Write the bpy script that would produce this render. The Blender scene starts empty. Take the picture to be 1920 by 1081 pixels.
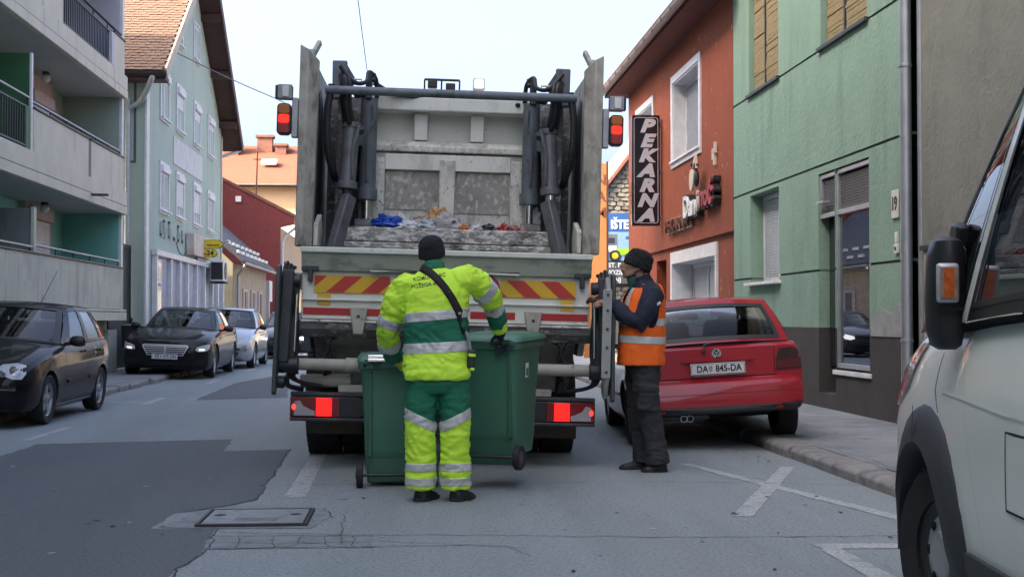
import bpy, bmesh, math, random
import numpy as np
from mathutils import Vector, Matrix, Euler, noise
from mathutils.bvhtree import BVHTree
from math import sin, cos, pi, radians as R
random.seed(7)
S = bpy.context.scene
COL = S.collection
# ------------------------------------------------------------------ camera
CAM_H = 1.25
YAW, PITCH, F_PX = R(4.32), math.atan(56.5 / 2450), 2450 / 1920
cam = bpy.data.cameras.new('camera'); cam_o = bpy.data.objects.new('camera', cam); COL.objects.link(cam_o)
cam.sensor_fit = 'HORIZONTAL'; cam.sensor_width = 36; cam.lens = 36 * F_PX
cam.clip_start = 0.1; cam.clip_end = 2000
cam_o.location = (0, 0, CAM_H); cam_o.rotation_euler = (pi / 2 + PITCH, 0, -YAW)
S.camera = cam_o
# ------------------------------------------------------------------ sky, sun, exposure
SUN_EL, SUN_AZ = R(33), R(250)          # azimuth clockwise from +Y: behind the camera, to its left
w = bpy.data.worlds.new('World'); S.world = w; w.use_nodes = True
nt = w.node_tree; nt.nodes.clear()
sky = nt.nodes.new('ShaderNodeTexSky'); sky.sky_type = 'NISHITA'; sky.sun_disc = False
sky.sun_elevation = SUN_EL; sky.sun_rotation = SUN_AZ
sky.air_density = 0.6; sky.dust_density = 10.0; sky.ozone_density = 0.8; sky.altitude = 150
bg = nt.nodes.new('ShaderNodeBackground'); bg.inputs[1].default_value = 0.15
wo = nt.nodes.new('ShaderNodeOutputWorld')
nt.links.new(sky.outputs[0], bg.inputs[0]); nt.links.new(bg.outputs[0], wo.inputs[0])
sl = bpy.data.lights.new('sun', 'SUN'); sl.energy = 2.6; sl.angle = R(0.5); sl.color = (1.0, 0.84, 0.66)
so = bpy.data.objects.new('sun', sl); COL.objects.link(so)
sdir = Vector((sin(SUN_AZ) * cos(SUN_EL), cos(SUN_AZ) * cos(SUN_EL), sin(SUN_EL)))
so.rotation_euler = (-sdir).to_track_quat('-Z', 'Y').to_euler(); so.location = sdir * 50
vs = S.view_settings
vs.view_transform = 'Standard'; vs.look = 'None'; vs.gamma = 1; vs.use_curve_mapping = False
vs.exposure = 2.6
S.cycles.max_bounces = 6; S.cycles.diffuse_bounces = 3; S.cycles.glossy_bounces = 3; S.cycles.transmission_bounces = 5; S.cycles.transparent_max_bounces = 8
S.cycles.use_denoising = True; S.cycles.caustics_reflective = False; S.cycles.caustics_refractive = False
# ------------------------------------------------------------------ materials
MATS = {}
def mat(name, col, rough=0.6, metal=0.0, var=0.12, vs_=6.0, bump=0.0, bs=60.0, dirt=None, coat=0.0, emit=None, estr=1.0, spec=0.5, stretch=None, dirt2=None, wave=None):
    """Principled material: base colour broken up by noise, optional grime layers (colour, scale xyz, lo, hi) and fine relief."""
    if name in MATS: return MATS[name]
    m = bpy.data.materials.new(name); MATS[name] = m; m.use_nodes = True
    t = m.node_tree; N = t.nodes; L = t.links; N.clear()
    out = N.new('ShaderNodeOutputMaterial'); p = N.new('ShaderNodeBsdfPrincipled'); L.new(p.outputs[0], out.inputs[0])
    tc = N.new('ShaderNodeTexCoord')
    p.inputs['Roughness'].default_value = rough; p.inputs['Metallic'].default_value = metal
    p.inputs['Coat Weight'].default_value = coat; p.inputs['Coat Roughness'].default_value = 0.04
    p.inputs['Specular IOR Level'].default_value = spec
    src = tc.outputs['Object']
    def nz(scale, detail=4, vec=None, ro=0.6):
        n = N.new('ShaderNodeTexNoise'); n.inputs['Scale'].default_value = scale; n.inputs['Detail'].default_value = detail; n.inputs['Roughness'].default_value = ro
        L.new(vec or src, n.inputs['Vector']); return n
    def mapped(sc):
        mp = N.new('ShaderNodeMapping'); mp.inputs['Scale'].default_value = sc; L.new(src, mp.inputs['Vector']); return mp.outputs[0]
    n1 = nz(vs_, 5, mapped(stretch) if stretch else None)
    r = N.new('ShaderNodeValToRGB')
    lo = [max(0, c * (1 - var)) for c in col]; hi = [min(1, c * (1 + var)) for c in col]
    r.color_ramp.elements[0].position = 0.3; r.color_ramp.elements[1].position = 0.7
    r.color_ramp.elements[0].color = (*lo, 1); r.color_ramp.elements[1].color = (*hi, 1)
    L.new(n1.outputs[0], r.inputs[0]); c_out = r.outputs[0]
    for d in (dirt, dirt2):
        if not d: continue
        dc, dsc, dlo, dhi = d
        nd = nz(1.0, 7, mapped(dsc), 0.65)
        rr = N.new('ShaderNodeMapRange'); rr.inputs['From Min'].default_value = dlo; rr.inputs['From Max'].default_value = dhi
        L.new(nd.outputs[0], rr.inputs['Value'])
        mx = N.new('ShaderNodeMix'); mx.data_type = 'RGBA'
        L.new(rr.outputs[0], mx.inputs['Factor']); L.new(c_out, mx.inputs[6]); mx.inputs[7].default_value = (*dc, 1); c_out = mx.outputs[2]
    L.new(c_out, p.inputs['Base Color'])
    if bump:
        nb = nz(bs, 4); b = N.new('ShaderNodeBump'); b.inputs['Strength'].default_value = bump; b.inputs['Distance'].default_value = 0.01
        L.new(nb.outputs[0], b.inputs['Height'])
        if wave:
            wv = N.new('ShaderNodeTexWave'); wv.bands_direction = wave[0]; wv.inputs['Scale'].default_value = wave[1]; wv.inputs['Distortion'].default_value = wave[2]
            L.new(src, wv.inputs['Vector']); b2 = N.new('ShaderNodeBump'); b2.inputs['Strength'].default_value = 0.6; b2.inputs['Distance'].default_value = 0.02
            L.new(wv.outputs[1], b2.inputs['Height']); L.new(b.outputs[0], b2.inputs['Normal']); b = b2
        L.new(b.outputs[0], p.inputs['Normal'])
    if emit:
        p.inputs['Emission Color'].default_value = (*emit, 1); p.inputs['Emission Strength'].default_value = estr
    return m
def glass(name, tint=(0.8, 0.85, 0.85), refl=0.12, rough=0.0, fs=0.9):
    """Thin window glass: tinted see-through sheet with a mirror coat."""
    if name in MATS: return MATS[name]
    m = bpy.data.materials.new(name); MATS[name] = m; m.use_nodes = True
    t = m.node_tree; N = t.nodes; L = t.links; N.clear()
    out = N.new('ShaderNodeOutputMaterial'); tr = N.new('ShaderNodeBsdfTransparent'); tr.inputs[0].default_value = (*tint, 1)
    gl = N.new('ShaderNodeBsdfGlossy'); gl.inputs['Roughness'].default_value = rough; gl.inputs[0].default_value = (0.95, 0.97, 1, 1)
    fr = N.new('ShaderNodeLayerWeight'); fr.inputs['Blend'].default_value = 0.35
    mr = N.new('ShaderNodeMapRange'); mr.inputs['To Min'].default_value = refl; mr.inputs['To Max'].default_value = fs
    L.new(fr.outputs['Fresnel'], mr.inputs['Value'])
    mx = N.new('ShaderNodeMixShader'); L.new(mr.outputs[0], mx.inputs[0]); L.new(tr.outputs[0], mx.inputs[1]); L.new(gl.outputs[0], mx.inputs[2])
    L.new(mx.outputs[0], out.inputs[0]); return m
# ------------------------------------------------------------------ mesh helpers
class MB:
    def __init__(s): s.v = []; s.f = []; s.m = []; s.mi = 0
    def add(s, vs, fs):
        o = len(s.v); s.v += [tuple(v) for v in vs]
        for f in fs: s.f.append([i + o for i in f]); s.m.append(s.mi)
        return s
    def quad(s, a, b, c, d): return s.add([a, b, c, d], [(0, 1, 2, 3)])
    def box(s, x0, x1, y0, y1, z0, z1):
        return s.add([(x0,y0,z0),(x1,y0,z0),(x1,y1,z0),(x0,y1,z0),(x0,y0,z1),(x1,y0,z1),(x1,y1,z1),(x0,y1,z1)],
                     [(0,3,2,1),(4,5,6,7),(0,1,5,4),(1,2,6,5),(2,3,7,6),(3,0,4,7)])
    def obox(s, c, d, rot=(0, 0, 0)):
        m = Euler(rot).to_matrix(); c = Vector(c); x, y, z = d[0]/2, d[1]/2, d[2]/2
        vs = [c + m @ Vector(p) for p in [(-x,-y,-z),(x,-y,-z),(x,y,-z),(-x,y,-z),(-x,-y,z),(x,-y,z),(x,y,z),(-x,y,z)]]
        return s.add(vs, [(0,3,2,1),(4,5,6,7),(0,1,5,4),(1,2,6,5),(2,3,7,6),(3,0,4,7)])
    def beam(s, p0, p1, w, h, up=(0, 0, 1)):
        p0, p1 = Vector(p0), Vector(p1); d = (p1 - p0).normalized(); u = Vector(up)
        if abs(d.dot(u)) > .98: u = Vector((1, 0, 0))
        a = d.cross(u).normalized(); b = a.cross(d).normalized()
        vs = [p + a*i*w/2 + b*j*h/2 for p in (p0, p1) for i, j in ((-1,-1),(1,-1),(1,1),(-1,1))]
        return s.add(vs, [(0,1,2,3)[::-1],(4,5,6,7),(0,1,5,4),(1,2,6,5),(2,3,7,6),(3,0,4,7)])
    def loft(s, rings, caps=True, closed=True):
        n = len(rings[0]); vs = [p for r in rings for p in r]; fs = []
        for i in range(len(rings) - 1):
            for j in range(n if closed else n - 1):
                k = (j + 1) % n; fs.append((i*n+j, i*n+k, (i+1)*n+k, (i+1)*n+j))
        if caps: fs.append(tuple(range(n))[::-1]); fs.append(tuple((len(rings)-1)*n + j for j in range(n)))
        return s.add(vs, fs)
    def limb(s, pts, rad, n=14, round_ends=True, cl=False):
        """tapered tube through pts; rad: number or (a, b) per point"""
        P = [Vector(p) for p in pts]; N_ = len(P)
        rad = [(r, r) if not isinstance(r, (tuple, list)) else r for r in rad]
        d0 = (P[1] - P[0]).normalized(); ref = Vector((0, 1, 0)) if abs(d0.y) < .9 else Vector((1, 0, 0))
        rings = []
        if round_ends:
            d = (P[0] - P[1]).normalized(); e = (P[-1] - P[-2]).normalized(); r0 = sum(rad[0])/2; r1 = sum(rad[-1])/2
            P = [P[0] + d*r0*.75, P[0] + d*r0*.45] + P + [P[-1] + e*r1*.45, P[-1] + e*r1*.75]
            rad = [tuple(q*.45 for q in rad[0]), tuple(q*.85 for q in rad[0])] + rad + [tuple(q*.85 for q in rad[-1]), tuple(q*.45 for q in rad[-1])]
        for i, p in enumerate(P):
            d = (P[min(i+1, len(P)-1)] - P[max(i-1, 0)]).normalized()
            a = (ref - d*ref.dot(d)).normalized(); b = d.cross(a)
            rings.append([p + a*cos(2*pi*k/n)*rad[i][0] + b*sin(2*pi*k/n)*rad[i][1] for k in range(n)])
        return s.loft(rings)
    def tube(s, pts, r, n=8): return s.limb(pts, [r]*len(pts), n, False)
    def cyl(s, p0, p1, r0, r1=None, n=14): return s.limb([p0, p1], [r0, r0 if r1 is None else r1], n, False)
    def prism(s, poly, ax, a, b):
        def P(p, t): return (t, p[0], p[1]) if ax == 'x' else (p[0], t, p[1]) if ax == 'y' else (p[0], p[1], t)
        n = len(poly); vs = [P(p, a) for p in poly] + [P(p, b) for p in poly]
        return s.add(vs, [tuple(range(n))[::-1], tuple(range(n, 2*n))] + [(i, (i+1) % n, n+(i+1) % n, n+i) for i in range(n)])
    def lathe(s, prof, o, axis, n=24):
        """prof: (radius, distance along axis)"""
        ax = Vector(axis).normalized(); o = Vector(o); ref = Vector((0, 0, 1)) if abs(ax.z) < .9 else Vector((1, 0, 0))
        a = (ref - ax*ref.dot(ax)).normalized(); b = ax.cross(a)
        return s.loft([[o + ax*h + (a*cos(2*pi*k/n) + b*sin(2*pi*k/n))*max(r, 1e-4) for k in range(n)] for r, h in prof], caps=False)
    def ball(s, c, r, n=14, m=9):
        if not isinstance(r, (tuple, list)): r = (r, r, r)
        rings = [[(c[0]+r[0]*sin(pi*(i+.02)/(m+.04))*cos(2*pi*k/n), c[1]+r[1]*sin(pi*(i+.02)/(m+.04))*sin(2*pi*k/n), c[2]-r[2]*cos(pi*(i+.02)/(m+.04))) for k in range(n)] for i in range(m+1)]
        return s.loft(rings)
    def build(s, name, mats, parent=None, bevel=0.0, smooth=35, kind=None, xf=None, seg=2, fix=True):
        me = bpy.data.meshes.new(name)
        vs = s.v if xf is None else [tuple(xf @ Vector(v)) for v in s.v]
        me.from_pydata(vs, [], s.f)
        mats = mats if isinstance(mats, (list, tuple)) else [mats]
        for m in mats: me.materials.append(m)
        if len(mats) > 1: me.polygons.foreach_set('material_index', s.m)
        if fix:
            bm = bmesh.new(); bm.from_mesh(me); bmesh.ops.recalc_face_normals(bm, faces=bm.faces); bm.to_mesh(me); bm.free()
        if smooth:
            me.polygons.foreach_set('use_smooth', [True]*len(me.polygons)); me.set_sharp_from_angle(angle=R(smooth))
        me.update()
        o = bpy.data.objects.new(name, me); COL.objects.link(o)
        if parent: o.parent = parent
        if bevel:
            b = o.modifiers.new('bevel', 'BEVEL'); b.width = bevel; b.segments = seg; b.limit_method = 'ANGLE'; b.angle_limit = R(40); b.harden_normals = False
        if kind: o['kind'] = kind
        return o
def tag(o, label, cat, group=None):
    o['label'] = label; o['category'] = cat
    if group: o['group'] = group
    return o
def thing(name, label, cat, loc=(0, 0, 0), rz=0.0, group=None, rot=None):
    o = bpy.data.objects.new(name, None); COL.objects.link(o); o.empty_display_size = .2
    o.location = loc; o.rotation_euler = rot if rot else (0, 0, rz)
    return tag(o, label, cat, group)
def struct(o): o['kind'] = 'structure'; return o
def box(name, m, parent, *a, bevel=0.0, **k): return MB().box(*a).build(name, m, parent, bevel=bevel, **k)
def evaluated(o):
    dg = bpy.context.evaluated_depsgraph_get(); dg.update()
    return bpy.data.meshes.new_from_object(o.evaluated_get(dg))
def bake(o):
    me = evaluated(o); o.modifiers.clear(); old = o.data; o.data = me; return o
def text(txt, size, m, parent, loc, rx=pi/2, rz=0.0, ry=0.0, extrude=0.004, shear=0.0, bold=0.0, sx=1.0, name='lettering', align='CENTER', kindless=True, spacing=1.0):
    c = bpy.data.curves.new(name, 'FONT'); c.body = txt; c.size = size; c.extrude = extrude; c.shear = shear; c.offset = bold; c.align_x = align; c.align_y = 'CENTER'
    c.resolution_u = 3; c.space_character = spacing
    o = bpy.data.objects.new(name, c); COL.objects.link(o)
    me = evaluated(o); bpy.data.objects.remove(o); bpy.data.curves.remove(c)
    me.materials.clear(); me.materials.append(m); me.name = name
    for v in me.vertices: v.co.x *= sx
    o = bpy.data.objects.new(name, me); COL.objects.link(o); o.location = loc; o.rotation_euler = (rx, ry, rz)
    if parent: o.parent = parent
    return o
def dup(o, parent=None):
    c = o.copy(); COL.objects.link(c)
    if parent: c.parent = parent
    return c
# ------------------------------------------------------------------ shared materials
white_paint = mat('white_paint', (.72, .72, .70), .55)
pvc = mat('white_pvc', (.66, .67, .69), .35)
black_rubber = mat('black_rubber', (.018, .018, .02), .75, bump=.2, bs=40)
black_plastic = mat('black_plastic', (.02, .02, .023), .42, var=.2)
dark_metal = mat('dark_metal', (.05, .055, .06), .5, .4, dirt=((.12, .10, .08), (6, 6, 3), .5, .8))
zinc = mat('zinc', (.38, .41, .44), .42, .7, var=.15, vs_=3)
chrome = mat('chrome', (.8, .8, .82), .12, 1.0, var=.03)
road_line = mat('road_line', (.46, .47, .46), .85, var=.10, vs_=10, dirt=((.30, .33, .335), (40, 40, 40), .46, .56), dirt2=((.26, .29, .30), (7, 7, 7), .52, .64), bump=.4, bs=150)
window_dark = mat('window_dark', (.02, .025, .03), .08, var=.3, vs_=2)
pane_glass = glass('pane_glass', (.55, .6, .62), .18)
# ------------------------------------------------------------------ ground, road, pavements
asphalt = mat('asphalt', (.265, .305, .312), .85, var=.13, vs_=1.0, stretch=(1.3, .10, 1), bump=.9, bs=75,
              dirt=((.31, .33, .34), (.9, .35, 1), .48, .75), dirt2=((.135, .155, .16), (48, 48, 48), .50, .66))
asphalt_dark = mat('asphalt_dark', (.118, .135, .147), .82, var=.10, vs_=1.0, stretch=(1.2, .12, 1), bump=.9, bs=80,
                   dirt=((.125, .127, .13), (1.4, .6, 1), .5, .8), dirt2=((.055, .063, .07), (50, 50, 50), .50, .68))
asphalt_walk = mat('asphalt_walk', (.225, .24, .25), .85, var=.18, vs_=1.2, bump=.5, bs=110,
                   dirt=((.11, .112, .115), (1.5, 1.5, 1), .5, .75), dirt2=((.22, .22, .215), (24, 24, 24), .6, .75))
concrete = mat('concrete_patch', (.215, .245, .25), .85, var=.15, vs_=6, bump=.6, bs=60, dirt=((.13, .14, .145), (9, 9, 9), .52, .7))
crack_m = mat('crack_tar', (.05, .055, .06), .9, var=.3)
stone_kerb = mat('kerb_stone', (.235, .23, .22), .85, var=.2, vs_=5, bump=.8, bs=45, dirt=((.13, .13, .125), (8, 8, 8), .5, .7))
def sheet(name, poly, z, m, y=0, sub=0):
    me = bpy.data.meshes.new(name)
    me.from_pydata([(p[0], p[1], z) for p in poly], [], [tuple(range(len(poly)))])
    me.materials.append(m); me.update()
    if me.polygons[0].normal.z < 0: me.flip_normals()
    o = bpy.data.objects.new(name, me); COL.objects.link(o); return struct(o)
def jag(poly, step=.12, amp=.025, closed=True):
    out = []; n = len(poly)
    for i in range(n if closed else n - 1):
        a, b = Vector(poly[i]), Vector(poly[(i+1) % n]); L = (b - a).length; k = max(1, int(L / step)); nrm = Vector((-(b-a).y, (b-a).x)).normalized()
        for j in range(k):
            q = a + (b - a) * j / k; q = q + nrm * (amp * (noise.noise(Vector((q.x*5, q.y*5, 3.1))) + .6*noise.noise(Vector((q.x*17, q.y*17, 8)))) if j else 0)
            out.append((q.x, q.y))
    if not closed: out.append(tuple(poly[-1]))
    return out
def crack(pts, wid, z=.0044, name='road_crack'):
    P = jag(pts, .05, .035, False); L, Rr = [], []
    for i, p in enumerate(P):
        a, b = Vector(P[max(i-1, 0)]), Vector(P[min(i+1, len(P)-1)]); d = (b-a).normalized(); nn = Vector((-d.y, d.x))
        t = wid*(.35 + .9*abs(noise.noise(Vector((p[0]*7, p[1]*7, 1.7)))))/2
        L.append(Vector(p)+nn*t); Rr.append(Vector(p)-nn*t)
    vs = [(q.x, q.y, z) for q in L] + [(q.x, q.y, z) for q in Rr]; n = len(P)
    return struct(MB().add(vs, [(i, n+i, n+i+1, i+1) for i in range(n-1)]).build(name, crack_m, smooth=0))
ground_m = mat('far_ground', (.13, .135, .12), .9, var=.2, vs_=.05)
sheet('ground', [(-600, -600), (600, -600), (600, 900), (-600, 900)], -.06, ground_m)
sheet('road', [(-5.0, -70), (3.38, -70), (3.38, 200), (-5.0, 200)], 0, asphalt)
KH = .11
sheet('pavement_left', [(-5.16, -70), (-5.16, 130), (-14, 130), (-14, -70)], KH, asphalt_walk)
sheet('pavement_right', [(3.60, -70), (14, -70), (14, 130), (3.60, 130)], KH, asphalt_walk)
def kerb(name, x0, x1, ys, chamfer):
    root = bpy.data.objects.new(name, None); COL.objects.link(root); root['kind'] = 'structure'
    y = ys[0]; proto = None
    while y < ys[1]:
        L = random.uniform(.72, 1.05)
        a, b = (x0, x1)
        m = MB(); poly = [(a, -.1), (a, KH-.035), (a + (b-a)*.12, KH-.008), (a + (b-a)*.3, KH+.004), (b, KH+.003), (b, -.1)]
        m.prism(poly, 'y', y + .008, y + L - .008)
        o = m.build('kerb_stone', stone_kerb, root, bevel=.012)
        o.location.z = random.uniform(-.012, .004); o.location.x = random.uniform(-.012, .012); o.rotation_euler.z = random.uniform(-.0015, .0015)
        y += L
    return root
kerb('kerb_right', 3.37, 3.62, (2, 40), 1)
kerb('kerb_left', -4.98, -5.19, (14, 44), 1)
sheet('asphalt_patch', jag([(-3.73, 12.0), (-3.74, 13.39), (-1.86, 13.77), (-1.78, 12.55), (-1.17, 12.66), (-1.11, 10.09), (-1.08, 9.3), (-1.20, 8.9), (-1.52, 8.6), (-1.56, 7.96), (-1.17, 7.93), (-1.13, 7.21), (-1.18, 6.47), (-1.3, 4), (-3.9, 4)], .1, .03), .0018, asphalt_dark)
sheet('asphalt_patch', jag([(-3.34, 20.37), (-3.45, 25.68), (-2.84, 30.08), (-1.98, 20.94)], .3, .03), .0018, asphalt_dark)
sheet('concrete_strip', jag([(-1.16, 7.66), (-.23, 7.58), (-.22, 7.22), (-1.12, 7.21)], .08, .03), .0027, concrete)
sheet('concrete_surround', jag([(-1.50, 7.99), (-1.2, 7.93), (-.6, 7.9), (-.52, 8.3), (-.58, 8.68), (-1.1, 8.80), (-1.4, 8.62)], .07, .03), .0032, concrete)
crack([(-1.1, 9.97), (-.54, 9.95), (.51, 9.97), (1.94, 9.92), (2.69, 9.8), (3.35, 9.6)], .014)
crack([(-1.13, 7.78), (-.41, 7.63), (.39, 7.57), (1.45, 7.41), (2.8, 7.35), (3.3, 7.3)], .016)
crack([(-1.17, 12.66), (-1.11, 10.09), (-1.08, 9.2), (-1.25, 8.85), (-1.5, 8.6)], .02)
crack([(-1.16, 7.92), (-1.12, 7.21), (-1.18, 6.3)], .018)
crack([(-.44, 8.41), (-.40, 7.32)], .008); crack([(-.2, 7.4), (.5, 7.2), (.62, 6.9)], .008)
crack([(-1.16, 7.66), (-.7, 7.62), (-.23, 7.58)], .016); crack([(-1.12, 7.21), (-.7, 7.24), (-.22, 7.22), (.3, 7.25), (.62, 7.1)], .014); crack([(-1.0, 7.62), (-.96, 7.23)], .008); crack([(-.63, 7.6), (-.66, 7.23)], .008); crack([(-.35, 7.6), (-.32, 7.23)], .008); crack([(-1.5, 8.62), (-1.1, 8.84), (-.58, 8.72), (-.5, 8.3)], .012); crack([(-1.1, 7.42), (-.7, 7.36), (-.24, 7.4)], .012); crack([(-.8, 7.6), (-.76, 7.22)], .008); crack([(-.5, 7.6), (-.47, 7.22)], .008)
crack([(2.4, 10.1), (3.3, 9.95)], .01); crack([(3.72, 12.2), (4.3, 12.9), (4.2, 14)], .012, KH+.004, 'pavement_crack'); crack([(3.7, 9.8), (4.2, 10.0), (5.0, 9.7)], .01, KH+.004, 'pavement_crack'); crack([(3.66, 9), (3.7, 16)], .008, KH+.004, 'pavement_crack')
for k in range(26):     # leaf scraps and dark specks on the carriageway, one scatter
    pass
lit = MB()
for k in range(150):
    x, y = random.uniform(-3.6, 3.3), random.uniform(5.6, 16); a = random.uniform(0, 6.28); l = random.uniform(.012, .04); h = l*random.uniform(.25, .6)
    lit.mi = 0 if random.random() < .72 else 1
    p = [(x + cos(a+q)*r_, y + sin(a+q)*r_, .0055) for q, r_ in ((0, l), (1.5, h), (3.1, l*.8), (4.6, h))]; lit.add(p, [(0, 1, 2, 3)])
lit.build('road_litter', [mat('leaf_scrap', (.05, .042, .034), .9, var=.4), mat('paper_scrap', (.42, .42, .40), .9)], smooth=0, kind='stuff')
for k, q in enumerate([[(-.93, 12.25), (-.80, 12.24), (-.75, 9.26), (-.90, 9.27)], [(-4.02, 13.81), (-4.0, 15.39), (-3.90, 15.39), (-3.92, 13.8)],
          [(-3.97, 19.41), (-4.0, 21.09), (-3.88, 21.0), (-3.85, 19.45)], [(-4.98, 20.2), (-3.98, 20.1), (-3.98, 19.98), (-4.98, 20.08)],
          [(-4.02, 25.6), (-4.02, 27.2), (-3.90, 27.2), (-3.90, 25.6)], [(-4.02, 31.6), (-4.02, 33.2), (-3.90, 33.2), (-3.90, 31.6)], [(-4.02, 8), (-4.02, 9.5), (-3.92, 9.5), (-3.92, 8)],
          [(-.9, 16.5), (-.78, 16.5), (-.78, 19.5), (-.9, 19.5)], [(-.9, 23.5), (-.78, 23.5), (-.78, 26.5), (-.9, 26.5)],
          [(2.28, 11.15), (2.37, 11.2), (3.12, 7.98), (3.0, 7.94)], [(3.09, 10.85), (3.21, 10.84), (2.14, 8.15), (2.01, 8.18)],
          [(2.19, 7.14), (3.3, 7.08), (3.3, 6.94), (2.23, 6.98)], [(2.20, 6.978), (2.32, 6.975), (2.34, 5.0), (2.2, 5.0)], [(2.13, 13.6), (2.25, 13.6), (2.25, 13.1), (2.13, 13.1)]]):
    sheet('road_marking', jag(q, .06, .006), .0022 + .00009*k, road_line)
# rectangular steel access cover let into the road
cov = thing('access_cover', 'rectangular steel access cover with two keyholes let into the road', 'manhole cover', (-.97, 8.29, 0))
iron = mat('cast_iron', (.235, .262, .27), .6, .15, var=.2, vs_=14, bump=.4, bs=90, dirt=((.16, .175, .18), (9, 9, 9), .5, .75))
m = MB(); 
for a in ((-.335, .335, -.318, -.297), (-.335, .335, .297, .318), (-.335, -.314, -.296, .296), (.314, .335, -.296, .296)): m.box(a[0], a[1], a[2], a[3], -.02, .022)
m.build('cover_frame', mat('cover_frame', (.06, .06, .06), .6, .5), cov, bevel=.004)
box('cover_lid', iron, cov, -.305, .305, -.288, .288, -.02, .020, bevel=.003)
for sx in (-1, 1):
    k = MB().obox((sx*.235, .05, .021), (.07, .03, .004)).obox((sx*.235, .05, .0211), (.03, .07, .004)); k.build('keyhole', crack_m, cov)
mm = MB()
for q in range(3): mm.box(-.12, .14, -.20+q*.05, -.175+q*.05, .0195, .0235)
mm.build('raised_mark', iron, cov)

# ------------------------------------------------------------------ building helpers
def wall_holes(m, org, u, n, s0, s1, z0, z1, holes, depth):
    """wall sheet spanned by direction u (and z) with rectangular holes (sa,sb,za,zb[,depth]) and their reveals going back along -n"""
    org, u, n = Vector(org), Vector(u), Vector(n)
    P = lambda s, z, d=0: org + u*s + Vector((0, 0, z)) - n*d
    ss = sorted({s0, s1, *[h[0] for h in holes], *[h[1] for h in holes]}); zs = sorted({z0, z1, *[h[2] for h in holes], *[h[3] for h in holes]})
    for a, b in zip(ss, ss[1:]):
        for c, d in zip(zs, zs[1:]):
            if any(h[0] <= a and b <= h[1] and h[2] <= c and d <= h[3] for h in holes): continue
            m.quad(P(a, c), P(b, c), P(b, d), P(a, d))
    for h in holes:
        dp = h[4] if len(h) > 4 else depth; a, b, c, d = h[:4]
        for q in ((a, c, b, c), (b, c, b, d), (b, d, a, d), (a, d, a, c)):
            m.quad(P(q[0], q[1]), P(q[2], q[3]), P(q[2], q[3], dp), P(q[0], q[1], dp))
    return m
def placed(parent, c, u, n):
    """Empty-free local frame: matrix with x along u, y into the wall (-n), z up"""
    u, n = Vector(u), Vector(n); M = Matrix((( u.x, -n.x, 0, c[0]), (u.y, -n.y, 0, c[1]), (u.z, -n.z, 1, c[2]), (0, 0, 0, 1))); return M
def window_part(parent, c, u, n, wd, ht, shutter=0.0, sash=2, surround=0.0, fr=.06, frame_m=None, name='window', box_h=0.0, label=None, curtain=True):
    """window centred at c (bottom middle) on the wall; local x along the wall, y into it"""
    M = placed(parent, c, u, n); frame_m = frame_m or pvc
    m = MB(); h = wd/2
    if surround:
        s = surround
        m.box(-h-s, -h, -.035, .02, -s, ht+s).box(h, h+s, -.035, .02, -s, ht+s).box(-h, h, -.035, .02, ht, ht+s).box(-h, h, -.035, .02, -s, 0)
        m.box(-h-s*.7, h+s*.7, -.10, -.036, -.05, -.01)
    top = ht - box_h
    m.box(-h, -h+fr, 0, .07, 0, top).box(h-fr, h, 0, .07, 0, top).box(-h+fr, h-fr, 0, .07, 0, fr).box(-h+fr, h-fr, 0, .07, top-fr, top)
    for k in range(1, sash):
        x = -h + wd*k/sash; m.box(x-fr*.6, x+fr*.6, -.004, .06, fr, top-fr)
    w_ = m.build(name, frame_m, parent, xf=None); w_.matrix_local = M
    if label: w_['label'] = label
    p = MB().quad((-h+fr, .04, fr), (h-fr, .04, fr), (h-fr, .04, top-fr), (-h+fr, .04, top-fr)).build('pane', pane_glass, w_, smooth=0)
    b = MB().box(-h+.02, h-.02, .16, .20, .02, top-.02).build('room_backing', window_dark, w_, smooth=0)
    if curtain:
        m = MB()
        for sx in (-1, 1):
            pts = [(sx*(h-fr) - sx*q*(wd*.28)/10, .10 + .012*sin(q*2.2)) for q in range(11)]
            m.add([(x, y, fr) for x, y in pts] + [(x, y, top-fr) for x, y in pts], [(q, q+1, 12+q, 11+q) for q in range(10)])
        m.build('curtain', mat('curtain', (.20, .21, .22), .9), w_)
    if box_h: MB().box(-h, h, -.09, .05, top+.004, ht).build('shutter_box', white_paint, w_, bevel=.008)
    if shutter:
        m = MB(); z = top - fr*.4; e = top - (top)*shutter
        while z > e: m.box(-h+fr*.6, h-fr*.6, -.02, -.006, z-.046, z-.003); z -= .05
        m.build('roller_shutter', white_paint, w_, kind='stuff', smooth=0)
    return w_
def tube_run(name, pts, r, m, parent, n=10):
    """round pipe with mitred bends"""
    return MB().tube(pts, r, n).build(name, m, parent, smooth=50)
def smooth_path(pts, k=8):
    P = [Vector(p) for p in pts]; out = []
    for i in range(len(P)-1):
        p0, p1, p2, p3 = P[max(i-1, 0)], P[i], P[i+1], P[min(i+2, len(P)-1)]
        for j in range(k):
            t = j/k; out.append(.5*((2*p1) + (p2-p0)*t + (2*p0-5*p1+4*p2-p3)*t*t + (3*p1-p0-3*p2+p3)*t**3))
    out.append(P[-1]); return out
# ================================================================== LEFT SIDE
XF = -6.3
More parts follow.
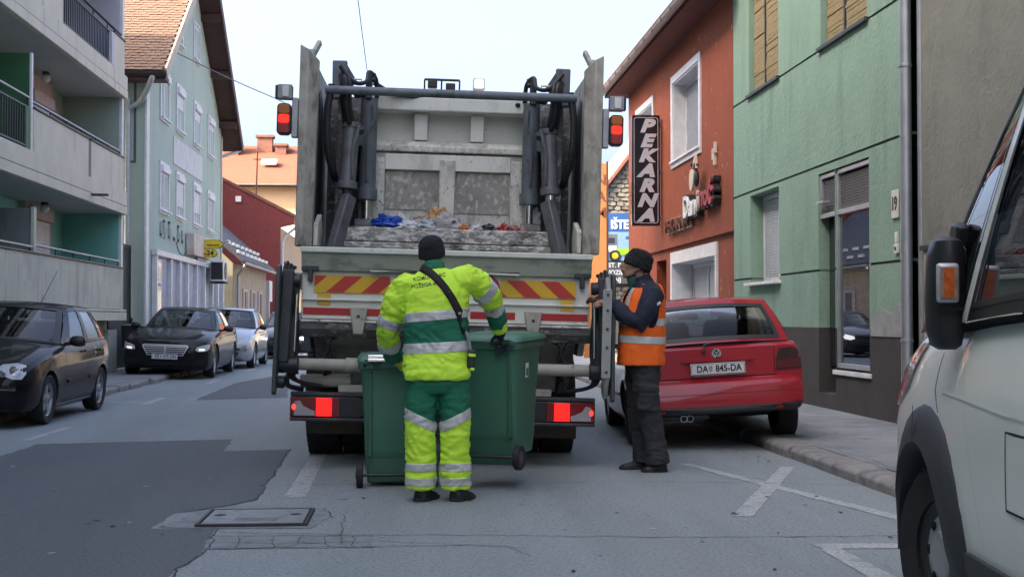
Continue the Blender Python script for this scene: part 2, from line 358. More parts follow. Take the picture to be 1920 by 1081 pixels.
# ---- apartment block with loggias
apt = thing('apartment_block', 'grey concrete apartment block with stacked loggias and green dividers at the left edge', 'building', (0, 0, 0))
conc_wall = mat('concrete_wall', (.54, .535, .43), .85, var=.10, vs_=1.2, bump=.35, bs=35, dirt=((.17, .165, .15), (3.2, 3.2, .35), .56, .78), dirt2=((.36, .35, .32), (1.2, 1.2, 1.0), .5, .75))
panel_wall = mat('parapet_panel', (.62, .59, .47), .82, var=.07, vs_=1.6, bump=.25, bs=40, dirt=((.30, .285, .26), (3.5, 3.5, .3), .58, .8))
ceil_m = mat('loggia_ceiling', (.46, .485, .46), .8, var=.08, vs_=.8)
turq = mat('turquoise_wall', (.20, .50, .42), .75, var=.08, vs_=1.5, bump=.2)
sagewall = mat('pale_green_wall', (.34, .41, .34), .8, var=.08, vs_=1.5, bump=.2)
lilac = mat('lilac_wall', (.55, .55, .60), .8, var=.04)
pink = mat('pinkish_wall', (.46, .38, .35), .8, var=.06)
green_div = mat('green_divider', (.035, .12, .045), .6, var=.15, vs_=2, bump=.1)
grey_div = mat('grey_divider', (.20, .205, .20), .8, var=.15, vs_=2, bump=.3, dirt=((.1, .1, .1), (2, 2, .6), .5, .7))
Y0, Y1, XB = -45, 28.72, -7.58
H_APT = 9.75
m = MB(); m.box(XB-8, XB, Y0, 28.9, 0, H_APT)                         # main body behind the loggias
m.box(-30, XF-.02, Y0, 27.4, H_APT+.18, 17.0)                     # unseen taller mass, added and sized to shade the street and sage roof
m.build('rear_body', conc_wall, apt, smooth=0)
MB().box(XB+.003, -6.62, Y0, 28.9, 0, 1.21).build('base_wall', conc_wall, apt, bevel=.01)
fl = [1.212, 3.50, 6.02, 8.55]
for i, z in enumerate(fl):
    top = {0: 1.45, 1: 3.985, 2: 6.50, 3: 9.0}[i]
    MB().box(XB+.003, XF-.012, Y0, 28.9, z, z+.16).build('floor_slab', ceil_m, apt)
    MB().box(XF-.01, XF+.10, Y0, 28.898, z-.004, z+.17).box(XF-.01, XF+.09, Y0, 28.896, z+.185, top-.004).build('fascia', panel_wall, apt, bevel=.008)
MB().box(XB-8.1, XF+.2, Y0, 29.0, H_APT, H_APT+.16).build('roof', mat('flat_roof', (.2, .2, .2), .9), apt)
for yy in (27.2, 24.4): MB().box(-8.9, -8.2, yy, yy+.7, H_APT+.16, H_APT+1.5).build('chimney', conc_wall, apt)
# end piers and side walls
MB().box(XF-.05, XF+.012, 28.73, 28.90, 1.2, H_APT-.004).build('end_pier', white_paint, apt, bevel=.006)
for z0, z1, mm_, nm in ((1.375, 3.498, turq, 'loggia_wall'), (3.665, 6.018, sagewall, 'loggia_wall'), (6.185, 8.548, lilac, 'loggia_wall')):
    MB().box(XB+.01, XF-.052, 28.70, 28.88, z0, z1).build(nm, mm_, apt, smooth=0)
    bw = {turq: turq, sagewall: sagewall, lilac: lilac}[mm_]
    MB().box(XB+.004, XB+.05, 27.3, 28.69, z0, z1).build('rear_wall', bw, apt, smooth=0)
    MB().box(XB+.004, XB+.20, 25.55, 27.29, z0, z1).build('rear_wall', pink, apt, smooth=0)
    MB().box(XB+.004, XB+.05, Y0, 25.54, z0, z1).build('rear_wall', bw, apt, smooth=0)
for z0, sh in ((1.45, 1.0), (3.72, .35), (6.25, .5)):
    d = window_part(apt, (XB+.207, 26.5, z0), (0, 1, 0), (1, 0, 0), 1.25, 1.72, shutter=sh, sash=2, name='balcony_door', box_h=.0)
    MB().box(XB+.204, XB+.29, 25.75, 27.2, z0+1.74, z0+1.98).build('shutter_box', pink, apt, bevel=.01)
# parapets: panels with slit, coping, rail
def parapet(y0, y1, z0, z1, m_=None):
    o = MB().box(XF-.055, XF+.06, y0, y1, z0, z1).build('parapet_panel', m_ or panel_wall, apt, bevel=.008)
    MB().box(XF-.09, XF+.085, y0-.01, y1+.003, z1+.003, z1+.035).build('coping', dark_metal, apt, bevel=.006)
parapet(14.0, 28.72, 1.455, 2.32, conc_wall)
parapet(22.03, 25.66, 3.99, 4.70); parapet(25.84, 28.72, 3.99, 4.70)
box('drain_slit', dark_metal, apt, XF-.05, XF+.064, 25.665, 25.835, 3.99, 4.69)
MB().box(XF+.10, XF+.42, 25.68, 25.80, 3.62, 3.66).build('water_spout', dark_metal, apt, bevel=.01)
parapet(14.0, 23.74, 6.505, 7.28); parapet(27.72, 28.72, 6.505, 7.22)
rail_m = mat('painted_rail', (.34, .35, .35), .45, .3)
def rail(y0, y1, z, m_=None, posts=5, zb=None, x=XF):
    MB().box(x-.03, x+.03, y0, y1, z, z+.035).build('handrail', m_ or rail_m, apt, bevel=.008)
    for k in range(posts):
        y = y0 + .05 + (y1-y0-.1)*k/(posts-1); MB().box(x-.012, x+.012, y-.012, y+.012, zb, z).build('rail_post', dark_metal, apt)
rail(22.3, 28.55, 2.46, zb=2.355, posts=6); rail(22.05, 28.6, 4.82, zb=4.735, posts=7); rail(14.2, 22.1, 2.42, zb=2.355, posts=5)
iron_rail = mat('iron_rail', (.03, .033, .04), .5, .3)
def barred(y0, y1, z0, z1, step):
    MB().box(XF-.018, XF+.018, y0, y1, z1-.03, z1).box(XF-.014, XF+.014, y0, y1, z0, z0+.03).build('rail_frame', iron_rail, apt)
    b = None; y = y0 + step*.5
    while y < y1:
        if b is None: b = MB().box(XF-.009, XF+.009, -.009, .009, z0+.03, z1-.03).build('baluster', iron_rail, apt, smooth=0); b.location.y = y
        else: c = dup(b, apt); c.location.y = y
        y += step
barred(23.75, 27.70, 6.56, 7.22, .13); rail(23.75, 28.6, 7.34, iron_rail, 5, 7.22)
MB().box(XF-.02, XF+.07, 27.5, 27.72, 6.52, 7.2).build('end_panel', lilac, apt, bevel=.006)
barred(14.2, 21.75, 4.05, 4.72, .13); rail(14.2, 21.9, 4.85, None, 6, 4.72); rail(14.2, 21.9, 3.985, None, 2, 3.97)
# dividers facing the camera
MB().box(XB+.05, XF+.00, 21.95, 22.02, 3.86, 5.62).build('divider_panel', green_div, apt, bevel=.006, xf=None)['label'] = 'dark green divider panel'
MB().box(XF+.002, XF+.035, 21.94, 22.03, 3.86, 5.62).build('divider_edge', white_paint, apt)
MB().box(XB+.05, XF+.02, 21.9, 21.948, 3.67, 3.859).build('divider_foot', green_div, apt)
MB().box(XF-.1, XF+.02, 21.7, 21.94, 3.99, 4.72).build('green_post', green_div, apt, bevel=.01)
MB().box(XB+.05, XF-.02, 22.15, 22.25, 2.10, 3.08).build('divider_panel', grey_div, apt, bevel=.01)
MB().box(XF-.018, XF+.04, 22.13, 22.27, 2.10, 3.10).build('divider_edge', conc_wall, apt, bevel=.006)
for z in (6.02, 3.50):
    l = MB().lathe([(.02, 0), (.07, -.01), (.07, -.05), (.05, -.055)], (-7.1, 25.8, z-.004), (0, 0, 1)).build('lamp_base', dark_metal, apt)
    MB().ball((-7.1, 25.8, z-.13), .085, 16, 10).build('globe', mat('globe_glass', (.75, .76, .74), .15), l)
ac = MB().box(-7.56, -7.16, 23.6, 24.35, 4.95, 5.6).build('air_conditioner', white_paint, apt, bevel=.02)
MB().lathe([(.24, 0), (.24, .012), (.05, .02)], (-7.158, 23.98, 5.27), (1, 0, 0)).build('fan_grille', dark_metal, ac)
MB().box(-7.57, -7.1, 23.5, 24.5, 4.85, 4.92).build('shelf_bracket', pink, apt)
# low stub of wall beside the litter bin
MB().box(-6.60, -6.40, 28.1, 28.89, .11, 1.02).build('wall_stub', conc_wall, apt, bevel=.015)

pg = thing('passage_shade', 'dark panel standing in for the shaded gap between the apartment block and the sage house', 'shade_filler', (-6.64, 30.1, KH))  # invented panel: its dark colour stands in for the shade of the gap
MB().box(-.02, .02, -1.1, 1.0, .02, 2.75).build('shade_panel', dark_metal, pg)
for y in (-1.15, 1.03): MB().box(-.05, .05, y-.04, y+.04, 0, 2.85).build('shade_panel_post', black_plastic, pg, bevel=.01)
MB().box(-.05, .05, -1.1, .98, 2.76, 2.85).build('shade_panel_lintel', black_plastic, pg)
# ---- litter bin
lb = thing('litter_bin', 'small black litter bin on a post beside the apartment wall', 'litter bin', (-6.22, 29.3, KH))
MB().loft([[(x*s_, y*s_, z) for x, y in ((-.16, -.12), (.16, -.12), (.16, .12), (-.16, .12))] for z, s_ in ((.50, .86), (.98, 1.02))]).build('bin_body', black_plastic, lb, bevel=.02)
MB().box(-.18, .18, -.14, .14, .985, 1.02).build('bin_rim', zinc, lb, bevel=.01)
MB().cyl((0, .15, 0), (0, .15, 1.1), .025).build('post', dark_metal, lb); MB().ball((0, .15, 1.12), .045).build('post_cap', black_plastic, lb)

# ---- sage green house, gable to the street
sage = mat('sage_render', (.41, .50, .425), .85, var=.05, vs_=1.0, bump=.3, bs=50, dirt=((.34, .41, .35), (.8, .8, .25), .5, .75))
gh = thing('gabled_house', 'tall sage green gabled house with white framed windows and steep tiled roof', 'building')
Ya, Yb, Ez, Rz = 31.2, 43.45, 7.32, 11.65
Ym = (Ya+Yb)/2
MB().prism([(Ya, 0), (Yb, 0), (Yb, Ez), (Ym, Rz-.12), (Ya, Ez)], 'x', -16, XF).build('wall', sage, gh, smooth=0)
MB().box(XF-.004, XF+.05, Ya-.02, Ya+.30, .1, Ez-.02).build('corner_strip', white_paint, gh, bevel=.006)
MB().box(XF+.002, XF+.04, Yb-.16, Yb+.02, .1, Ez-.1).build('corner_strip', mat('cream_trim', (.55, .52, .42), .7), gh, bevel=.006)
# roof: slabs and tiles
pitch = math.atan2(Rz-Ez, Ym-Ya); sl_ = Vector((0, cos(pitch), sin(pitch)))
tile_m = mat('brown_roof_tile', (.16, .098, .066), .85, var=.35, vs_=9, bump=.4, bs=40, dirt=((.085, .06, .045), (5, 5, 5), .5, .75))
soff = mat('brown_soffit', (.085, .040, .034), .7, var=.2, vs_=3, stretch=(.5, 6, 6))
XO = XF + .58
eave_a = Vector((0, Ya-.65, Ez-.65*math.tan(pitch))); eave_b = Vector((0, Yb+.65, Ez-.65*math.tan(pitch)))
ridge = Vector((0, Ym, Rz))
def roof_slab(e, name, m_, t0, t1, xa, xb):
    d = (ridge - e); n_ = Vector((0, -d.z, d.y)).normalized(); n_ = n_ if n_.z > 0 else -n_
    a, b = e + n_*t0, ridge + n_*t0; c, f = ridge + n_*t1, e + n_*t1
    return MB().prism([(a.y, a.z), (b.y, b.z), (c.y, c.z), (f.y, f.z)], 'x', xa, xb).build(name, m_, gh, smooth=0)
roof = roof_slab(eave_a, 'roof', soff, .0, .12, -16, XO); roof_slab(eave_b, 'roof', soff, .0, .12, -16, XO)
roof_slab(eave_b, 'verge_board', soff, -.10, .18, XO+.002, XO+.05)
roof_slab(eave_a, 'verge_board', mat('cream_verge', (.55, .48, .38), .7), -.10, .17, XO+.002, XO+.05)
d = (ridge - eave_a); Ls = d.length; d.normalize(); n_ = Vector((0, -d.z, d.y)); n_ = n_ if n_.z > 0 else -n_
tw, tr = .20, .155
tp = MB().add([(-tw/2+.004, 0, 0), (tw/2-.004, 0, 0), (tw/2-.004, tr*1.25, 0), (-tw/2+.004, tr*1.25, 0), (-tw/2+.004, 0, .028), (0, -.02, .034), (tw/2-.004, 0, .028), (tw/2-.004, tr*1.25, .012), (-tw/2+.004, tr*1.25, .012)],
         [(0, 3, 2, 1), (0, 1, 6, 5, 4), (4, 5, 6, 7, 8), (1, 2, 7, 6), (3, 0, 4, 8), (2, 3, 8, 7)])
proto = None; rest = MB(); cnt = 0
rotm = Matrix(((1, 0, 0), (0, d.y, n_.y), (0, d.z, n_.z)))
for r_ in range(int(Ls/tr)):
    for c_ in range(30):
        x = XO - .1 - tw*c_ + (tw/2 if r_ % 2 else 0) - .05; p = eave_a + d*(r_*tr - .02) + n_*(.122 + random.uniform(0, .008)); p.x = x
        if c_ < 11 and r_ < 27:
            if proto is None: proto = tp.build('roof_tile', tile_m, gh, smooth=0); o = proto
            else: o = dup(proto, gh)
            o.matrix_local = Matrix.Translation(p) @ (rotm @ Euler((random.uniform(-.01, .02), random.uniform(-.015, .015), random.uniform(-.02, .02))).to_matrix()).to_4x4(); cnt += 1
        else:
            rest.add([p + rotm @ Vector(v) for v in tp.v], tp.f)
rest.build('roof_tiling', tile_m, gh, smooth=0, kind='stuff')
for yy, zz in ((41.2, 8.75), (43.0, 7.45), (39.3, 10.1)):  # purlin ends under the soffit
    MB().box(XF+.005, XO-.02, yy-.13, yy+.13, zz-.02, zz+.2).build('purlin_end', soff, gh, bevel=.01)
gm = mat('dark_gutter', (.055, .048, .045), .5, .3)
def gutter(x0, x1, p, m_, parent, axis='x', r=.075):
    pr = [(r*cos(pi+pi*k/8), r*sin(pi+pi*k/8)) for k in range(9)]; pr += [(.85*a, .85*b+.004) for a, b in pr[::-1]]
    if axis == 'x': return MB().prism([(p[0]+a, p[1]+b) for a, b in pr], 'x', x0, x1).build('gutter', m_, parent)
    return MB().prism([(p[0]+a, p[1]+b) for a, b in pr], 'y', x0, x1).build('gutter', m_, parent)
gutter(-16, XO+.05, (eave_a.y-.07, eave_a.z+.06), gm, gh, r=.10); gutter(-16, XO+.05, (eave_b.y+.07, eave_b.z+.06), gm, gh, r=.09)
MB().box(-16, XO, eave_a.y, eave_a.y+.5, eave_a.z-.10, eave_a.z-.01).build('soffit', soff, gh)
tube_run('downpipe', smooth_path([(XF+.30, eave_a.y-.06, eave_a.z-.03), (XF+.26, eave_a.y-.02, eave_a.z-.14), (XF-.05, Ya-.2, 6.35), (XF-.36, Ya-.10, 6.15), (XF-.38, Ya-.10, 5.9), (XF-.38, Ya-.10, .2)], 6), .065, mat('pale_zinc', (.46, .50, .50), .45, .4), gh)
tube_run('downpipe', [(XO-.05, eave_b.y+.05, eave_b.z), (XF+.1, Yb+.12, eave_b.z-.25), (XF-.5, Yb+.12, eave_b.z-.45)], .05, mat('pale_zinc', (.46, .50, .50), .45, .4), gh)
# windows of the gable
U, Nn = (0, 1, 0), (1, 0, 0)
for k, (yc, wd) in enumerate(((33.55, 1.05), (35.75, 1.0), (38.5, 1.0), (41.1, 1.05))):
    window_part(gh, (XF+.004, yc, 6.30), U, Nn, wd, 1.12, shutter=(.0, .38, .28, .18)[k], sash=2, surround=.10, box_h=.17)
    window_part(gh, (XF+.004, yc, 3.98), U, Nn, wd, 1.10, shutter=(.0, .68, .62, .0)[k], sash=2, surround=.10, box_h=.16)
for yc in (35.55, 38.3):
    window_part(gh, (XF+.004, yc, 8.62 if yc < 37 else 8.72), U, Nn, .85, 1.0, shutter=.12, sash=2, surround=.09, box_h=.0)
window_part(gh, (XF-.55, Ya-.004, 4.9), (1, 0, 0), (0, -1, 0), .7, 2.0, sash=1, frame_m=mat('dark_frame', (.08, .1, .1), .5), curtain=False)
MB().box(XF+.003, XF+.022, 34.8, 39.5, 5.32, 6.05).build('faded_sign_panel', mat('faded_panel', (.62, .62, .61), .8, var=.06, vs_=4, dirt=((.40, .39, .41), (5, 5, 2.5), .55, .7)), gh, bevel=.004)
# shopfront with deep white bays
m = MB(); bays = [32.1, 34.0, 35.3, 36.5, 38.0, 39.4, 40.9, 42.0, 43.2]
for y in bays: m.box(XF+.01, XF+.14, y-.06, y+.06, .11, 2.78)
m.box(XF+.01, XF+.15, 32.0, 43.3, 2.782, 2.92)
m.build('shopfront_frame', pvc, gh, bevel=.006)
sh_m = mat('bay_white', (.42, .43, .47), .7, var=.06)
for a, b in zip(bays, bays[1:]):
    MB().box(XF+.006, XF+.03, a+.06, b-.06, .11, 2.78).build('bay_panel', sh_m, gh)
dr = MB().box(XF+.032, XF+.07, 32.18, 33.0, .12, 2.05).box(XF+.032, XF+.07, 32.18, 33.0, 2.1, 2.7).build('shop_door', pvc, gh, bevel=.008)
for z0, z1 in ((.35, .75), (.85, 1.2), (1.3, 1.95), (2.18, 2.62)): MB().box(XF+.072, XF+.078, 32.3, 32.9, z0, z1).build('pane', mat('door_pane', (.22, .25, .29), .1), dr)
ab = thing('air_conditioner', 'white outdoor air conditioner unit on the sage house above the shop bays', 'air conditioner', (XF+.16, 40.4, 2.38))
MB().box(.03, .42, -.42, .42, 0, .62).build('casing', white_paint, ab, bevel=.02)
MB().box(.05, .40, -.428, -.42, .05, .57).build('side_grille', black_plastic, ab)
MB().lathe([(.26, 0), (.26, .015), (.05, .025)], (.421, 0, .31), (1, 0, 0)).build('fan_grille', dark_metal, ab)
for y in (-.28, .28): MB().box(0, .45, y-.02, y+.02, -.06, -.005).build('bracket', dark_metal, ab)
# ghost lettering brackets, faded box sign, flagpole stub
m = MB(); gl = [(33.1, .42), (33.5, .5), (34.2, .52), (34.9, .1), (35.5, .5), (36.1, .4)]
for y, h_ in gl:
    m.box(XF+.004, XF+.05, y-.05, y+.03, 3.32, 3.32+h_*.8); m.box(XF+.004, XF+.05, y-.05, y+.25, 3.30, 3.36)
    if h_ > .45: m.box(XF+.004, XF+.05, y-.05, y+.22, 3.32+h_*.72, 3.32+h_*.84).box(XF+.004, XF+.05, y+.16, y+.24, 3.36, 3.56)
m.build('letter_bracket', mat('ghost_letters', (.42, .48, .44), .7), gh)
tube_run('loose_cable', smooth_path([(XF+.03, 35.2, 3.28), (XF+.03, 35.6, 3.05), (XF+.03, 36.4, 2.98), (XF+.03, 36.9, 3.2)]), .012, dark_metal, gh)
bs_ = thing('box_sign', 'faded white and orange box sign high on the sage house', 'shop sign', (XF+.02, 0, 0))
MB().box(.0, .22, 36.75, 40.0, 3.02, 3.62).build('sign_case', mat('faded_sign', (.60, .52, .46), .6, var=.08, vs_=2, dirt=((.55, .33, .22), (1.2, 1.2, 2.5), .5, .72), dirt2=((.72, .70, .66), (4, 4, 2), .56, .66)), bs_, bevel=.01)
MB().box(.0, .06, 38.4, 40.0, 2.95, 3.015).build('lower_strip', white_paint, bs_)
fp = thing('flagpole_bracket', 'short grey metal flagpole holder sticking out of the sage house', 'bracket', (XF, 42.2, 3.55))
MB().cyl((0, 0, 0), (.45, -.1, .16), .025).build('socket', zinc, fp)
# yellow bank sign
ys = thing('bank_sign', 'yellow two tier projecting sign reading 0-24 beside the sage house', 'sign', (XF+.1, 38.6, 0))
yel = mat('sign_yellow', (.80, .62, .01), .4, var=.03)
def pill(x0, x1, z0, z1): return [(x0, z0), (x1-.13, z0), (x1-.04, z0+.05), (x1, (z0+z1)/2), (x1-.04, z1-.05), (x1-.13, z1), (x0, z1)]
blk = mat('sign_black', (.012, .012, .012), .5)
for x1, z0, z1 in ((.66, 3.30, 3.53), (.50, 3.04, 3.26)):
    MB().prism(pill(0, x1, z0, z1), 'y', -.06, .06).build('sign_panel', yel, ys, bevel=.006)
    MB().prism(pill(-.012, x1+.012, z0-.012, z1+.012), 'y', -.05, .05).build('sign_edge', blk, ys)
text('0-24', .20, blk, ys, (.22, -.064, 3.15), bold=.006, name='lettering')
text('Raiffeisenbank', .062, blk, ys, (.39, -.064, 3.385), bold=.002, name='lettering')
MB().beam((.04, -.063, 3.35), (.14, -.063, 3.48), .03, .006, (0, 1, 0)).beam((.14, -.065, 3.35), (.04, -.065, 3.48), .03, .006, (0, 1, 0)).build('emblem', blk, ys)
for z in (3.41, 3.15): MB().cyl((-.1, 0, z), (0, 0, z), .02).build('bracket', dark_metal, ys)

# ---- low house with snow guards
lh = thing('low_house', 'low beige house with dark roof and white snow guards', 'building')
beige = mat('ochre_render', (.40, .31, .22), .85, var=.12, vs_=2, bump=.3, dirt=((.30, .24, .18), (2, 2, .6), .5, .75))
oliv = mat('olive_render', (.27, .25, .18), .88, var=.15, vs_=2, bump=.3)
pinkpl = mat('pink_plaster', (.46, .39, .36), .8, var=.08)
MB().box(-13, XF, 46.5, 56.7, 0, 3.2).build('wall', beige, lh, smooth=0)
MB().prism([(-13, 0), (XF-.02, 0), (XF-.02, 3.2), (-8.9, 5.7), (-13, 3.2)], 'y', 46.45, 46.495).build('gable', oliv, lh, smooth=0)
droof = mat('dark_roof', (.05, .05, .058), .6, var=.25, vs_=6, bump=.4, bs=30)
sl2 = .87
MB().prism([(-5.95, 3.20), (-8.9, 5.77), (-8.9, 5.91), (-5.92, 3.32)], 'y', 46.2, 56.8).build('roof', droof, lh, smooth=0)
gutter(46.2, 56.8, (-5.90, 3.22), zinc, lh, 'y', .08)
g0 = None
for r_ in range(2):
    for k in range(8):
        y = 46.6 + k*1.25 + (.6 if r_ else 0); x = -6.15 - .42*r_; z = 3.33 + sl2*(-5.92 - x) + .02
        if g0 is None: g0 = MB().box(-.035, .035, -.26, .26, 0, .11).build('snow_guard', white_paint, lh); o = g0
        else: o = dup(g0, lh)
        o.location = (x, y, z)
for y in (49.6, 52.0, 54.4):
    MB().box(XF+.002, XF+.05, y-.75, y+.75, .4, 2.35).build('window_surround', pinkpl, lh)
    MB().box(XF+.052, XF+.07, y-.35, y+.35, .75, 2.25).build('window', mat('dull_window', (.05, .05, .055), .5), lh)
MB().box(XF+.001, XF+.04, 46.55, 56.6, .1, .7).build('plinth', pinkpl, lh)
tube_run('downpipe', smooth_path([(-5.92, 46.75, 3.2), (-5.98, 46.75, 3.05), (-6.18, 46.9, 2.8), (-6.2, 46.95, 2.5), (-6.2, 46.95, .1)], 5), .05, zinc, lh)
MB().box(-6.5, -6.2, 57.0, 57.3, 0, 2.9).build('gate_pier', mat('pale_pier', (.55, .5, .48), .8), lh)
MB().box(-6.28, -6.24, 57.4, 58.6, 2.0, 2.9).build('gate_sign', white_paint, lh)

rhx = thing('shade_house', 'unseen tall block added behind the sage house to shade the brick gable', 'building'); MB().box(-32, -14.2, 46, 59, 0, 14).build('wall', conc_wall, rhx, smooth=0)  # hidden building added so that its shadow falls on the brick gable
# ---- brick gabled house with peach front
bh = thing('brick_house', 'dark red brick gable house with a peach street front', 'building')
brick = mat('dark_red_brick', (.155, .030, .030), .88, var=.28, vs_=3, bump=.6, bs=14, stretch=(3, 3, 9), dirt=((.09, .022, .024), (2.2, 2.2, 7), .55, .72), dirt2=((.24, .07, .06), (3, 3, 12), .62, .74))
MB().prism([(-14, 0), (-6.05, 0), (-6.05, 5.4), (-5.42, 5.55), (-5.42, 5.95), (-10, 8.3), (-14, 6.3)], 'y', 60, 60.25).build('gable_wall', brick, bh, smooth=0)
peach = mat('peach_render', (.56, .37, .23), .8, var=.06, vs_=1)
MB().box(-14, -6.06, 60.26, 74, 0, 5.4).build('front_wall', peach, bh, smooth=0)
MB().prism([(-5.40, 5.86), (-10, 8.22), (-10, 8.36), (-5.38, 6.0)], 'y', 59.95, 74.2).build('roof', mat('red_brown_roof', (.16, .06, .045), .8, var=.2), bh, smooth=0)
gutter(60, 74, (-5.36, 5.5), zinc, bh, 'y', .08)
tube_run('downpipe', [(-5.36, 60.6, 5.45), (-5.9, 60.5, 5.0), (-5.98, 60.45, 4.7), (-5.98, 60.45, .1)], .06, pvc, bh)
MB().box(-6.05, -5.98, 61.5, 64.5, 3.2, 3.9).build('shop_plaque', mat('brown_plaque', (.15, .06, .04), .6), bh)
for y in (66, 69.5): MB().box(-6.05, -6.0, y, y+1.1, 1.0, 2.6).build('window', window_dark, bh)
MB().box(-8.05, -7.8, 59.93, 59.998, 6.55, 6.8).build('white_vent', white_paint, bh)
an = thing('roof_mast', 'thin rusty mast with crosspiece on the brick gable roof', 'aerial', (-7.15, 60.1, 6.85))
rust = mat('rust', (.12, .05, .03), .8)
MB().cyl((0, 0, -.2), (.06, 0, 2.0), .035).cyl((-.12, 0, 1.65), (.22, 0, 1.65), .025).build('mast', rust, an)

# ---- yellow house with orange hipped roof, far behind
yh = thing('yellow_house', 'yellow house with orange hipped roof and chimneys beyond the brick gable', 'building')
yw = mat('yellow_render', (.34, .245, .15), .85, var=.05, vs_=.6)
oro = mat('orange_tile_roof', (.165, .05, .024), .85, var=.22, vs_=1.6, bump=.7, bs=9, stretch=(6, 1, 6), dirt=((.115, .038, .02), (.8, .8, 2), .5, .75))
MB().box(-20, -2.5, 80, 92, 0, 9.25).build('wall', yw, yh, smooth=0)
MB().box(-8.3, -2.5, 79.9, 79.995, 4.5, 7.7).build('lower_wall_panel', mat('pale_grey_render', (.5, .48, .44), .85), yh)
MB().add([(-20.6, 79.4, 9.35), (-1.9, 79.4, 9.35), (-1.9, 92.6, 9.35), (-20.6, 92.6, 9.35), (-16.5, 86, 12.5), (-6.9, 86, 12.5)], [(0, 1, 5, 4), (1, 2, 5), (2, 3, 4, 5), (3, 0, 4), (0, 3, 2, 1)]).build('roof', oro, yh, smooth=0)
gutter(-20.6, -1.9, (79.35, 9.35), zinc, yh, 'x', .09)
cb = mat('chimney_brick', (.16, .07, .05), .85, var=.2, vs_=6)
for x, y, h_, wd in ((-11.6, 84.6, 12.9, .9), (-9.55, 85.2, 12.9, .95), (-8.5, 84.8, 12.3, .7)):
    c_ = MB().box(x-wd/2, x+wd/2, y-.4, y+.4, 10.9, h_).build('chimney', cb, yh)
    MB().box(x-wd/2-.1, x+wd/2+.1, y-.5, y+.5, h_+.003, h_+.15).build('chimney_cap', white_paint if wd > 1.25 else cb, c_)
sk = MB().obox((-9.0, 82.35, 11.02), (.95, .8, .1), (math.atan2(3.15, 6.6), 0, 0)).build('skylight', white_paint, yh)
# far house at the street's end, behind the lorry
fh = thing('end_house', 'pale house closing the far end of the street behind the truck', 'building')
MB().box(-2.3, 12, 100, 110, 0, 7).build('wall', mat('pale_far_wall', (.5, .45, .38), .85), fh, smooth=0)
MB().prism([(99.5, 7), (110.5, 7), (105, 10)], 'x', -2.6, 12.3).build('roof', oro, fh, smooth=0)
for x in (0, 3, 6, 9): MB().box(x, x+1.1, 99.9, 99.995, 3.5, 5.2).build('window', window_dark, fh)
ae = thing('tv_aerial', 'tall thin television aerial rising beside the garbage truck', 'aerial', (-6.85, 79.0, 9.4))
MB().cyl((0, 0, 0), (0, 0, 3.6), .03).cyl((-1.1, 0, 3.0), (.2, 0, 2.9), .025).cyl((-.7, -.3, 2.97), (-.7, .3, 2.97), .02).cyl((-.3, -.3, 2.94), (-.3, .3, 2.94), .02).build('mast', zinc, ae)
# overhead cables
def cable(pts, r, label, kind_='cable'):
    o = MB().tube(smooth_path(pts, 10), r, 5).build('overhead_cable', mat('cable_grey', (.16, .17, .18), .6)); tag(o, label, kind_); return o
# ================================================================== RIGHT SIDE
XR = 5.25
UR, NR = (0, -1, 0), (-1, 0, 0)
# ---- green rendered house number 19
gr = thing('green_house', 'green roughcast house with dark plinth, boarded windows and number 19', 'building')
gren = mat('green_render', (.235, .355, .27), .88, var=.07, vs_=1.6, bump=1.0, bs=15, dirt=((.175, .275, .205), (2.6, 2.6, .55), .5, .74), dirt2=((.30, .40, .30), (2.2, 2.2, 1.0), .66, .78))
plin = mat('dark_plinth', (.055, .048, .045), .85, var=.18, vs_=3, bump=.5, bs=25, dirt=((.12, .11, .105), (2.5, 2.5, 1.5), .60, .78))
GY0, GY1 = 13.5, 21.1
# s runs along +y from GY0
def S_(y): return y - GY0
m = MB(); holes = [(S_(14.72), S_(16.62), .62, 3.12, .42), (S_(18.45), S_(19.86), 1.80, 3.16, .30), (S_(18.45), S_(19.86), 4.70, 6.35, .42), (S_(14.76), S_(16.15), 4.74, 6.35, .42)]
def wall_grooved(zlist):
    for z0, z1 in zlist:
        hs = [(h[0], h[1], max(h[2], z0), min(h[3], z1), h[4]) for h in holes if h[3] > z0 and h[2] < z1]
        wall_holes(m, (XR, GY0, 0), (0, 1, 0), (-1, 0, 0), 0, GY1-GY0, z0, z1, hs, .42)
holes = [(S_(15.95), S_(16.62), .30, 3.12, .62), (S_(14.72), S_(15.948), .62, 3.12, .16), (S_(18.45), S_(20.05), 1.80, 3.16, .34), (S_(18.45), S_(20.1), 4.745, 6.35, .42), (S_(14.76), S_(16.48), 4.745, 6.35, .42)]
GZ = [(1.135, 1.86), (1.89, 3.21), (3.24, 4.705), (4.735, 8.2)]
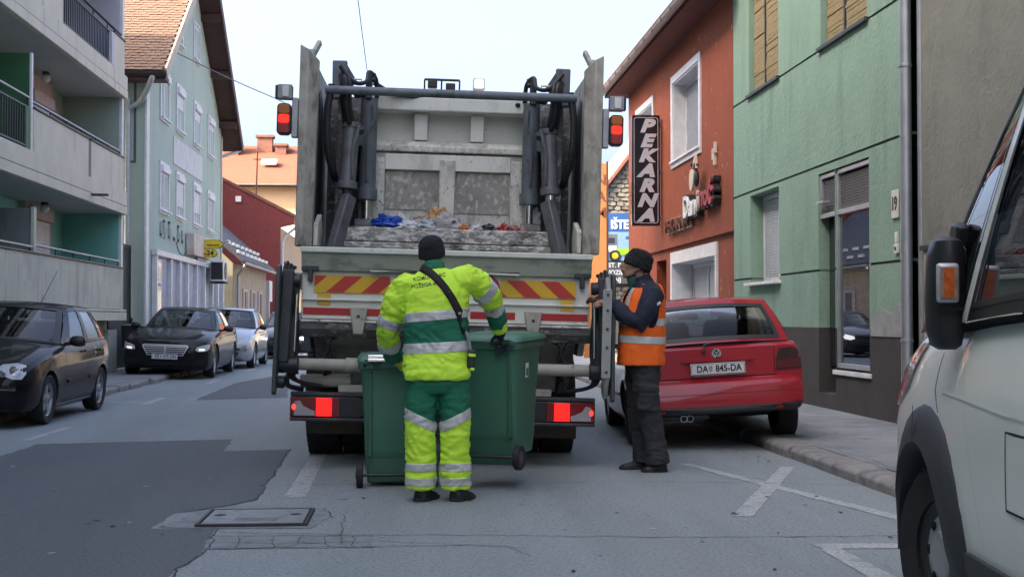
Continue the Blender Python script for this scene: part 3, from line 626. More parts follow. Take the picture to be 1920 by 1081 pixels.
# bands of render between shadow-gap joints
def band(z0, z1, m):
    hs = []
    for h in holes:
        if h[3] > z0 + .001 and h[2] < z1 - .001: hs.append((h[0], h[1], max(h[2], z0), min(h[3], z1), h[4]))
    org, u, n = Vector((XR, GY0, 0)), Vector((0, 1, 0)), Vector((-1, 0, 0))
    P = lambda s, z, d=0: org + u*s + Vector((0, 0, z)) - n*d
    ss = sorted({0, GY1-GY0, *[h[0] for h in hs], *[h[1] for h in hs]}); zs = sorted({z0, z1, *[h[2] for h in hs], *[h[3] for h in hs]})
    for a, b in zip(ss, ss[1:]):
        for c, d in zip(zs, zs[1:]):
            if any(h[0] <= a+1e-6 and b <= h[1]+1e-6 and h[2] <= c+1e-6 and d <= h[3]+1e-6 for h in hs): continue
            m.quad(P(a, c), P(b, c), P(b, d), P(a, d))
    for h in holes:
        a, b, dp = h[0], h[1], h[4]; c, d = max(h[2], z0), min(h[3], z1)
        if d <= c: continue
        m.quad(P(a, c), P(a, d), P(a, d, dp), P(a, c, dp)); m.quad(P(b, c), P(b, d), P(b, d, dp), P(b, c, dp))
        if h[3] <= z1 + 1e-6: m.quad(P(a, d), P(b, d), P(b, d, dp), P(a, d, dp))
        if h[2] >= z0 - 1e-6: m.quad(P(a, c), P(b, c), P(b, c, dp), P(a, c, dp))
m = MB()
for z0, z1 in GZ: band(z0, z1, m)
m.build('wall', gren, gr, smooth=0, fix=True)
m = MB(); band(.1, 1.132, m); m.build('plinth', plin, gr, smooth=0)
# joints: recessed strips between the bands, left out of the openings
for z0, z1 in ((1.86, 1.89), (3.21, 3.24), (4.705, 4.735)):
    a = GY0
    for y0, y1, za, zb in ((14.72, 16.62, .6, 3.12), (18.45, 20.05, 1.8, 3.16)):
        if za < z0 < zb:
            MB().box(XR+.018, XR+.4, a, y0-.001, z0-.001, z1+.001).build('joint', mat('joint_green', (.10, .16, .105), .9), gr, smooth=0); a = y1+.001
    MB().box(XR+.018, XR+.4, a, GY1, z0-.001, z1+.001).build('joint', mat('joint_green', (.10, .16, .105), .9), gr, smooth=0)
MB().box(XR+.64, XR+9, GY0+.01, GY1-.01, 0, 8.2).build('house_body', plin, gr, smooth=0)
MB().box(XR-.35, XR+9, GY0+.0, GY1-.02, 8.21, 8.4).build('roof', mat('dark_green_roof', (.04, .07, .05), .6), gr, smooth=0)
MB().box(XR-.05, XR+.05, 19.4, GY1+.25, 7.98, 8.20).build('eave_board', mat('dark_green_roof', (.04, .07, .05), .6), gr)
# repaired patch over the plinth by the door, weathered white
m = MB(); pts = [(13.56, 1.05), (14.66, 1.05), (14.68, 1.22), (14.3, 1.36), (14.0, 1.30), (13.8, 1.42), (13.56, 1.33)]
m.prism(pts, 'x', XR-.012, XR+.002); m.build('cement_patch', mat('cement', (.30, .31, .30), .9, var=.2, vs_=5, bump=.5), gr)
m = MB(); m.prism([(15.96, .32), (16.60, .32), (16.60, .78), (16.35, .74), (16.2, .84), (15.96, .80)], 'x', XR+.59, XR+.615); m.build('cement_patch', mat('cement', (.30, .31, .30), .9), gr)
# boarded windows
board = mat('straw_board', (.29, .225, .11), .85, var=.25, vs_=8, bump=.5, bs=30, dirt=((.20, .14, .06), (3, 3, 30), .5, .7), stretch=(2, 2, 14))
for y0, y1 in ((18.45, 20.1), (14.76, 16.48)):
    z0, z1 = 4.75, 6.34; x = XR+.07; ym = (y0+y1)/2 + .12
    wp = MB().box(x+.06, x+.2, y0+.01, y1-.01, z0, z1).build('window', window_dark, gr, smooth=0)
    for a, b, c, d in ((y0+.03, ym-.03, z0+.02, z0+.62), (y0+.03, ym-.035, z0+.635, z1-.02), (ym+.03, y1-.03, z0+.02, z0+.85), (ym+.025, y1-.03, z0+.87, z1-.02)):
        mm = MB(); nn = int((d-c)/.05)
        for q in range(nn): mm.box(x+random.uniform(0, .012), x+.055, a+random.uniform(0, .02), b-random.uniform(0, .02), c+q*(d-c)/nn, c+(q+.93)*(d-c)/nn)
        mm.build('board', board, wp, smooth=0)
    MB().box(x-.01, x+.05, ym-.02, ym+.02, z0, z1).build('mullion', dark_metal, wp)
    MB().box(XR-.05, XR+.2, y0-.06, y1+.06, z0-.055, z0-.003).build('sill', dark_metal, gr, bevel=.006)
# lower shuttered window
MB().box(XR+.27, XR+.36, 18.46, 20.04, 1.81, 3.15).build('window_backing', window_dark, gr, smooth=0)
fw = MB().box(XR+.20, XR+.30, 18.46, 18.54, 1.81, 3.15).box(XR+.20, XR+.30, 19.96, 20.04, 1.81, 3.15).box(XR+.20, XR+.30, 18.54, 19.96, 3.07, 3.15).box(XR+.20, XR+.30, 18.54, 19.96, 1.81, 1.88).box(XR+.20, XR+.25, 19.12, 19.18, 1.88, 3.07).build('window_frame', pvc, gr, bevel=.005)
m = MB(); z = 1.89
while z < 3.05: m.box(XR+.21, XR+.235, 18.55, 19.11, z, z+.036).box(XR+.21, XR+.235, 19.19, 19.95, z, z+.036); z += .042
m.build('roller_shutter', mat('shutter_grey', (.45, .47, .49), .5), fw, smooth=0, kind='stuff')
MB().box(XR-.10, XR+.20, 18.36, 20.1, 1.755, 1.80).build('sill', white_paint, gr, bevel=.006)
# shop opening: deep doorway niche, tall pane with blind, louvred transom
alum = mat('aluminium', (.45, .47, .47), .35, .6)
m = MB(); X0 = XR+.02
m.box(X0, X0+.06, 14.725, 14.78, .64, 3.10).box(X0, X0+.06, 15.90, 15.96, .64, 3.10).box(X0, X0+.06, 14.78, 15.90, .64, .70).box(X0-.001, X0+.06, 14.725, 16.615, 2.54, 2.60).box(X0, X0+.06, 14.725, 16.615, 3.05, 3.10).box(X0, X0+.06, 16.56, 16.615, 2.60, 3.05)
fd = m.build('shop_frame', alum, gr, bevel=.004)
sg = glass('shop_glass', (.30, .34, .38), .22)
MB().quad((X0+.03, 14.78, .70), (X0+.03, 15.90, .70), (X0+.03, 15.90, 2.54), (X0+.03, 14.78, 2.54)).build('pane', sg, fd, smooth=0)
m = MB(); z = .72
while z < 2.5: m.obox((X0+.09, 15.34, z), (.03, 1.10, .004), (0, R(35), 0)); z += .032
m.build('venetian_blind', mat('blind_grey', (.22, .25, .27), .6), fd, smooth=0, kind='stuff')
m = MB(); z = 2.62
while z < 3.04: m.obox((X0+.05, 15.67, z), (.04, 1.76, .004), (0, R(40), 0)); z += .035
m.build('louvre', mat('louvre_grey', (.40, .40, .39), .5), fd, smooth=0, kind='stuff')
MB().box(X0+.12, X0+.13, 14.75, 16.6, .66, 3.09).build('dark_backing', window_dark, fd, smooth=0)
MB().box(X0-.09, X0-.005, 16.2, 16.5, 2.72, 2.75).build('vent_handle', alum, fd)
MB().box(XR+.55, XR+.6, 15.97, 16.61, .31, 3.1).build('niche_door', gren, gr, smooth=0)
MB().box(XR-.03, XR+.02, 14.66, 15.99, .56, .615).build('sill', white_paint, gr, bevel=.004)
# number plate and bell
npl = thing('number_plate', 'cream house number plate 19 on the green wall', 'house number', (XR-.004, 13.86, 2.50))
MB().box(-.02, 0, -.10, .10, -.16, .15).build('plate', mat('enamel_cream', (.62, .62, .52), .35), npl, bevel=.008)
text('19', .21, blk, npl, (-.022, 0, -.005), rx=pi/2, rz=-pi/2, bold=.004, sx=.8)
bl = thing('door_bell', 'small white doorbell box under the house number', 'doorbell', (XR-.003, 13.82, 2.06))
MB().box(-.03, 0, -.05, .05, -.10, .0).build('bell_box', white_paint, bl, bevel=.006)
MB().box(-.025, 0, -.035, .035, .01, .13).build('upper_box', white_paint, bl, bevel=.006); MB().box(-.036, -.031, -.02, .02, -.07, -.03).build('button', blk, bl)

# ---- grey plastered house and its downpipe
gp = thing('plaster_house', 'grey roughcast plaster house wall beyond the white van', 'building')
plast = mat('grey_roughcast', (.20, .205, .175), .92, var=.10, vs_=1.5, bump=1.0, bs=16, dirt=((.15, .153, .13), (2, 2, 1.3), .5, .72))
MB().box(XR+.02, XR+10, -30, 13.2, 0, 9.0).build('wall', plast, gp, smooth=0)
MB().box(XR-.005, XR+.018, -30, 13.1, .1, 1.95).build('lower_render', mat('pale_render', (.33, .31, .27), .9, var=.1, vs_=2, bump=.5, bs=20), gp, smooth=0)
MB().box(XR-.03, XR+.03, -30, 13.15, 1.952, 2.0).build('string_course', dark_metal, gp)
MB().box(XR-.4, XR+10, -30, 13.25, 9.01, 9.2).build('roof', mat('flat_roof', (.2, .2, .2), .9), gp)
MB().box(XR+.1, XR+1, 13.2, 13.5, 0, 8.2).build('party_wall', plin, gp, smooth=0)
dp = thing('downpipe', 'grey zinc downpipe between the green and the grey plaster houses', 'drainpipe', (XR-.07, 13.40, 0))
MB().cyl((0, 0, .1), (0, 0, 9), .062).build('pipe', zinc, dp)
MB().cyl((.10, -.16, .1), (.10, -.16, 9), .035).build('side_pipe', zinc, dp)
for z in (1.0, 3.9, 6.3): MB().lathe([(.064, 0), (.070, .004), (.070, .03), (.064, .034)], (0, 0, z), (0, 0, 1)).build('clamp', zinc, dp)

# ---- orange bakery
bk = thing('bakery_house', 'orange rendered bakery with projecting upper floor and white framed windows', 'building')
oren = mat('orange_render', (.27, .060, .021), .85, var=.07, vs_=1.4, bump=.45, bs=28, dirt=((.185, .047, .02), (1.2, 1.2, .4), .5, .75), dirt2=((.55, .40, .30), (11, 11, 4.5), .655, .68))
BY0, BY1 = 21.12, 31.6
holes = [(23.62-BY0, 26.06-BY0, 4.42, 6.0, .34), (28.3-BY0, 30.3-BY0, 4.42, 6.0, .34)]
m = MB(); wall_holes(m, (XR, BY0, 0), (0, 1, 0), NR, 0, BY1-BY0, 2.70, 6.75, holes, .34)
m.quad((XR, BY0, 2.70), (XR, BY1, 2.70), (XR+.5, BY1, 2.70), (XR+.5, BY0, 2.70)); m.quad((XR, BY1, 2.7), (XR+.5, BY1, 2.7), (XR+.5, BY1, 6.75), (XR, BY1, 6.75))
m.build('upper_wall', oren, bk, smooth=0)
m = MB(); wall_holes(m, (XR+.07, BY0, 0), (0, 1, 0), NR, 0, BY1-BY0, .1, 2.698, [(22.5-BY0, 26.6-BY0, .1, 2.62, .5), (27.2-BY0, 28.3-BY0, .1, 2.5, .5)], .5); m.build('lower_wall', oren, bk, smooth=0)
MB().box(XR+.6, XR+9, BY0+.01, BY1-.005, 0, 6.7).build('house_body', mat('dark_room', (.03, .025, .025), .9), bk, smooth=0)
MB().box(XR+.45, XR+9, BY1-.1, BY1+.002, 0, 6.9).build('end_wall', oren, bk, smooth=0)
soff2 = mat('red_soffit', (.15, .042, .03), .75, var=.12, vs_=3)
MB().prism([(4.72, 6.70), (XR+9, 6.752), (XR+9, 6.80), (4.72, 6.78)], 'y', 20.6, 32.0).build('soffit', soff2, bk, smooth=0)
MB().prism([(4.66, 6.785), (9.9, 9.6), (9.9, 9.75), (4.60, 6.92)], 'y', 20.6, 32.05).build('roof', mat('roof_red', (.25, .09, .06), .8, var=.2), bk, smooth=0)
gutter(20.7, 32.0, (4.62, 6.80), mat('weathered_gutter', (.36, .30, .27), .5, .4), bk, 'y', .085)
for y in np.arange(21, 32, .9): MB().box(4.53, 4.545, y-.015, y+.015, 6.72, 6.82).build('gutter_bracket', dark_metal, bk)
for y0, y1 in ((23.62, 26.06), (28.3, 30.3)):
    m = MB(); s = .14
    m.box(XR-.035, XR+.01, y0-s, y0, 4.42-s, 6.0+s).box(XR-.035, XR+.01, y1, y1+s, 4.42-s, 6.0+s).box(XR-.035, XR+.01, y0, y1, 6.0, 6.0+s).box(XR-.035, XR+.01, y0, y1, 4.42-s, 4.42)
    for a in ((y0-.001, y0+.03), (y1-.03, y1+.001)): m.box(XR-.01, XR+.339, a[0], a[1], 4.42, 6.0)
    m.box(XR-.01, XR+.339, y0+.03, y1-.03, 5.97, 6.001)
    sw = m.build('window_surround', pvc, bk, smooth=0)
    f = MB().box(XR+.24, XR+.30, y0+.03, y0+.1, 4.43, 5.97).box(XR+.24, XR+.30, y1-.1, y1-.03, 4.43, 5.97).box(XR+.24, XR+.30, y0+.1, y1-.1, 4.43, 4.5).box(XR+.24, XR+.30, y0+.1, y1-.1, 5.9, 5.97).box(XR+.24, XR+.3, y0+.55, y0+.62, 4.5, 5.9).build('window', pvc, bk, smooth=0)
    m = MB(); z = 4.52
    while z < 5.88: m.box(XR+.255, XR+.28, y0+.10, y0+.54, z, z+.042).box(XR+.255, XR+.28, y0+.63, y1-.1, z, z+.042); z += .05
    m.build('roller_shutter', mat('shutter_white', (.27, .29, .32), .5), f, smooth=0, kind='stuff')
    MB().box(XR+.31, XR+.33, y0+.03, y1-.03, 4.43, 5.97).build('backing', window_dark, f, smooth=0)
    MB().box(XR-.08, XR+.24, y0-.1, y1+.1, 4.375, 4.415).build('sill', white_paint, f, bevel=.004)
# shop entrance: white portal, glazed door and poster window
XP = XR+.065
m = MB(); m.box(XP-.04, XP+.40, 26.45, 26.58, .1, 2.6).box(XP-.04, XP+.40, 22.52, 22.60, .1, 2.6).box(XP-.04, XP+.40, 22.6, 26.45, 2.36, 2.6).build('portal', pvc, bk, bevel=.006)
m = MB().box(XP+.40, XP+.46, 22.6, 26.44, .12, .2); xs = [22.60, 23.25, 24.2, 25.0, 26.36]
for y in xs: m.box(XP+.40, XP+.47, y, y+.08, .2, 2.36)
m.box(XP+.40, XP+.46, 22.68, 26.36, 2.28, 2.36); sf = m.build('shop_window_frame', pvc, bk, bevel=.005)
post = mat('bread_poster', (.52, .28, .16), .4, var=.25, vs_=3, dirt=((.72, .62, .52), (4, 4, 2.4), .5, .6), dirt2=((.16, .07, .045), (3, 3, 7), .58, .68))
for a, b in zip(xs, xs[1:]): MB().box(XP+.42, XP+.43, a+.08, b, .2, 2.28).build('shop_pane', mat('shop_pane', (.50, .52, .54), .12, var=.1, vs_=2), sf, smooth=0)
MB().box(XP+.408, XP+.418, 22.70, 23.23, .3, 2.26).build('bread_poster', post, sf, smooth=0)
MB().box(XP+.408, XP+.418, 23.36, 24.18, 1.95, 2.2).build('bread_poster', post, sf, smooth=0)
MB().prism([(24.1, 1.95), (23.8, 2.02), (23.55, 1.7), (23.62, 1.55), (23.8, 1.72), (24.0, 1.85)], 'x', XP+.398, XP+.407).build('poster_shape', mat('charcoal', (.05, .05, .055), .5), sf)
text('Gruž', .26, mat('charcoal', (.05, .05, .055), .5), sf, (XP+.40, 23.78, 1.12), rz=-pi/2, bold=.01)
mm = MB()
for z in (1.35, 1.42, 1.48, .92): mm.box(XP+.402, XP+.406, 23.4, 24.15, z, z+.018)
mm.build('poster_line', mat('charcoal', (.05, .05, .055), .5), sf)
MB().box(XP+.45, XP+.46, 22.6, 26.4, .2, 2.3).build('backing', window_dark, sf, smooth=0)
MB().box(XR+.5, XR+.55, 27.2, 28.3, .1, 2.5).build('side_door', blk, bk, smooth=0)
# peeled paint flecks on the corner are in the render; dowel anchors and light fixings of the wall sign are real
# ---- vertical PEKARNA sign
ps = thing('bakery_sign', 'tall black projecting sign with silver italic letters PEKARNA', 'sign', (4.90, 27.35, -.05))
MB().box(-.30, .30, -.09, .09, 3.26, 5.60).build('sign_box', mat('sign_gloss_black', (.012, .012, .016), .18), ps, bevel=.012)
silver = mat('silver_letter', (.55, .56, .60), .4, .1, var=.04)
m = MB()
def rrect(x0, x1, z0, z1, r, n=6): return [(cx + r*cos(a), cz + r*sin(a)) for cx, cz, a0 in ((x1-r, z1-r, 0), (x0+r, z1-r, pi/2), (x0+r, z0+r, pi), (x1-r, z0+r, 1.5*pi)) for a in [a0 + pi/2*k/n for k in range(n+1)]]
def ring(o_, i_, y0, m_):
    n = len(o_); m_.add([(a, y0, b) for a, b in o_] + [(a, y0, b) for a, b in i_] , [(k, (k+1) % n, n+(k+1) % n, n+k) for k in range(n)]); return m_
ring(rrect(-.26, .26, 3.31, 5.55, .06), rrect(-.248, .248, 3.322, 5.538, .05), -.0935, m).build('border_line', silver, ps, smooth=0)
for k, ch in enumerate('PEKARNA'): text(ch, .36, silver, ps, (.0, -.093, 5.36 - k*.315), shear=.30, bold=.022, sx=1.28, name='letter')
for z in (3.45, 4.4, 5.4):
    MB().cyl((.3, 0, z), (.36, 0, z), .035).cyl((.30, .03, z), (.30, -.03, z), .02).build('bracket', zinc, ps)
# ---- wall letters: PEKARNA Dan i noc
wsn = thing('wall_letters', 'weathered raised wall lettering PEKARNA Dan i noć on the orange bakery', 'shop sign', (XR-.01, 0, 0))
brn = mat('brown_letter', (.16, .055, .03), .6, var=.2); crm = mat('cream_letter', (.60, .52, .40), .6, var=.1); whl = mat('white_letter', (.72, .72, .7), .5); rdl = mat('faded_red_letter', (.32, .05, .06), .55, var=.2)
text('PEKARNA', .36, crm, wsn, (-.03, 25.35, 3.10), rz=-pi/2, extrude=.02, bold=.022, sx=1.42)
text('PEKARNA', .36, brn, wsn, (-.075, 25.35, 3.10), rz=-pi/2, extrude=.03, bold=-.002, sx=1.42)
text('Dan', .55, blk, wsn, (-.06, 23.85, 3.32), rz=-pi/2, extrude=.06, bold=.05, sx=1.2)
text('Dan', .55, whl, wsn, (-.14, 23.85, 3.32), rz=-pi/2, extrude=.02, bold=.012, sx=1.2)
text('i', .55, crm, wsn, (-.14, 23.16, 3.36), rz=-pi/2, extrude=.02, bold=.01)
text('noć', .55, blk, wsn, (-.06, 22.48, 3.40), rz=-pi/2, extrude=.06, bold=.045, sx=1.15)
text('noć', .55, rdl, wsn, (-.14, 22.48, 3.40), rz=-pi/2, extrude=.02, bold=.012, sx=1.15)
m = MB(); m.loft([[(-.14 - .02*q, 23.55 + .16*cos(a), 3.78 + .20*sin(a)) for a in [2*pi*k/16 for k in range(16)]] for q in (0, 2)]); m.build('moon_disc', crm, wsn)
m = MB(); m.ball((-.14, 23.25, 3.78), (.05, .12, .16), 10, 7); m.ball((-.16, 23.2, 4.0), (.05, .10, .08), 10, 7); m.ball((-.18, 23.45, 4.05), (.03, .05, .05), 8, 6); m.build('night_figure', blk, wsn)
m = MB(); m.prism([(23.1, 3.95), (23.35, 3.98), (23.3, 4.12), (23.15, 4.2)], 'x', -.19, -.15); m.build('figure_cap', crm, wsn)
wf = MB()
for y, z in ((22.3, 3.95), (22.4, 4.05), (22.25, 4.15)): wf.box(-.05, 0, y-.03, y+.03, z-.03, z+.16)
wf.build('wall_anchor', crm, wsn)

# ---- stone gabled house with billboards, farther down the road
sh = thing('stone_house', 'rough stone gable wall with a sloping top beyond the bakery', 'building')
mort = mat('stone_mortar', (.17, .16, .135), .95, var=.15, bump=.5)
MB().prism([(5.3, 0), (14, 0), (14, 9), (9.6, 9.6), (7.0, 6.55), (6.35, 5.7), (5.3, 4.3)], 'y', 42, 52).build('wall', mort, sh, smooth=0)
MB().beam((5.25, 41.95, 4.28), (7.05, 41.95, 6.64), .25, .09).beam((7.05, 41.95, 6.64), (9.6, 41.95, 9.7), .25, .09).build('verge', mat('roof_red', (.25, .09, .06), .8), sh)
sm = [mat('rubble_stone_a', (.175, .165, .14), .9, var=.2, bump=.5), mat('rubble_stone_b', (.13, .122, .105), .9, var=.2, bump=.5), mat('rubble_stone_c', (.21, .195, .165), .9, var=.2, bump=.5)]
protos = []
for k in range(6):
    a = MB(); w_, h_ = random.uniform(.17, .27), random.uniform(.10, .14); q = [(-w_/2, -h_*.4), (-w_*.3, -h_/2), (w_*.35, -h_/2), (w_/2, -h_*.3), (w_*.45, h_*.4), (w_*.1, h_/2), (-w_*.4, h_*.45)]
    q = [(x+random.uniform(-.02, .02), z+random.uniform(-.015, .015)) for x, z in q]; a.prism(q, 'y', -.05, .1); protos.append(a)
prot_o = {}
for rz_ in range(36):
    for cx in range(8):
        z = 1.35 + rz_*.145; x = 5.60 + cx*.25 + (.12 if rz_ % 2 else 0) + random.uniform(-.025, .025)
        if z > 4.28 + (x-5.3)*1.31 - .08 or x > 8.5: continue
        if 2.35 < z < 4.6 and x < 7.1: continue
        k = random.randrange(6); key = (k, random.randrange(3))
        if key not in prot_o: prot_o[key] = protos[k].build('stone', sm[key[1]], sh, smooth=0); o = prot_o[key]
        else: o = dup(prot_o[key], sh)
        o.location = (x, 41.99, z); o.rotation_euler.y = random.uniform(-.12, .12)
bb = thing('billboard', 'blue driving school billboard with truck and tractor picture on the stone gable', 'billboard', (6.15, 41.88, 0))
MB().box(-.9, .95, -.03, .02, 3.12, 4.66).build('board', mat('billboard_blue', (.025, .085, .26), .5, var=.08, vs_=1), bb)
MB().box(-.9, .95, -.034, -.031, 3.12, 4.05).build('picture_sky', mat('picture_pale', (.16, .28, .42), .5, var=.1, vs_=2), bb)
wsgn = mat('print_white', (.72, .73, .74), .5); pgrey = mat('print_grey', (.10, .12, .15), .5)
text('IŠTE', .40, wsgn, bb, (.50, -.04, 4.28), bold=.014, sx=.8)
text('SRI', .13, mat('print_blue', (.02, .06, .2), .5), bb, (.78, -.04, 3.86), bold=.004)
tk = MB(); tk.box(-.1, .42, -.04, -.036, 3.35, 3.98); t_ = tk.build('printed_truck', pgrey, bb); MB().box(-.06, .34, -.046, -.042, 3.68, 3.86).build('printed_window', mat('print_dark', (.02, .025, .035), .5), t_); MB().box(-.06, .40, -.046, -.042, 3.40, 3.60).build('printed_bumper', wsgn, t_)
lim = mat('print_lime', (.20, .42, .02), .5); tr_ = MB().box(.38, .9, -.05, -.047, 3.3, 3.52).build('printed_tractor', lim, bb); 
for x, z, r in ((.35, 3.28, .19), (.78, 3.24, .13)):
    ty = MB().lathe([(.001, 0), (r, 0)], (x, -.052, z), (0, 1, 0)).build('printed_tyre', mat('print_dark', (.02, .025, .035), .5), tr_)
    MB().lathe([(.001, 0), (r*.56, 0)], (x, -.056, z), (0, 1, 0)).build('printed_hub', mat('print_yellow', (.55, .46, .02), .5), tr_)
b2 = thing('lower_billboard', 'dark grey sign with three lines of white capitals under the blue billboard', 'sign', (6.15, 41.88, 0))
MB().box(-1.2, .95, -.035, .02, 2.38, 3.08).build('board', mat('sign_grey', (.09, .10, .105), .6), b2)
for k, t_ in enumerate(('ICAR   EST. P', 'Č MOT. VOZIL', '      R VOŽNJ')): text(t_, .205, wsgn, b2, (-.02, -.04, 2.97 - k*.235), bold=.006, sx=.98)
py = thing('orange_pylon', 'narrow orange pylon sign with dark vertical letters N A M', 'sign', (5.30, 38, 0))
MB().box(-.32, .35, -.08, .08, 0, 5.80).build('pylon_panel', mat('pylon_orange', (.40, .165, .055), .5, var=.08, vs_=1.2), py, bevel=.01)
MB().box(.352, .40, -.10, .10, 0, 5.85).build('edge_profile', dark_metal, py)
for k, ch in enumerate('NAM'): text(ch, .42, mat('pylon_brown', (.16, .05, .03), .5), py, (.17, -.085, 5.30 - k*.48), bold=.006, rx=pi/2)
# ---- unseen house added behind the camera for reflections
for x0, x1, y0, y1, h_, lab, c_ in ((-34, 34, -88, -74, 9, 'plain ochre house added unseen behind the camera for reflections', (.42, .34, .24)),):
    t_ = thing('reflection_house', lab, 'building'); MB().box(x0, x1, y0, y1, 0, h_).build('wall', mat('reflection_wall_%d' % int(h_), c_, .85), t_, smooth=0)
    for k in range(int((x1-x0)/4)):
        for z in range(1, int(h_/3.5)): MB().box(x0+1.5+k*4, x0+2.8+k*4, y1+.002, y1+.05, z*3.3, z*3.3+1.8).build('window', window_dark, t_, smooth=0)
cable([(-1.28, 14, 10.8), (-1.32, 30, 8.9), (-1.35, 46, 7.9)], .012, 'thin black overhead wire dropping from the top of the sky to the truck', 'cable')
cable([(-5.9, 31.5, 7.7), (-4.0, 35.5, 7.3), (-1.5, 42, 7.25), (5.2, 52, 7.9)], .014, 'thin sagging overhead wire from the gabled house across the street', 'cable')
# ================================================================== GARBAGE TRUCK
truck = thing('garbage_truck', 'dirty white garbage truck seen from behind with its loading hopper open', 'garbage truck', (.24, 10.91, 0), -R(0.9))
ROLL = Matrix.Rotation(R(1.5), 4, 'Y')
tw_ = mat('truck_white', (.70, .69, .61), .5, var=.10, vs_=2.0, dirt=((.20, .19, .16), (2.5, 2.5, .9), .50, .74), dirt2=((.10, .075, .055), (16, 16, 12), .66, .72), bump=.15, bs=30)
tw_clean = mat('truck_panel_white', (.75, .75, .665), .45, var=.06, vs_=1.6, dirt=((.36, .355, .30), (3, 3, 1.2), .50, .78), dirt2=((.13, .11, .09), (26, 26, 18), .655, .70))
tw_worn = mat('truck_worn_white', (.70, .69, .61), .7, var=.12, vs_=3, dirt=((.40, .38, .335), (9, 9, 5), .46, .66), dirt2=((.11, .095, .08), (26, 26, 20), .60, .68), bump=.4, bs=25)
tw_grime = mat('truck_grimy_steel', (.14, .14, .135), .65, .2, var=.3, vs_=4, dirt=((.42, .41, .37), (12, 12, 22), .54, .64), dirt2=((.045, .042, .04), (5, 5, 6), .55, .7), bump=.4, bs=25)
tw_beam = mat('truck_scraped_beam', (.26, .255, .24), .65, .1, var=.3, vs_=6, dirt=((.66, .65, .59), (16, 16, 34), .47, .56), dirt2=((.06, .058, .052), (5, 5, 14), .53, .66), bump=.4, bs=25)
t_edge = mat('truck_edge_grey', (.43, .41, .355), .65, .1, var=.2, vs_=7, dirt=((.16, .145, .12), (9, 9, 4), .50, .7), bump=.3, bs=30)
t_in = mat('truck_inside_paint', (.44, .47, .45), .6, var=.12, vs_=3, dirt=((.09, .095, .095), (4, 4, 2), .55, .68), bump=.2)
hyd = mat('hydraulic_grey', (.135, .143, .15), .45, .1, var=.15, vs_=5, dirt=((.07, .07, .072), (5, 5, 4), .52, .72))
hyd_b = mat('bluegrey_paint', (.135, .158, .175), .5, .1, var=.15, vs_=6, dirt=((.06, .065, .07), (7, 7, 5), .52, .7))
hose_m = mat('black_hose', (.014, .015, .017), .5, bump=.2, bs=80)
rodm = mat('polished_rod', (.75, .77, .8), .15, 1.0, var=.05)
lowb = mat('belly_beige', (.40, .38, .32), .65, var=.10, vs_=2, dirt=((.14, .13, .115), (2.5, 2.5, 1.6), .48, .72), dirt2=((.06, .055, .05), (9, 9, 7), .62, .72))
def TB(mb, name, m_, bevel=.006, parent=truck, smooth=35, kind=None, seg=2): return mb.build(name, m_, parent, bevel=bevel, xf=ROLL, smooth=smooth, kind=kind, seg=seg)
# --- container body and chassis in front
body = TB(MB().box(-1.2, 1.2, 2.2, 6.6, .95, 3.3), 'container_body', tw_clean, .05)
TB(MB().box(-.45, -.33, .2, 8.6, .55, .85).box(.33, .45, .2, 8.6, .55, .85), 'chassis_rail', dark_metal, .01)
cab_poly = [(6.75, .55), (8.9, .55), (8.95, 1.6), (8.75, 2.95), (8.3, 3.1), (6.75, 3.1)]
cab = TB(MB().prism(cab_poly, 'x', -1.2, 1.2), 'cab', tw_clean, .06)
TB(MB().box(-1.215, -1.203, 7.3, 8.4, 1.75, 2.75).box(1.203, 1.215, 7.3, 8.4, 1.75, 2.75), 'cab_window', window_dark, 0, cab)
# --- tailgate side walls: outer skin, thick rear flange, inner skin
for s in (-1, 1):
    prof = [(.02, 1.80), (.02, 3.47), (.12, 3.45), (.25, 3.40), (1.5, 3.42), (2.2, 3.3), (2.2, 1.0), (.55, .95), (.3, 1.2), (.12, 1.80)]
    w_ = TB(MB().prism(prof, 'x', s*1.16, s*1.22), 'side_wall', t_in, .008)
    TB(MB().loft([[(s*1.27, -.02, 1.82), (s*1.20, -.03, 1.82), (s*1.135, .05, 1.82), (s*1.135, .10, 1.82), (s*1.27, .10, 1.82)],
                  [(s*1.27, -.02, 3.50), (s*1.20, -.03, 3.46), (s*1.115, .05, 3.38), (s*1.115, .10, 3.38), (s*1.27, .10, 3.44)]]), 'rear_flange', t_edge, .008, w_)
    TB(MB().beam((s*1.20, .04, 3.36), (s*1.14, .30, 3.58), .035, .05), 'lug', t_edge, .006, w_)
    TB(MB().prism([(.1, 1.83), (.1, 2.02), (.42, 2.12), (.55, 1.95), (.5, 1.83)], 'x', s*1.09, s*1.13), 'corner_gusset', tw_worn, .006, w_)
    # torn dark grease streak along the inside
    g = [(.45, 2.05), (.62, 2.9), (.58, 3.2), (.75, 3.25), (.95, 3.1), (1.0, 2.3), (.85, 1.95)]
    TB(MB().prism(g, 'x', s*1.152, s*1.157), 'grease_patch', mat('grease', (.03, .03, .032), .5, var=.4), 0, w_)
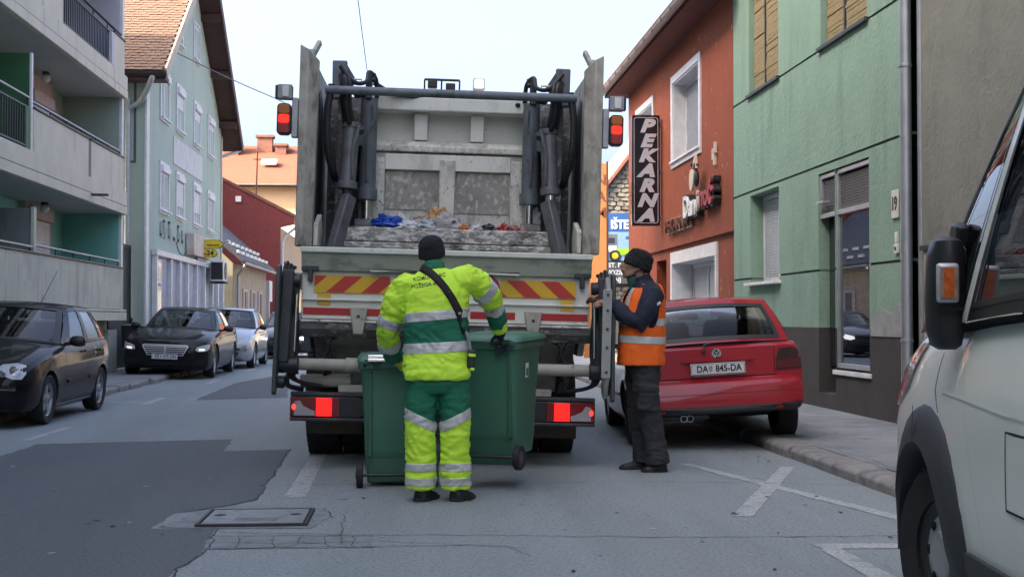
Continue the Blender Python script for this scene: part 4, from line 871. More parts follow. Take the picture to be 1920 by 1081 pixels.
# --- interior: back plate with ribs, shelf, packer plate
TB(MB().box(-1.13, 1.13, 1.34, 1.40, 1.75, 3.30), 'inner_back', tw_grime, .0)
bp = TB(MB().box(-.70, .70, 1.25, 1.335, 2.84, 3.24), 'carriage_plate', tw_clean, .008)
TB(MB().box(-.72, .72, 1.02, 1.245, 3.14, 3.27), 'top_beam', tw_clean, .012)
for x in (-.27, .25): TB(MB().box(x-.062, x+.062, 1.12, 1.248, 2.885, 3.135), 'rib', tw_clean, .008, bp)
TB(MB().prism([(1.05, 2.77), (1.25, 2.77), (1.25, 2.88), (1.13, 2.875), (1.05, 2.82)], 'x', -.71, .71), 'shelf', tw_worn, .008)
pp = TB(MB().box(-.72, .72, 1.10, 1.15, 2.04, 2.762), 'packer_plate', tw_worn, .008)
for x0, x1 in ((-.72, -.585), (-.085, .055), (.565, .72)): TB(MB().box(x0, x1, 1.02, 1.098, 2.04, 2.70), 'rib', tw_worn, .008, pp)
TB(MB().box(-.585, .565, 1.05, 1.098, 2.60, 2.745), 'upper_rail', tw_clean, .006, pp)
TB(MB().box(-.575, -.095, 1.088, 1.099, 2.24, 2.59).box(.065, .555, 1.088, 1.099, 2.22, 2.59), 'stained_field', mat('stained_field', (.33, .315, .28), .8, var=.2, vs_=4, dirt=((.56, .55, .49), (20, 20, 14), .52, .62), dirt2=((.17, .155, .135), (15, 15, 10), .58, .72)), 0, pp)
# --- lower beam of the packer, scraped to bare paint
bm_ = TB(MB().box(-.93, .91, .48, .62, 1.905, 2.03).box(-.95, .93, .45, .60, 1.845, 1.898).box(-.95, .93, .42, .58, 1.76, 1.838), 'press_beam', tw_beam, .01)
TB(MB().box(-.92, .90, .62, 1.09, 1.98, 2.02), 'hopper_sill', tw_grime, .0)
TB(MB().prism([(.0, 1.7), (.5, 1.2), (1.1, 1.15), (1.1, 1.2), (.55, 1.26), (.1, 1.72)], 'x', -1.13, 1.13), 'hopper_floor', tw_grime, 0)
for s in (-1, 1):
    # inclined arms either side of the beam
    TB(MB().beam((s*.87, .55, 2.30), (s*.985, .40, 1.78), .085, .12), 'packer_arm', hyd, .01)
    # outer cylinder
    cy = TB(MB().cyl((s*.87, .62, 2.92), (s*.89, .55, 2.40), .072, n=18).cyl((s*.89, .55, 2.42), (s*.892, .548, 2.36), .088, n=18).cyl((s*.868, .622, 2.95), (s*.87, .62, 2.90), .085, n=18), 'press_cylinder', hyd, .004)
    TB(MB().cyl((s*.892, .548, 2.37), (s*.895, .545, 2.26), .042), 'piston_rod', rodm if s > 0 else dark_metal, 0, cy)
    TB(MB().tube(smooth_path([(s*.80, .55, 2.92), (s*.82, .50, 2.80), (s*.845, .49, 2.7), (s*.845, .49, 2.48), (s*.86, .5, 2.45)], 4), .014), 'feed_pipe', hyd, 0, cy)
    TB(MB().box(s*.89-.07, s*.89+.07, .56, .72, 2.95, 3.03), 'cylinder_mount', dark_metal, .01, cy)
    # inner cylinder with polished rod
    c2 = TB(MB().cyl((s*.735, .92, 3.22), (s*.735, .92, 2.36), .075, n=18).cyl((s*.735, .92, 2.40), (s*.735, .92, 2.30), .092, n=18), 'lift_cylinder', hyd_b, .004)
    TB(MB().cyl((s*.735, .92, 2.31), (s*.735, .92, 2.08), .036), 'piston_rod', rodm, 0, c2)
    TB(MB().tube(smooth_path([(s*.70, .84, 3.15), (s*.69, .83, 3.0), (s*.735, .83, 2.9), (s*.735, .83, 2.5), (s*.735, .85, 2.46)], 4), .013), 'feed_pipe', hyd, 0, c2)
    TB(MB().cyl((s*.66, .9, 2.06), (s*.84, .9, 2.06), .07).obox((s*.735, .92, 2.02), (.16, .2, .08)), 'rod_eye', tw_grime, .01, c2)
    # guide channel and frames around the cylinders
    TB(MB().box(s*.80-.02, s*.80+.02, 1.0, 1.33, 2.0, 3.2).box(s*.985-.03, s*.985+.03, .8, 1.33, 1.8, 3.25), 'guide_channel', tw_grime, .006)
    TB(MB().box(s*.94-.08, s*.94+.08, .95, 1.3, 2.80, 3.12).box(s*.82-.05, s*.82+.05, .98, 1.32, 2.85, 3.0), 'bracket_block', mat('bracket_grey', (.20, .20, .195), .6, .2, var=.25, vs_=6), .01)
    TB(MB().box(s*.81-.03, s*.81+.04, .86, .96, 2.78, 2.96), 'valve_block', hyd_b, .006)
    # big rubber hoses
    for k, (dx, dy) in enumerate(((0, 0), (.028, .05), (-.03, .03))):
        TB(MB().tube(smooth_path([(s*(.96+dx), .62+dy, 3.38), (s*(.93+dx), .50+dy, 3.30), (s*(.92+dx), .48+dy, 3.12), (s*(.90+dx), .52+dy, 2.98), (s*(.875+dx), .56+dy, 2.92)], 5), .024), 'hose', hose_m, 0)
    TB(MB().tube(smooth_path([(s*1.04, .45, 3.25), (s*1.07, .42, 3.0), (s*1.06, .42, 2.7), (s*1.02, .5, 2.52), (s*1.0, .62, 2.45)], 6), .032, 10), 'hose', hose_m, 0)
    TB(MB().beam((s*.985, .66, 3.16), (s*.99, .66, 3.50), .07, .13).beam((s*.99, .66, 3.47), (s*.88, .75, 3.30), .06, .10), 'hinge_bracket', hyd_b if s < 0 else hyd, .012)
    TB(MB().beam((s*.74, .85, 3.2), (s*.74, .85, 3.44), .07, .06).cyl((s*.70, .82, 3.36), (s*.70, .9, 3.44), .02), 'hose_bracket', dark_metal, .01)
    TB(MB().tube(smooth_path([(s*.98, .58, 3.44), (s*.86, .56, 3.30), (s*.76, .7, 3.33), (s*.74, .82, 3.44), (s*.68, .86, 3.38), (s*.67, .9, 3.22)], 6), .02), 'hose', hose_m, 0)
    TB(MB().tube([(s*.92, .7, 3.30), (s*.92, .7, 3.35), (s*.80, .7, 3.35), (s*.80, .7, 3.30)], .008), 'grab_loop', tw_clean, 0)
    TB(MB().cyl((s*.78, .90, 3.27), (s*.86, .85, 3.25), .045).cyl((s*.93, .95, 3.1), (s*.93, .85, 3.1), .04).cyl((s*.82, .6, 2.9), (s*.78, .56, 2.86), .03), 'fitting', dark_metal, .004)
    # side light cluster
    lc = TB(MB().box(s*1.275, s*1.325, -.02, .06, 2.72, 3.05), 'lamp_bracket', mat('bracket_light', (.40, .41, .42), .5, .2), .006)
    px = s*1.385
    hs_ = TB(MB().prism(rrect(px-.058, px+.058, 2.735, 2.995, .035), 'y', -.055, .03), 'lamp_housing', black_plastic, .006, lc)
    for z, r_, m_ in ((2.945, .04, mat('amber_lens', (.42, .11, .012), .25, var=.05)), (2.865, .042, mat('red_lens_lit', (.55, .015, .01), .25, emit=(1, .03, .01), estr=.17)), (2.785, .042, mat('red_lens', (.30, .012, .02), .25))):
        TB(MB().prism(rrect(px-.046, px+.046, z-.038, z+.038, .02), 'y', -.066, -.0555), 'lens', m_, .004, lc)
    ml = TB(MB().prism(rrect(px-.06, px+.06, 3.035, 3.155, .012), 'y', -.04, .06), 'marker_lamp', mat('lamp_grey', (.30, .31, .32), .5), .006, lc)
    TB(MB().box(px-.02, px+.035, -.052, -.041, 3.05, 3.14), 'marker_lens', white_paint, .004, ml)
    TB(MB().box(px+s*.062-.02, px+s*.062+.02, -.02, .05, 3.04, 3.15), 'marker_end', black_plastic, .006, ml)
# --- cross tube, roof fittings
TB(MB().cyl((-1.09, .42, 3.20), (1.09, .42, 3.20), .038, n=16), 'cross_tube', hyd_b, .0)
TB(MB().tube(smooth_path([(-.70, .9, 3.36), (-.5, 1.0, 3.28), (-.2, 1.1, 3.31), (0, 1.2, 3.32), (.1, 1.2, 3.27)], 6), .022), 'hose', hose_m, 0)
TB(MB().tube(smooth_path([(-.68, .95, 3.33), (-.4, 1.0, 3.27), (-.1, 1.1, 3.29), (.3, 1.2, 3.25), (.5, 1.2, 3.26), (.62, 1.0, 3.22)], 6), .02), 'hose', hose_m, 0)
rf_ = TB(MB().tube([(-.25, 1.4, 3.3), (-.25, 1.4, 3.50)], .008).tube([(.08, 1.4, 3.3), (.08, 1.4, 3.50)], .008).tube([(-.25, 1.4, 3.50), (.08, 1.4, 3.50)], .012).tube([(-.09, 1.4, 3.3), (-.09, 1.4, 3.50)], .008), 'beacon_guard', dark_metal, 0)
TB(MB().box(-.22, -.13, 1.35, 1.45, 3.42, 3.485), 'camera_box', black_plastic, .008, rf_); TB(MB().box(-.05, .04, 1.35, 1.45, 3.40, 3.465), 'camera_box', black_plastic, .008, rf_)
wl = TB(MB().prism(rrect(.20, .31, 3.37, 3.48, .02), 'y', 1.12, 1.2), 'work_lamp', tw_clean, .006)
TB(MB().prism(rrect(.213, .297, 3.383, 3.467, .015), 'y', 1.108, 1.119), 'lamp_lens', mat('work_lamp_lens', (.9, .9, .8), .3, emit=(1, .93, .72), estr=.20), .003, wl)
# --- hopper rear wall
TB(MB().prism([(-.04, 1.62), (.0, 1.62), (.06, 1.70), (-.06, 1.80), (-.075, 1.765)], 'x', -1.205, 1.205), 'tilted_ledge', mat('ledge_green_grey', (.36, .38, .30), .6, var=.12, vs_=3, dirt=((.14, .15, .11), (4, 4, 8), .5, .72)), .004)
TB(MB().box(-1.21, 1.21, -.10, -.055, 1.768, 1.815), 'hopper_lip', mat('lip_white', (.68, .70, .62), .5, var=.08, dirt=((.2, .2, .17), (6, 6, 6), .6, .75)), .008)
hw = TB(MB().box(-1.20, 1.20, -.0, .05, 1.22, 1.622), 'hopper_wall', tw_clean, .008)
TB(MB().box(-1.20, 1.20, -.028, -.001, 1.375, 1.392), 'crease', tw_clean, .005, hw)
TB(MB().prism([(-.03, 1.215), (.04, 1.215), (.2, 1.08), (.05, 1.07), (-.02, 1.14)], 'x', -1.215, 1.215), 'lower_flange', tw_grime, .008)
TB(MB().box(-1.2, 1.2, -.045, .0, 1.195, 1.216), 'worn_edge', tw_worn, .006, hw)
red = mat('board_red', (.52, .035, .025), .35, var=.05, dirt=((.3, .05, .04), (5, 5, 5), .6, .75)); yel2 = mat('board_yellow', (.72, .43, .02), .35, var=.06, dirt=((.5, .34, .05), (5, 5, 5), .6, .75))
def chevron(x0, x1, z0, z1, slant, nm):
    b = TB(MB().box(x0, x1, -.012, -.002, z0, z1), 'hazard_board', yel2, .002, truck); b['label'] = nm
    wd = .145; h_ = z1 - z0; sl_x = slant*h_*1.05
    for k in range(-1, 3):
        p = x0 + .10 + k*(2*wd) + (.0 if slant > 0 else .10)
        q = [(p, z0+.004), (p+wd, z0+.004), (p+wd+sl_x, z1-.004), (p+sl_x, z1-.004)]
        out = []          # clip the parallelogram to the board
        for lo, sg, val in ((0, 1, x0+.004), (0, -1, x1-.004)):
            src_, out = (q if not out else out), []
            for i in range(len(src_)):
                a, c = src_[i], src_[(i+1) % len(src_)]; ia, ic = sg*(a[0]-val) >= 0, sg*(c[0]-val) >= 0
                if ia: out.append(a)
                if ia != ic: t = (val-a[0])/(c[0]-a[0]); out.append((val, a[1]+(c[1]-a[1])*t))
            if not out: break
        if len(out) > 2: TB(MB().prism(out, 'y', -.0145, -.0125), 'red_stripe', red, 0, b, smooth=0)
chevron(-1.10, -.47, 1.44, 1.585, 1, 'hazard board with stripes rising to the right'); chevron(.45, 1.08, 1.44, 1.585, -1, 'hazard board with stripes falling to the right')
for x in (-1.015, 1.01): TB(MB().box(x-.055, x+.055, -.006, -.001, 1.335, 1.43), 'yellow_plate', yel2, .002, hw)
for x0, x1 in ((-1.185, -.79), (-.66, -.50), (-.49, -.10), (.20, .50), (.50, .58), (.71, 1.19)): TB(MB().box(x0, x1-.004, -.006, -.001, 1.255, 1.315), 'red_reflector', mat('reflector_red', (.42, .02, .02), .35, var=.08), .002, hw)
for s in (-1, 1):
    x = s*.725; TB(MB().loft([[(x-.075, -.05, 1.325), (x+.075, -.05, 1.325), (x+.075, .0, 1.325), (x-.075, .0, 1.325)], [(x-.04, -.075, 1.10), (x+.04, -.075, 1.10), (x+.04, .05, 1.08), (x-.04, .05, 1.08)]]), 'hinge_lug', lowb, .01, hw)
    TB(MB().cyl((x, -.064, 1.25), (x, -.05, 1.25), .014), 'bolt', dark_metal, 0, hw)
    TB(MB().box(s*1.13-.07, s*1.13+.07, -.05, -.002, 1.615, 1.66).box(s*1.13-.02, s*1.13+.02, -.05, -.003, 1.53, 1.62), 'latch', dark_metal, .006, hw)
    # round speed stickers
    cx = -.33 if s < 0 else .33
    st = TB(MB().lathe([(.001, 0), (.115, 0), (.115, .003)], (cx, -.005, 1.51), (0, 1, 0)), 'round_sticker', red, 0, hw); TB(MB().lathe([(.001, 0), (.088, 0)], (cx, -.0068, 1.51), (0, 1, 0)), 'sticker_face', mat('sticker_white', (.6, .6, .57), .4), 0, st)
TB(MB().tube([(-.63, -.01, 1.635), (-.63, -.075, 1.635), (.60, -.075, 1.635), (.60, -.01, 1.635)], .019, 10), 'grab_rail', tw_clean, 0, hw)
# --- belly below, with hoses and lift tube
TB(MB().prism([(.06, 1.08), (.35, .98), (.55, .80), (.75, .62), (1.2, .60), (1.4, 1.08)], 'x', -1.0, 1.0), 'belly', lowb, .02)
for s in (-1, 1):
    TB(MB().prism([(.1, 1.1), (.5, .72), (.9, .6), (.9, 1.1)], 'x', s*1.01, s*1.10), 'belly_side', tw_grime, .01)
    TB(MB().tube(smooth_path([(s*1.05, .1, 1.12), (s*.98, .05, 1.02), (s*.96, .06, .85), (s*1.0, .1, .75)], 5), .018), 'hose', hose_m, 0)
    TB(MB().tube(smooth_path([(s*.80, .25, 1.08), (s*.95, .05, 1.06), (s*.99, .02, .92), (s*1.1, .02, .8)], 5), .014), 'hose', hose_m, 0)
lt = TB(MB().cyl((-1.28, -.02, .845), (1.22, -.02, .845), .05, n=18).cyl((-.82, -.02, .845), (.72, -.02, .845), .062, n=18), 'lift_tube', lowb, .003)
TB(MB().cyl((-1.2, .12, .70), (-.78, .12, .71), .058, n=14), 'exhaust_tube', lowb, .003)
TB(MB().box(-.88, .9, .02, .14, .615, .68), 'step_beam', lowb, .01)
for x in (-.5, 0, .45): TB(MB().box(x-.02, x+.02, -.08, .0, .72, .95), 'comb_tine', dark_metal, .006)
TB(MB().box(-.70, .62, -.10, -.07, .90, .965), 'lift_comb', dark_metal, .008)
# --- lift arms at both flanks
def arm(s, outer_m, pale):
    x = s*1.34 - .02*s
    a = TB(MB().prism([(-.10, 1.60), (-.16, 1.66), (-.24, 1.64), (-.28, 1.5), (-.30, 1.0), (-.34, .62), (-.30, .60), (-.20, .74), (-.10, 1.0)], 'x', x+s*.03, x+s*.065), 'lift_arm', outer_m, .008)
    TB(MB().beam((x-s*.02, -.12, 1.62), (x-s*.0, -.16, .86), .05, .09, (1, 0, 0)).beam((x-s*.07, -.05, 1.5), (x-s*.05, -.08, .80), .05, .08, (1, 0, 0)), 'inner_link', dark_metal, .01, a)
    for p0, p1, r in (((x-s*.12, -.08, 1.53), (x+s*.05, -.08, 1.53), .055), ((x-s*.12, -.1, .84), (x+s*.06, -.1, .84), .07), ((x-s*.02, -.16, .70), (x+s*.05, -.16, .70), .05)): TB(MB().cyl(p0, p1, r), 'pivot', black_plastic, .006, a)
    TB(MB().cyl((x-s*.09, -.10, 1.42), (x-s*.085, -.12, .95), .012), 'thin_rod', rodm, 0, a)
    for k in range(3): TB(MB().tube(smooth_path([(x-s*.03*k, -.02, 1.68-.02*k), (x-s*.03*k+s*.01, -.10, 1.60), (x-s*(.05+.02*k), -.08, 1.3), (x-s*(.07+.015*k), -.04, 1.0), (x-s*(.04+.02*k), -.08, .78), (x-s*.12, 0, .70), (x-s*.3, .08, .66)], 5), .017), 'hose', hose_m, 0, a)
    if pale:
        pl = TB(MB().prism([(-.22, 1.63), (-.30, 1.52), (-.33, 1.1), (-.33, .80), (-.22, .62), (-.14, .64), (-.10, .8), (-.10, 1.5)], 'x', x-s*.02, x+s*.022), 'arm_plate', mat('arm_pale_grey', (.33, .345, .33), .55, var=.12, dirt=((.16, .16, .15), (4, 4, 2), .5, .72)), .01, a)
        TB(MB().beam((x-s*.015, -.338, 1.52), (x-s*.015, -.338, .8), .075, .016, (0, 1, 0)), 'plate_edge', mat('arm_pale_grey', (.33, .345, .33), .55), .004, a)
        for z in (.85, 1.05, 1.2, 1.35, 1.48): TB(MB().lathe([(.001, -.01), (.012, -.008), (.012, 0)], (x-s*.012, -.348, z), (0, 1, 0), 8), 'bolt', dark_metal, 0, a)
arm(-1, mat('arm_dark', (.05, .06, .06), .55, .2, var=.2, vs_=5, dirt=((.12, .12, .11), (5, 5, 3), .55, .75)), False); arm(1, mat('arm_dark', (.05, .06, .06), .55), True)
TB(MB().box(-1.26, -1.20, -.03, .1, 1.46, 1.60), 'flank_box', t_edge, .01)
# --- underrun bar with tail lights
ub = TB(MB().box(-1.275, 1.275, .12, .22, .375, .60).box(-1.27, -.65, .02, .12, .58, .615).box(.65, 1.27, .02, .12, .58, .615).box(-1.27, -.65, .0, .12, .375, .405).box(.65, 1.27, .0, .12, .375, .405), 'underrun_bar', dark_metal, .008)
TB(MB().tube(smooth_path([(-1.18, .15, .63), (-1.30, .1, .66), (-1.30, .1, .75), (-1.22, .1, .78)], 4), .022), 'bar_hook', dark_metal, 0, ub)
lit = mat('brake_lit', (.6, .01, .01), .25, emit=(1, .015, .01), estr=.24); dr_ = mat('tail_red', (.20, .008, .01), .2, coat=.5); clr = mat('tail_clear', (.40, .36, .37), .15, coat=.5, var=.15)
spot = mat('tail_spot', (.8, .05, .04), .2, emit=(1, .05, .03), estr=.30)
for s in (-1, 1):
    t_ = TB(MB().box(min(s*.70, s*1.27), max(s*.70, s*1.27), .012, .118, .407, .578), 'tail_light', black_plastic, .006)
    def LX(a, b): return (min(s*a, s*b), max(s*a, s*b))
    a, b = LX(.86, 1.265); TB(MB().box(a, b, .004, .011, .413, .572), 'red_lens', dr_, .003, t_)
    a, b = LX(.925, 1.055); TB(MB().box(a, b, -.002, .0035, .418, .568), 'brake_lens', lit, .003, t_)
    TB(MB().prism([(s*1.065, .420), (s*1.235, .420), (s*1.235, .535), (s*1.19, .545), (s*1.16, .50), (s*1.10, .47), (s*1.065, .46)], 'y', -.001, .0036), 'clear_lens', clr, .002, t_)
    TB(MB().ball((s*1.235, .004, .49), (.022, .008, .028), 10, 6), 'side_spot', spot, 0, t_)
    TB(MB().box(*LX(.66, .85), .008, .0115, .42, .57), 'plate_recess', black_plastic, .003, t_)
    TB(MB().box(*LX(.70, 1.18), .60, .64, .22, .38), 'mud_flap', mat('muddy_flap', (.075, .058, .045), .85, var=.3, vs_=4), .006)
# --- wheels
def lathe_wheel(parent, c, ax, r, wd, rim_r, tyre_m, rim_m, name='wheel'):
    w_ = MB().lathe([(rim_r*.98, -wd*.42), (r*.93, -wd*.5), (r*.985, -wd*.42), (r, -wd*.3), (r, wd*.3), (r*.985, wd*.42), (r*.93, wd*.5), (rim_r*.98, wd*.42), (rim_r*.98, -wd*.42)], c, ax, 36).build(name, tyre_m, parent, smooth=30)
    return w_
tyre_m = mat('tyre', (.018, .018, .019), .8, var=.25, vs_=9, bump=.3, bs=45)
for s in (-1, 1):
    for x in (1.075, .755):
        wh = lathe_wheel(truck, (s*x, 1.45, .505), (1, 0, 0), .505, .30, .29, tyre_m, dark_metal)
        m = MB()
        for k in range(40):
            a = 2*pi*k/40
            for q in (-1, 1): m.obox((s*x + q*.075, 1.45 + .505*cos(a), .505 + .505*sin(a)), (.135, .05, .012), (a - pi/2, 0, q*.0))
        m.build('tread_block', tyre_m, wh, smooth=0, kind='stuff')
        MB().lathe([(.001, 0), (.1, -.02), (.27, .05), (.28, .1)], (s*(x+.03), 1.45, .505), (s, 0, 0)).build('rim', dark_metal, wh)
    lathe_wheel(truck, (s*1.05, 7.6, .505), (1, 0, 0), .505, .30, .29, tyre_m, dark_metal)
TB(MB().cyl((-.9, 1.45, .52), (.9, 1.45, .52), .09), 'axle', dark_metal, 0)
# ------------------------------------------------------------------ rubbish lying on the sill of the hopper
def crumple(name, label, cat, c, size, m_, seed, amp=.55, flat=1.0, group='rubbish on the sill of the hopper'):
    bm = bmesh.new(); bmesh.ops.create_icosphere(bm, subdivisions=3, radius=1)
    for v in bm.verts:
        p = v.co*1.7 + Vector((seed*7.1, seed*3.3, seed)); k = 1 + amp*(abs(noise.noise(p))*2 - .5) + amp*.5*noise.noise(p*2.7)
        v.co = Vector((v.co.x*k*size[0], v.co.y*k*size[1], max(-.8, v.co.z)*k*size[2]))
    me = bpy.data.meshes.new(name); bm.to_mesh(me); bm.free(); me.materials.append(m_)
    me.polygons.foreach_set('use_smooth', [True]*len(me.polygons)); me.set_sharp_from_angle(angle=R(14))
    o = bpy.data.objects.new(name, me); COL.objects.link(o); o.matrix_world = truck_mw @ Matrix.Translation(c); return tag(o, label, cat, group)
bpy.context.view_layer.update(); truck_mw = truck.matrix_world @ ROLL
crumple('crisp_packet', 'crumpled bright blue packet at the left end of the hopper sill', 'packet', (-.54, .78, 2.09), (.125, .07, .06), mat('foil_blue', (.015, .08, .42), .25, var=.25, dirt=((.5, .52, .55), (6, 6, 6), .64, .68)), 1)
crumple('plastic_bag', 'thin white plastic bag lying next to the blue packet', 'plastic bag', (-.33, .72, 2.06), (.12, .07, .05), mat('bag_white', (.55, .58, .60), .4, var=.1), 2)
crumple('plastic_bag', 'pale bluish plastic bag between white bag and crumpled newspaper', 'plastic bag', (-.17, .74, 2.07), (.09, .07, .06), mat('bag_bluish', (.38, .45, .50), .35, var=.2), 3)
crumple('newspaper', 'crumpled grey and pink printed paper at the middle of the sill', 'paper', (-.02, .72, 2.09), (.13, .07, .095), mat('newsprint', (.46, .42, .43), .7, var=.2, vs_=18, dirt=((.16, .15, .17), (18, 18, 18), .55, .62)), 4)
crumple('food_wrapper', 'orange brown food wrapper standing behind the newspaper', 'wrapper', (-.09, .84, 2.17), (.11, .05, .085), mat('wrapper_tan', (.50, .29, .12), .5, var=.3, vs_=10), 5)
crumple('orange_peel', 'small orange scrap right of the newspaper', 'scrap', (.14, .70, 2.05), (.045, .04, .035), mat('scrap_orange', (.55, .16, .02), .5, var=.3, vs_=14), 6)
crumple('paper_cup', 'small crumpled white tissue on the hopper sill', 'tissue', (.25, .70, 2.05), (.05, .045, .035), mat('tissue', (.6, .6, .64), .7), 7)
crumple('drink_can', 'crushed red and pinkish can near the right end of the sill', 'can', (.50, .72, 2.06), (.05, .05, .045), mat('can_red', (.42, .02, .02), .3, var=.15, dirt=((.55, .4, .38), (12, 12, 12), .58, .62)), 8)
crumple('food_tray', 'pinkish food wrapping beside the crushed red can', 'wrapper', (.61, .72, 2.055), (.07, .05, .04), mat('wrap_pink', (.42, .22, .20), .5, var=.3, vs_=14), 9)
crumple('paper_sheet', 'white paper scrap wedged behind the right polished rod', 'paper', (.79, .98, 2.18), (.06, .02, .09), mat('tissue', (.6, .6, .64), .7), 10)
crumple('cardboard_piece', 'torn brown cardboard piece between the pale bags on the sill', 'cardboard', (-.24, .86, 2.10), (.10, .03, .07), mat('cardboard', (.30, .19, .10), .8, var=.2, vs_=8), 11, .5)
crumple('plastic_bottle', 'crushed clear bluish bottle left of the orange scrap', 'bottle', (.09, .80, 2.06), (.09, .035, .035), mat('bottle_blue', (.30, .40, .45), .2, var=.2), 12, .25)
crumple('black_bag', 'small black bag lump right of the white tissue', 'bag', (.36, .80, 2.05), (.09, .06, .05), mat('bag_black', (.015, .015, .017), .3), 13, .5)
crumple('paper_sheet', 'crumpled white leaflet right of the blue packet at the back', 'paper', (-.42, .88, 2.10), (.08, .03, .07), mat('leaflet', (.62, .61, .58), .7, var=.1, dirt=((.3, .2, .2), (20, 20, 20), .58, .62)), 14, .55)
# ------------------------------------------------------------------ wheelie bins
bin_m = mat('bin_green', (.058, .175, .115), .42, var=.10, vs_=3, bump=.06, bs=90, dirt=((.085, .19, .135), (3, 3, 1.2), .55, .78))
bin_d = mat('bin_green_dark', (.042, .125, .082), .45, var=.1)
def wheelie(name, label, loc, rz, tilt, open_=False):
    """origin on the ground between the wheels; rear (wheel) side faces -y"""
    b = thing(name, label, 'wheelie bin', loc, 0, 'wheelie bins at the truck', rot=(tilt, 0, rz))
    def rr(hx, y0, y1, z, r=.05): return [(x, y, z) for x, y in rrect(-hx, hx, y0, y1, r, 4)]
    bd = MB().loft([rr(.225, .09, .50, .10), rr(.235, .02, .53, .25), rr(.238, .005, .535, .30), rr(.245, .003, .56, .60), rr(.265, -.005, .62, .97), rr(.27, -.006, .625, .985)]).build('bin_body', bin_m, b, smooth=40)
    MB().loft([rr(.282, -.02, .64, .965), rr(.29, -.03, .65, .97), rr(.29, -.03, .65, 1.02), rr(.280, -.018, .64, 1.025)]).build('bin_rim', bin_d, b, smooth=40)
    lid = MB().loft([rr(.30, -.02, .69, 1.028, .06), rr(.295, -.01, .685, 1.055, .06), rr(.27, .06, .60, 1.085, .08), rr(.2, .14, .5, 1.095, .08)]).build('lid', bin_m, b, smooth=50)
    for x in (-.15, .15): MB().box(x-.03, x+.03, -.065, .02, 1.0, 1.05).build('hinge', bin_d, lid, bevel=.01)
    MB().tube([(-.24, -.02, 1.0), (-.24, -.085, 1.03), (.24, -.085, 1.03), (.24, -.02, 1.0)], .017, 10).build('handle', bin_d, b, smooth=50)
    MB().cyl((-.26, -.015, .10), (.26, -.015, .10), .013).build('axle', dark_metal, b)
    MB().box(-.22, .22, .03, .10, .03, .24).build('foot_recess', bin_d, b, bevel=.015)
    for x in (-.2, .2): MB().box(x-.018, x+.018, -.012, .02, .25, .95).build('rear_rib', bin_d, b, bevel=.008)
    for s in (-1, 1):
        w_ = lathe_wheel(b, (s*.275, -.015, .10), (1, 0, 0), .10, .05, .06, black_rubber, black_plastic)
        MB().lathe([(.001, .02), (.02, .022), (.055, .012), (.062, .0), (.062, -.01)], (s*.285, -.015, .10), (s, 0, 0), 18).build('hub', mat('hub_grey', (.06, .065, .07), .5), w_)
    return b
lb_ = wheelie('wheelie_bin', 'dark green wheelie bin standing on the road left of the worker', (-.12, 9.80, 0), R(2), 0)
lb_.scale = (1.0, .95, .905)
MB().box(-.22, .2, -.11, -.09, 1.06, 1.085).box(-.22, .2, -.12, -.10, 1.03, 1.055).build('comb_bar', chrome, lb_, bevel=.006)
rb_ = wheelie('wheelie_bin', 'dark green wheelie bin with white sticker lifted off the ground right of the worker', (.535, 9.62, .15), R(-24), R(2))
rb_.scale = (.95, .92, .905)
lbp = MB().box(.2535, .2565, .20, .27, .72, .84).build('sticker', white_paint, rb_); MB().box(.257, .2585, .215, .255, .735, .80).build('sticker_print', mat('print_grey', (.10, .12, .15), .5), lbp)
lbp.rotation_euler = (0, R(3.0), 0); lbp.location = (-.03, 0, .02)
# ================================================================== PEOPLE
def remesh(mb, vox, it=6, fac=.5):
    me = bpy.data.meshes.new('tmp'); me.from_pydata(mb.v, [], mb.f)
    bm = bmesh.new(); bm.from_mesh(me); bmesh.ops.recalc_face_normals(bm, faces=bm.faces); bm.to_mesh(me); bm.free()
    o = bpy.data.objects.new('tmp', me); COL.objects.link(o)
    r = o.modifiers.new('r', 'REMESH'); r.mode = 'VOXEL'; r.voxel_size = vox
    s = o.modifiers.new('s', 'SMOOTH'); s.iterations = it; s.factor = fac
    out = evaluated(o); bpy.data.objects.remove(o); bpy.data.meshes.remove(me); return out
def folds(me, amp, scale, seed=0.0, mask=None, stretch=(1, 1, 1)):
    """cloth folds: ridged noise pushed along the normals"""
    nrm = [v.normal.copy() for v in me.vertices]; new = []
    for v, vn in zip(me.vertices, nrm):
        p = Vector((v.co.x*stretch[0], v.co.y*stretch[1], v.co.z*stretch[2]))*scale + Vector((seed, seed*2, seed*3))
        wv = noise.noise(p*.5)*1.6; n1 = 1 - abs(noise.noise(p + Vector((wv, wv, wv))))*2; n2 = noise.noise(p*2.3 + Vector((wv, 0, 0)))
        k = mask(v.co) if mask else 1.0
        new += list(v.co + vn*amp*k*(.7*(n1-.3) + .35*n2))
    me.vertices.foreach_set('co', new); me.update()
def body_obj(me, name, m_, parent, smooth=180):
    me.materials.clear(); me.materials.append(m_); me.name = name
    me.polygons.foreach_set('use_smooth', [True]*len(me.polygons))
    o = bpy.data.objects.new(name, me); COL.objects.link(o); o.parent = parent; return o
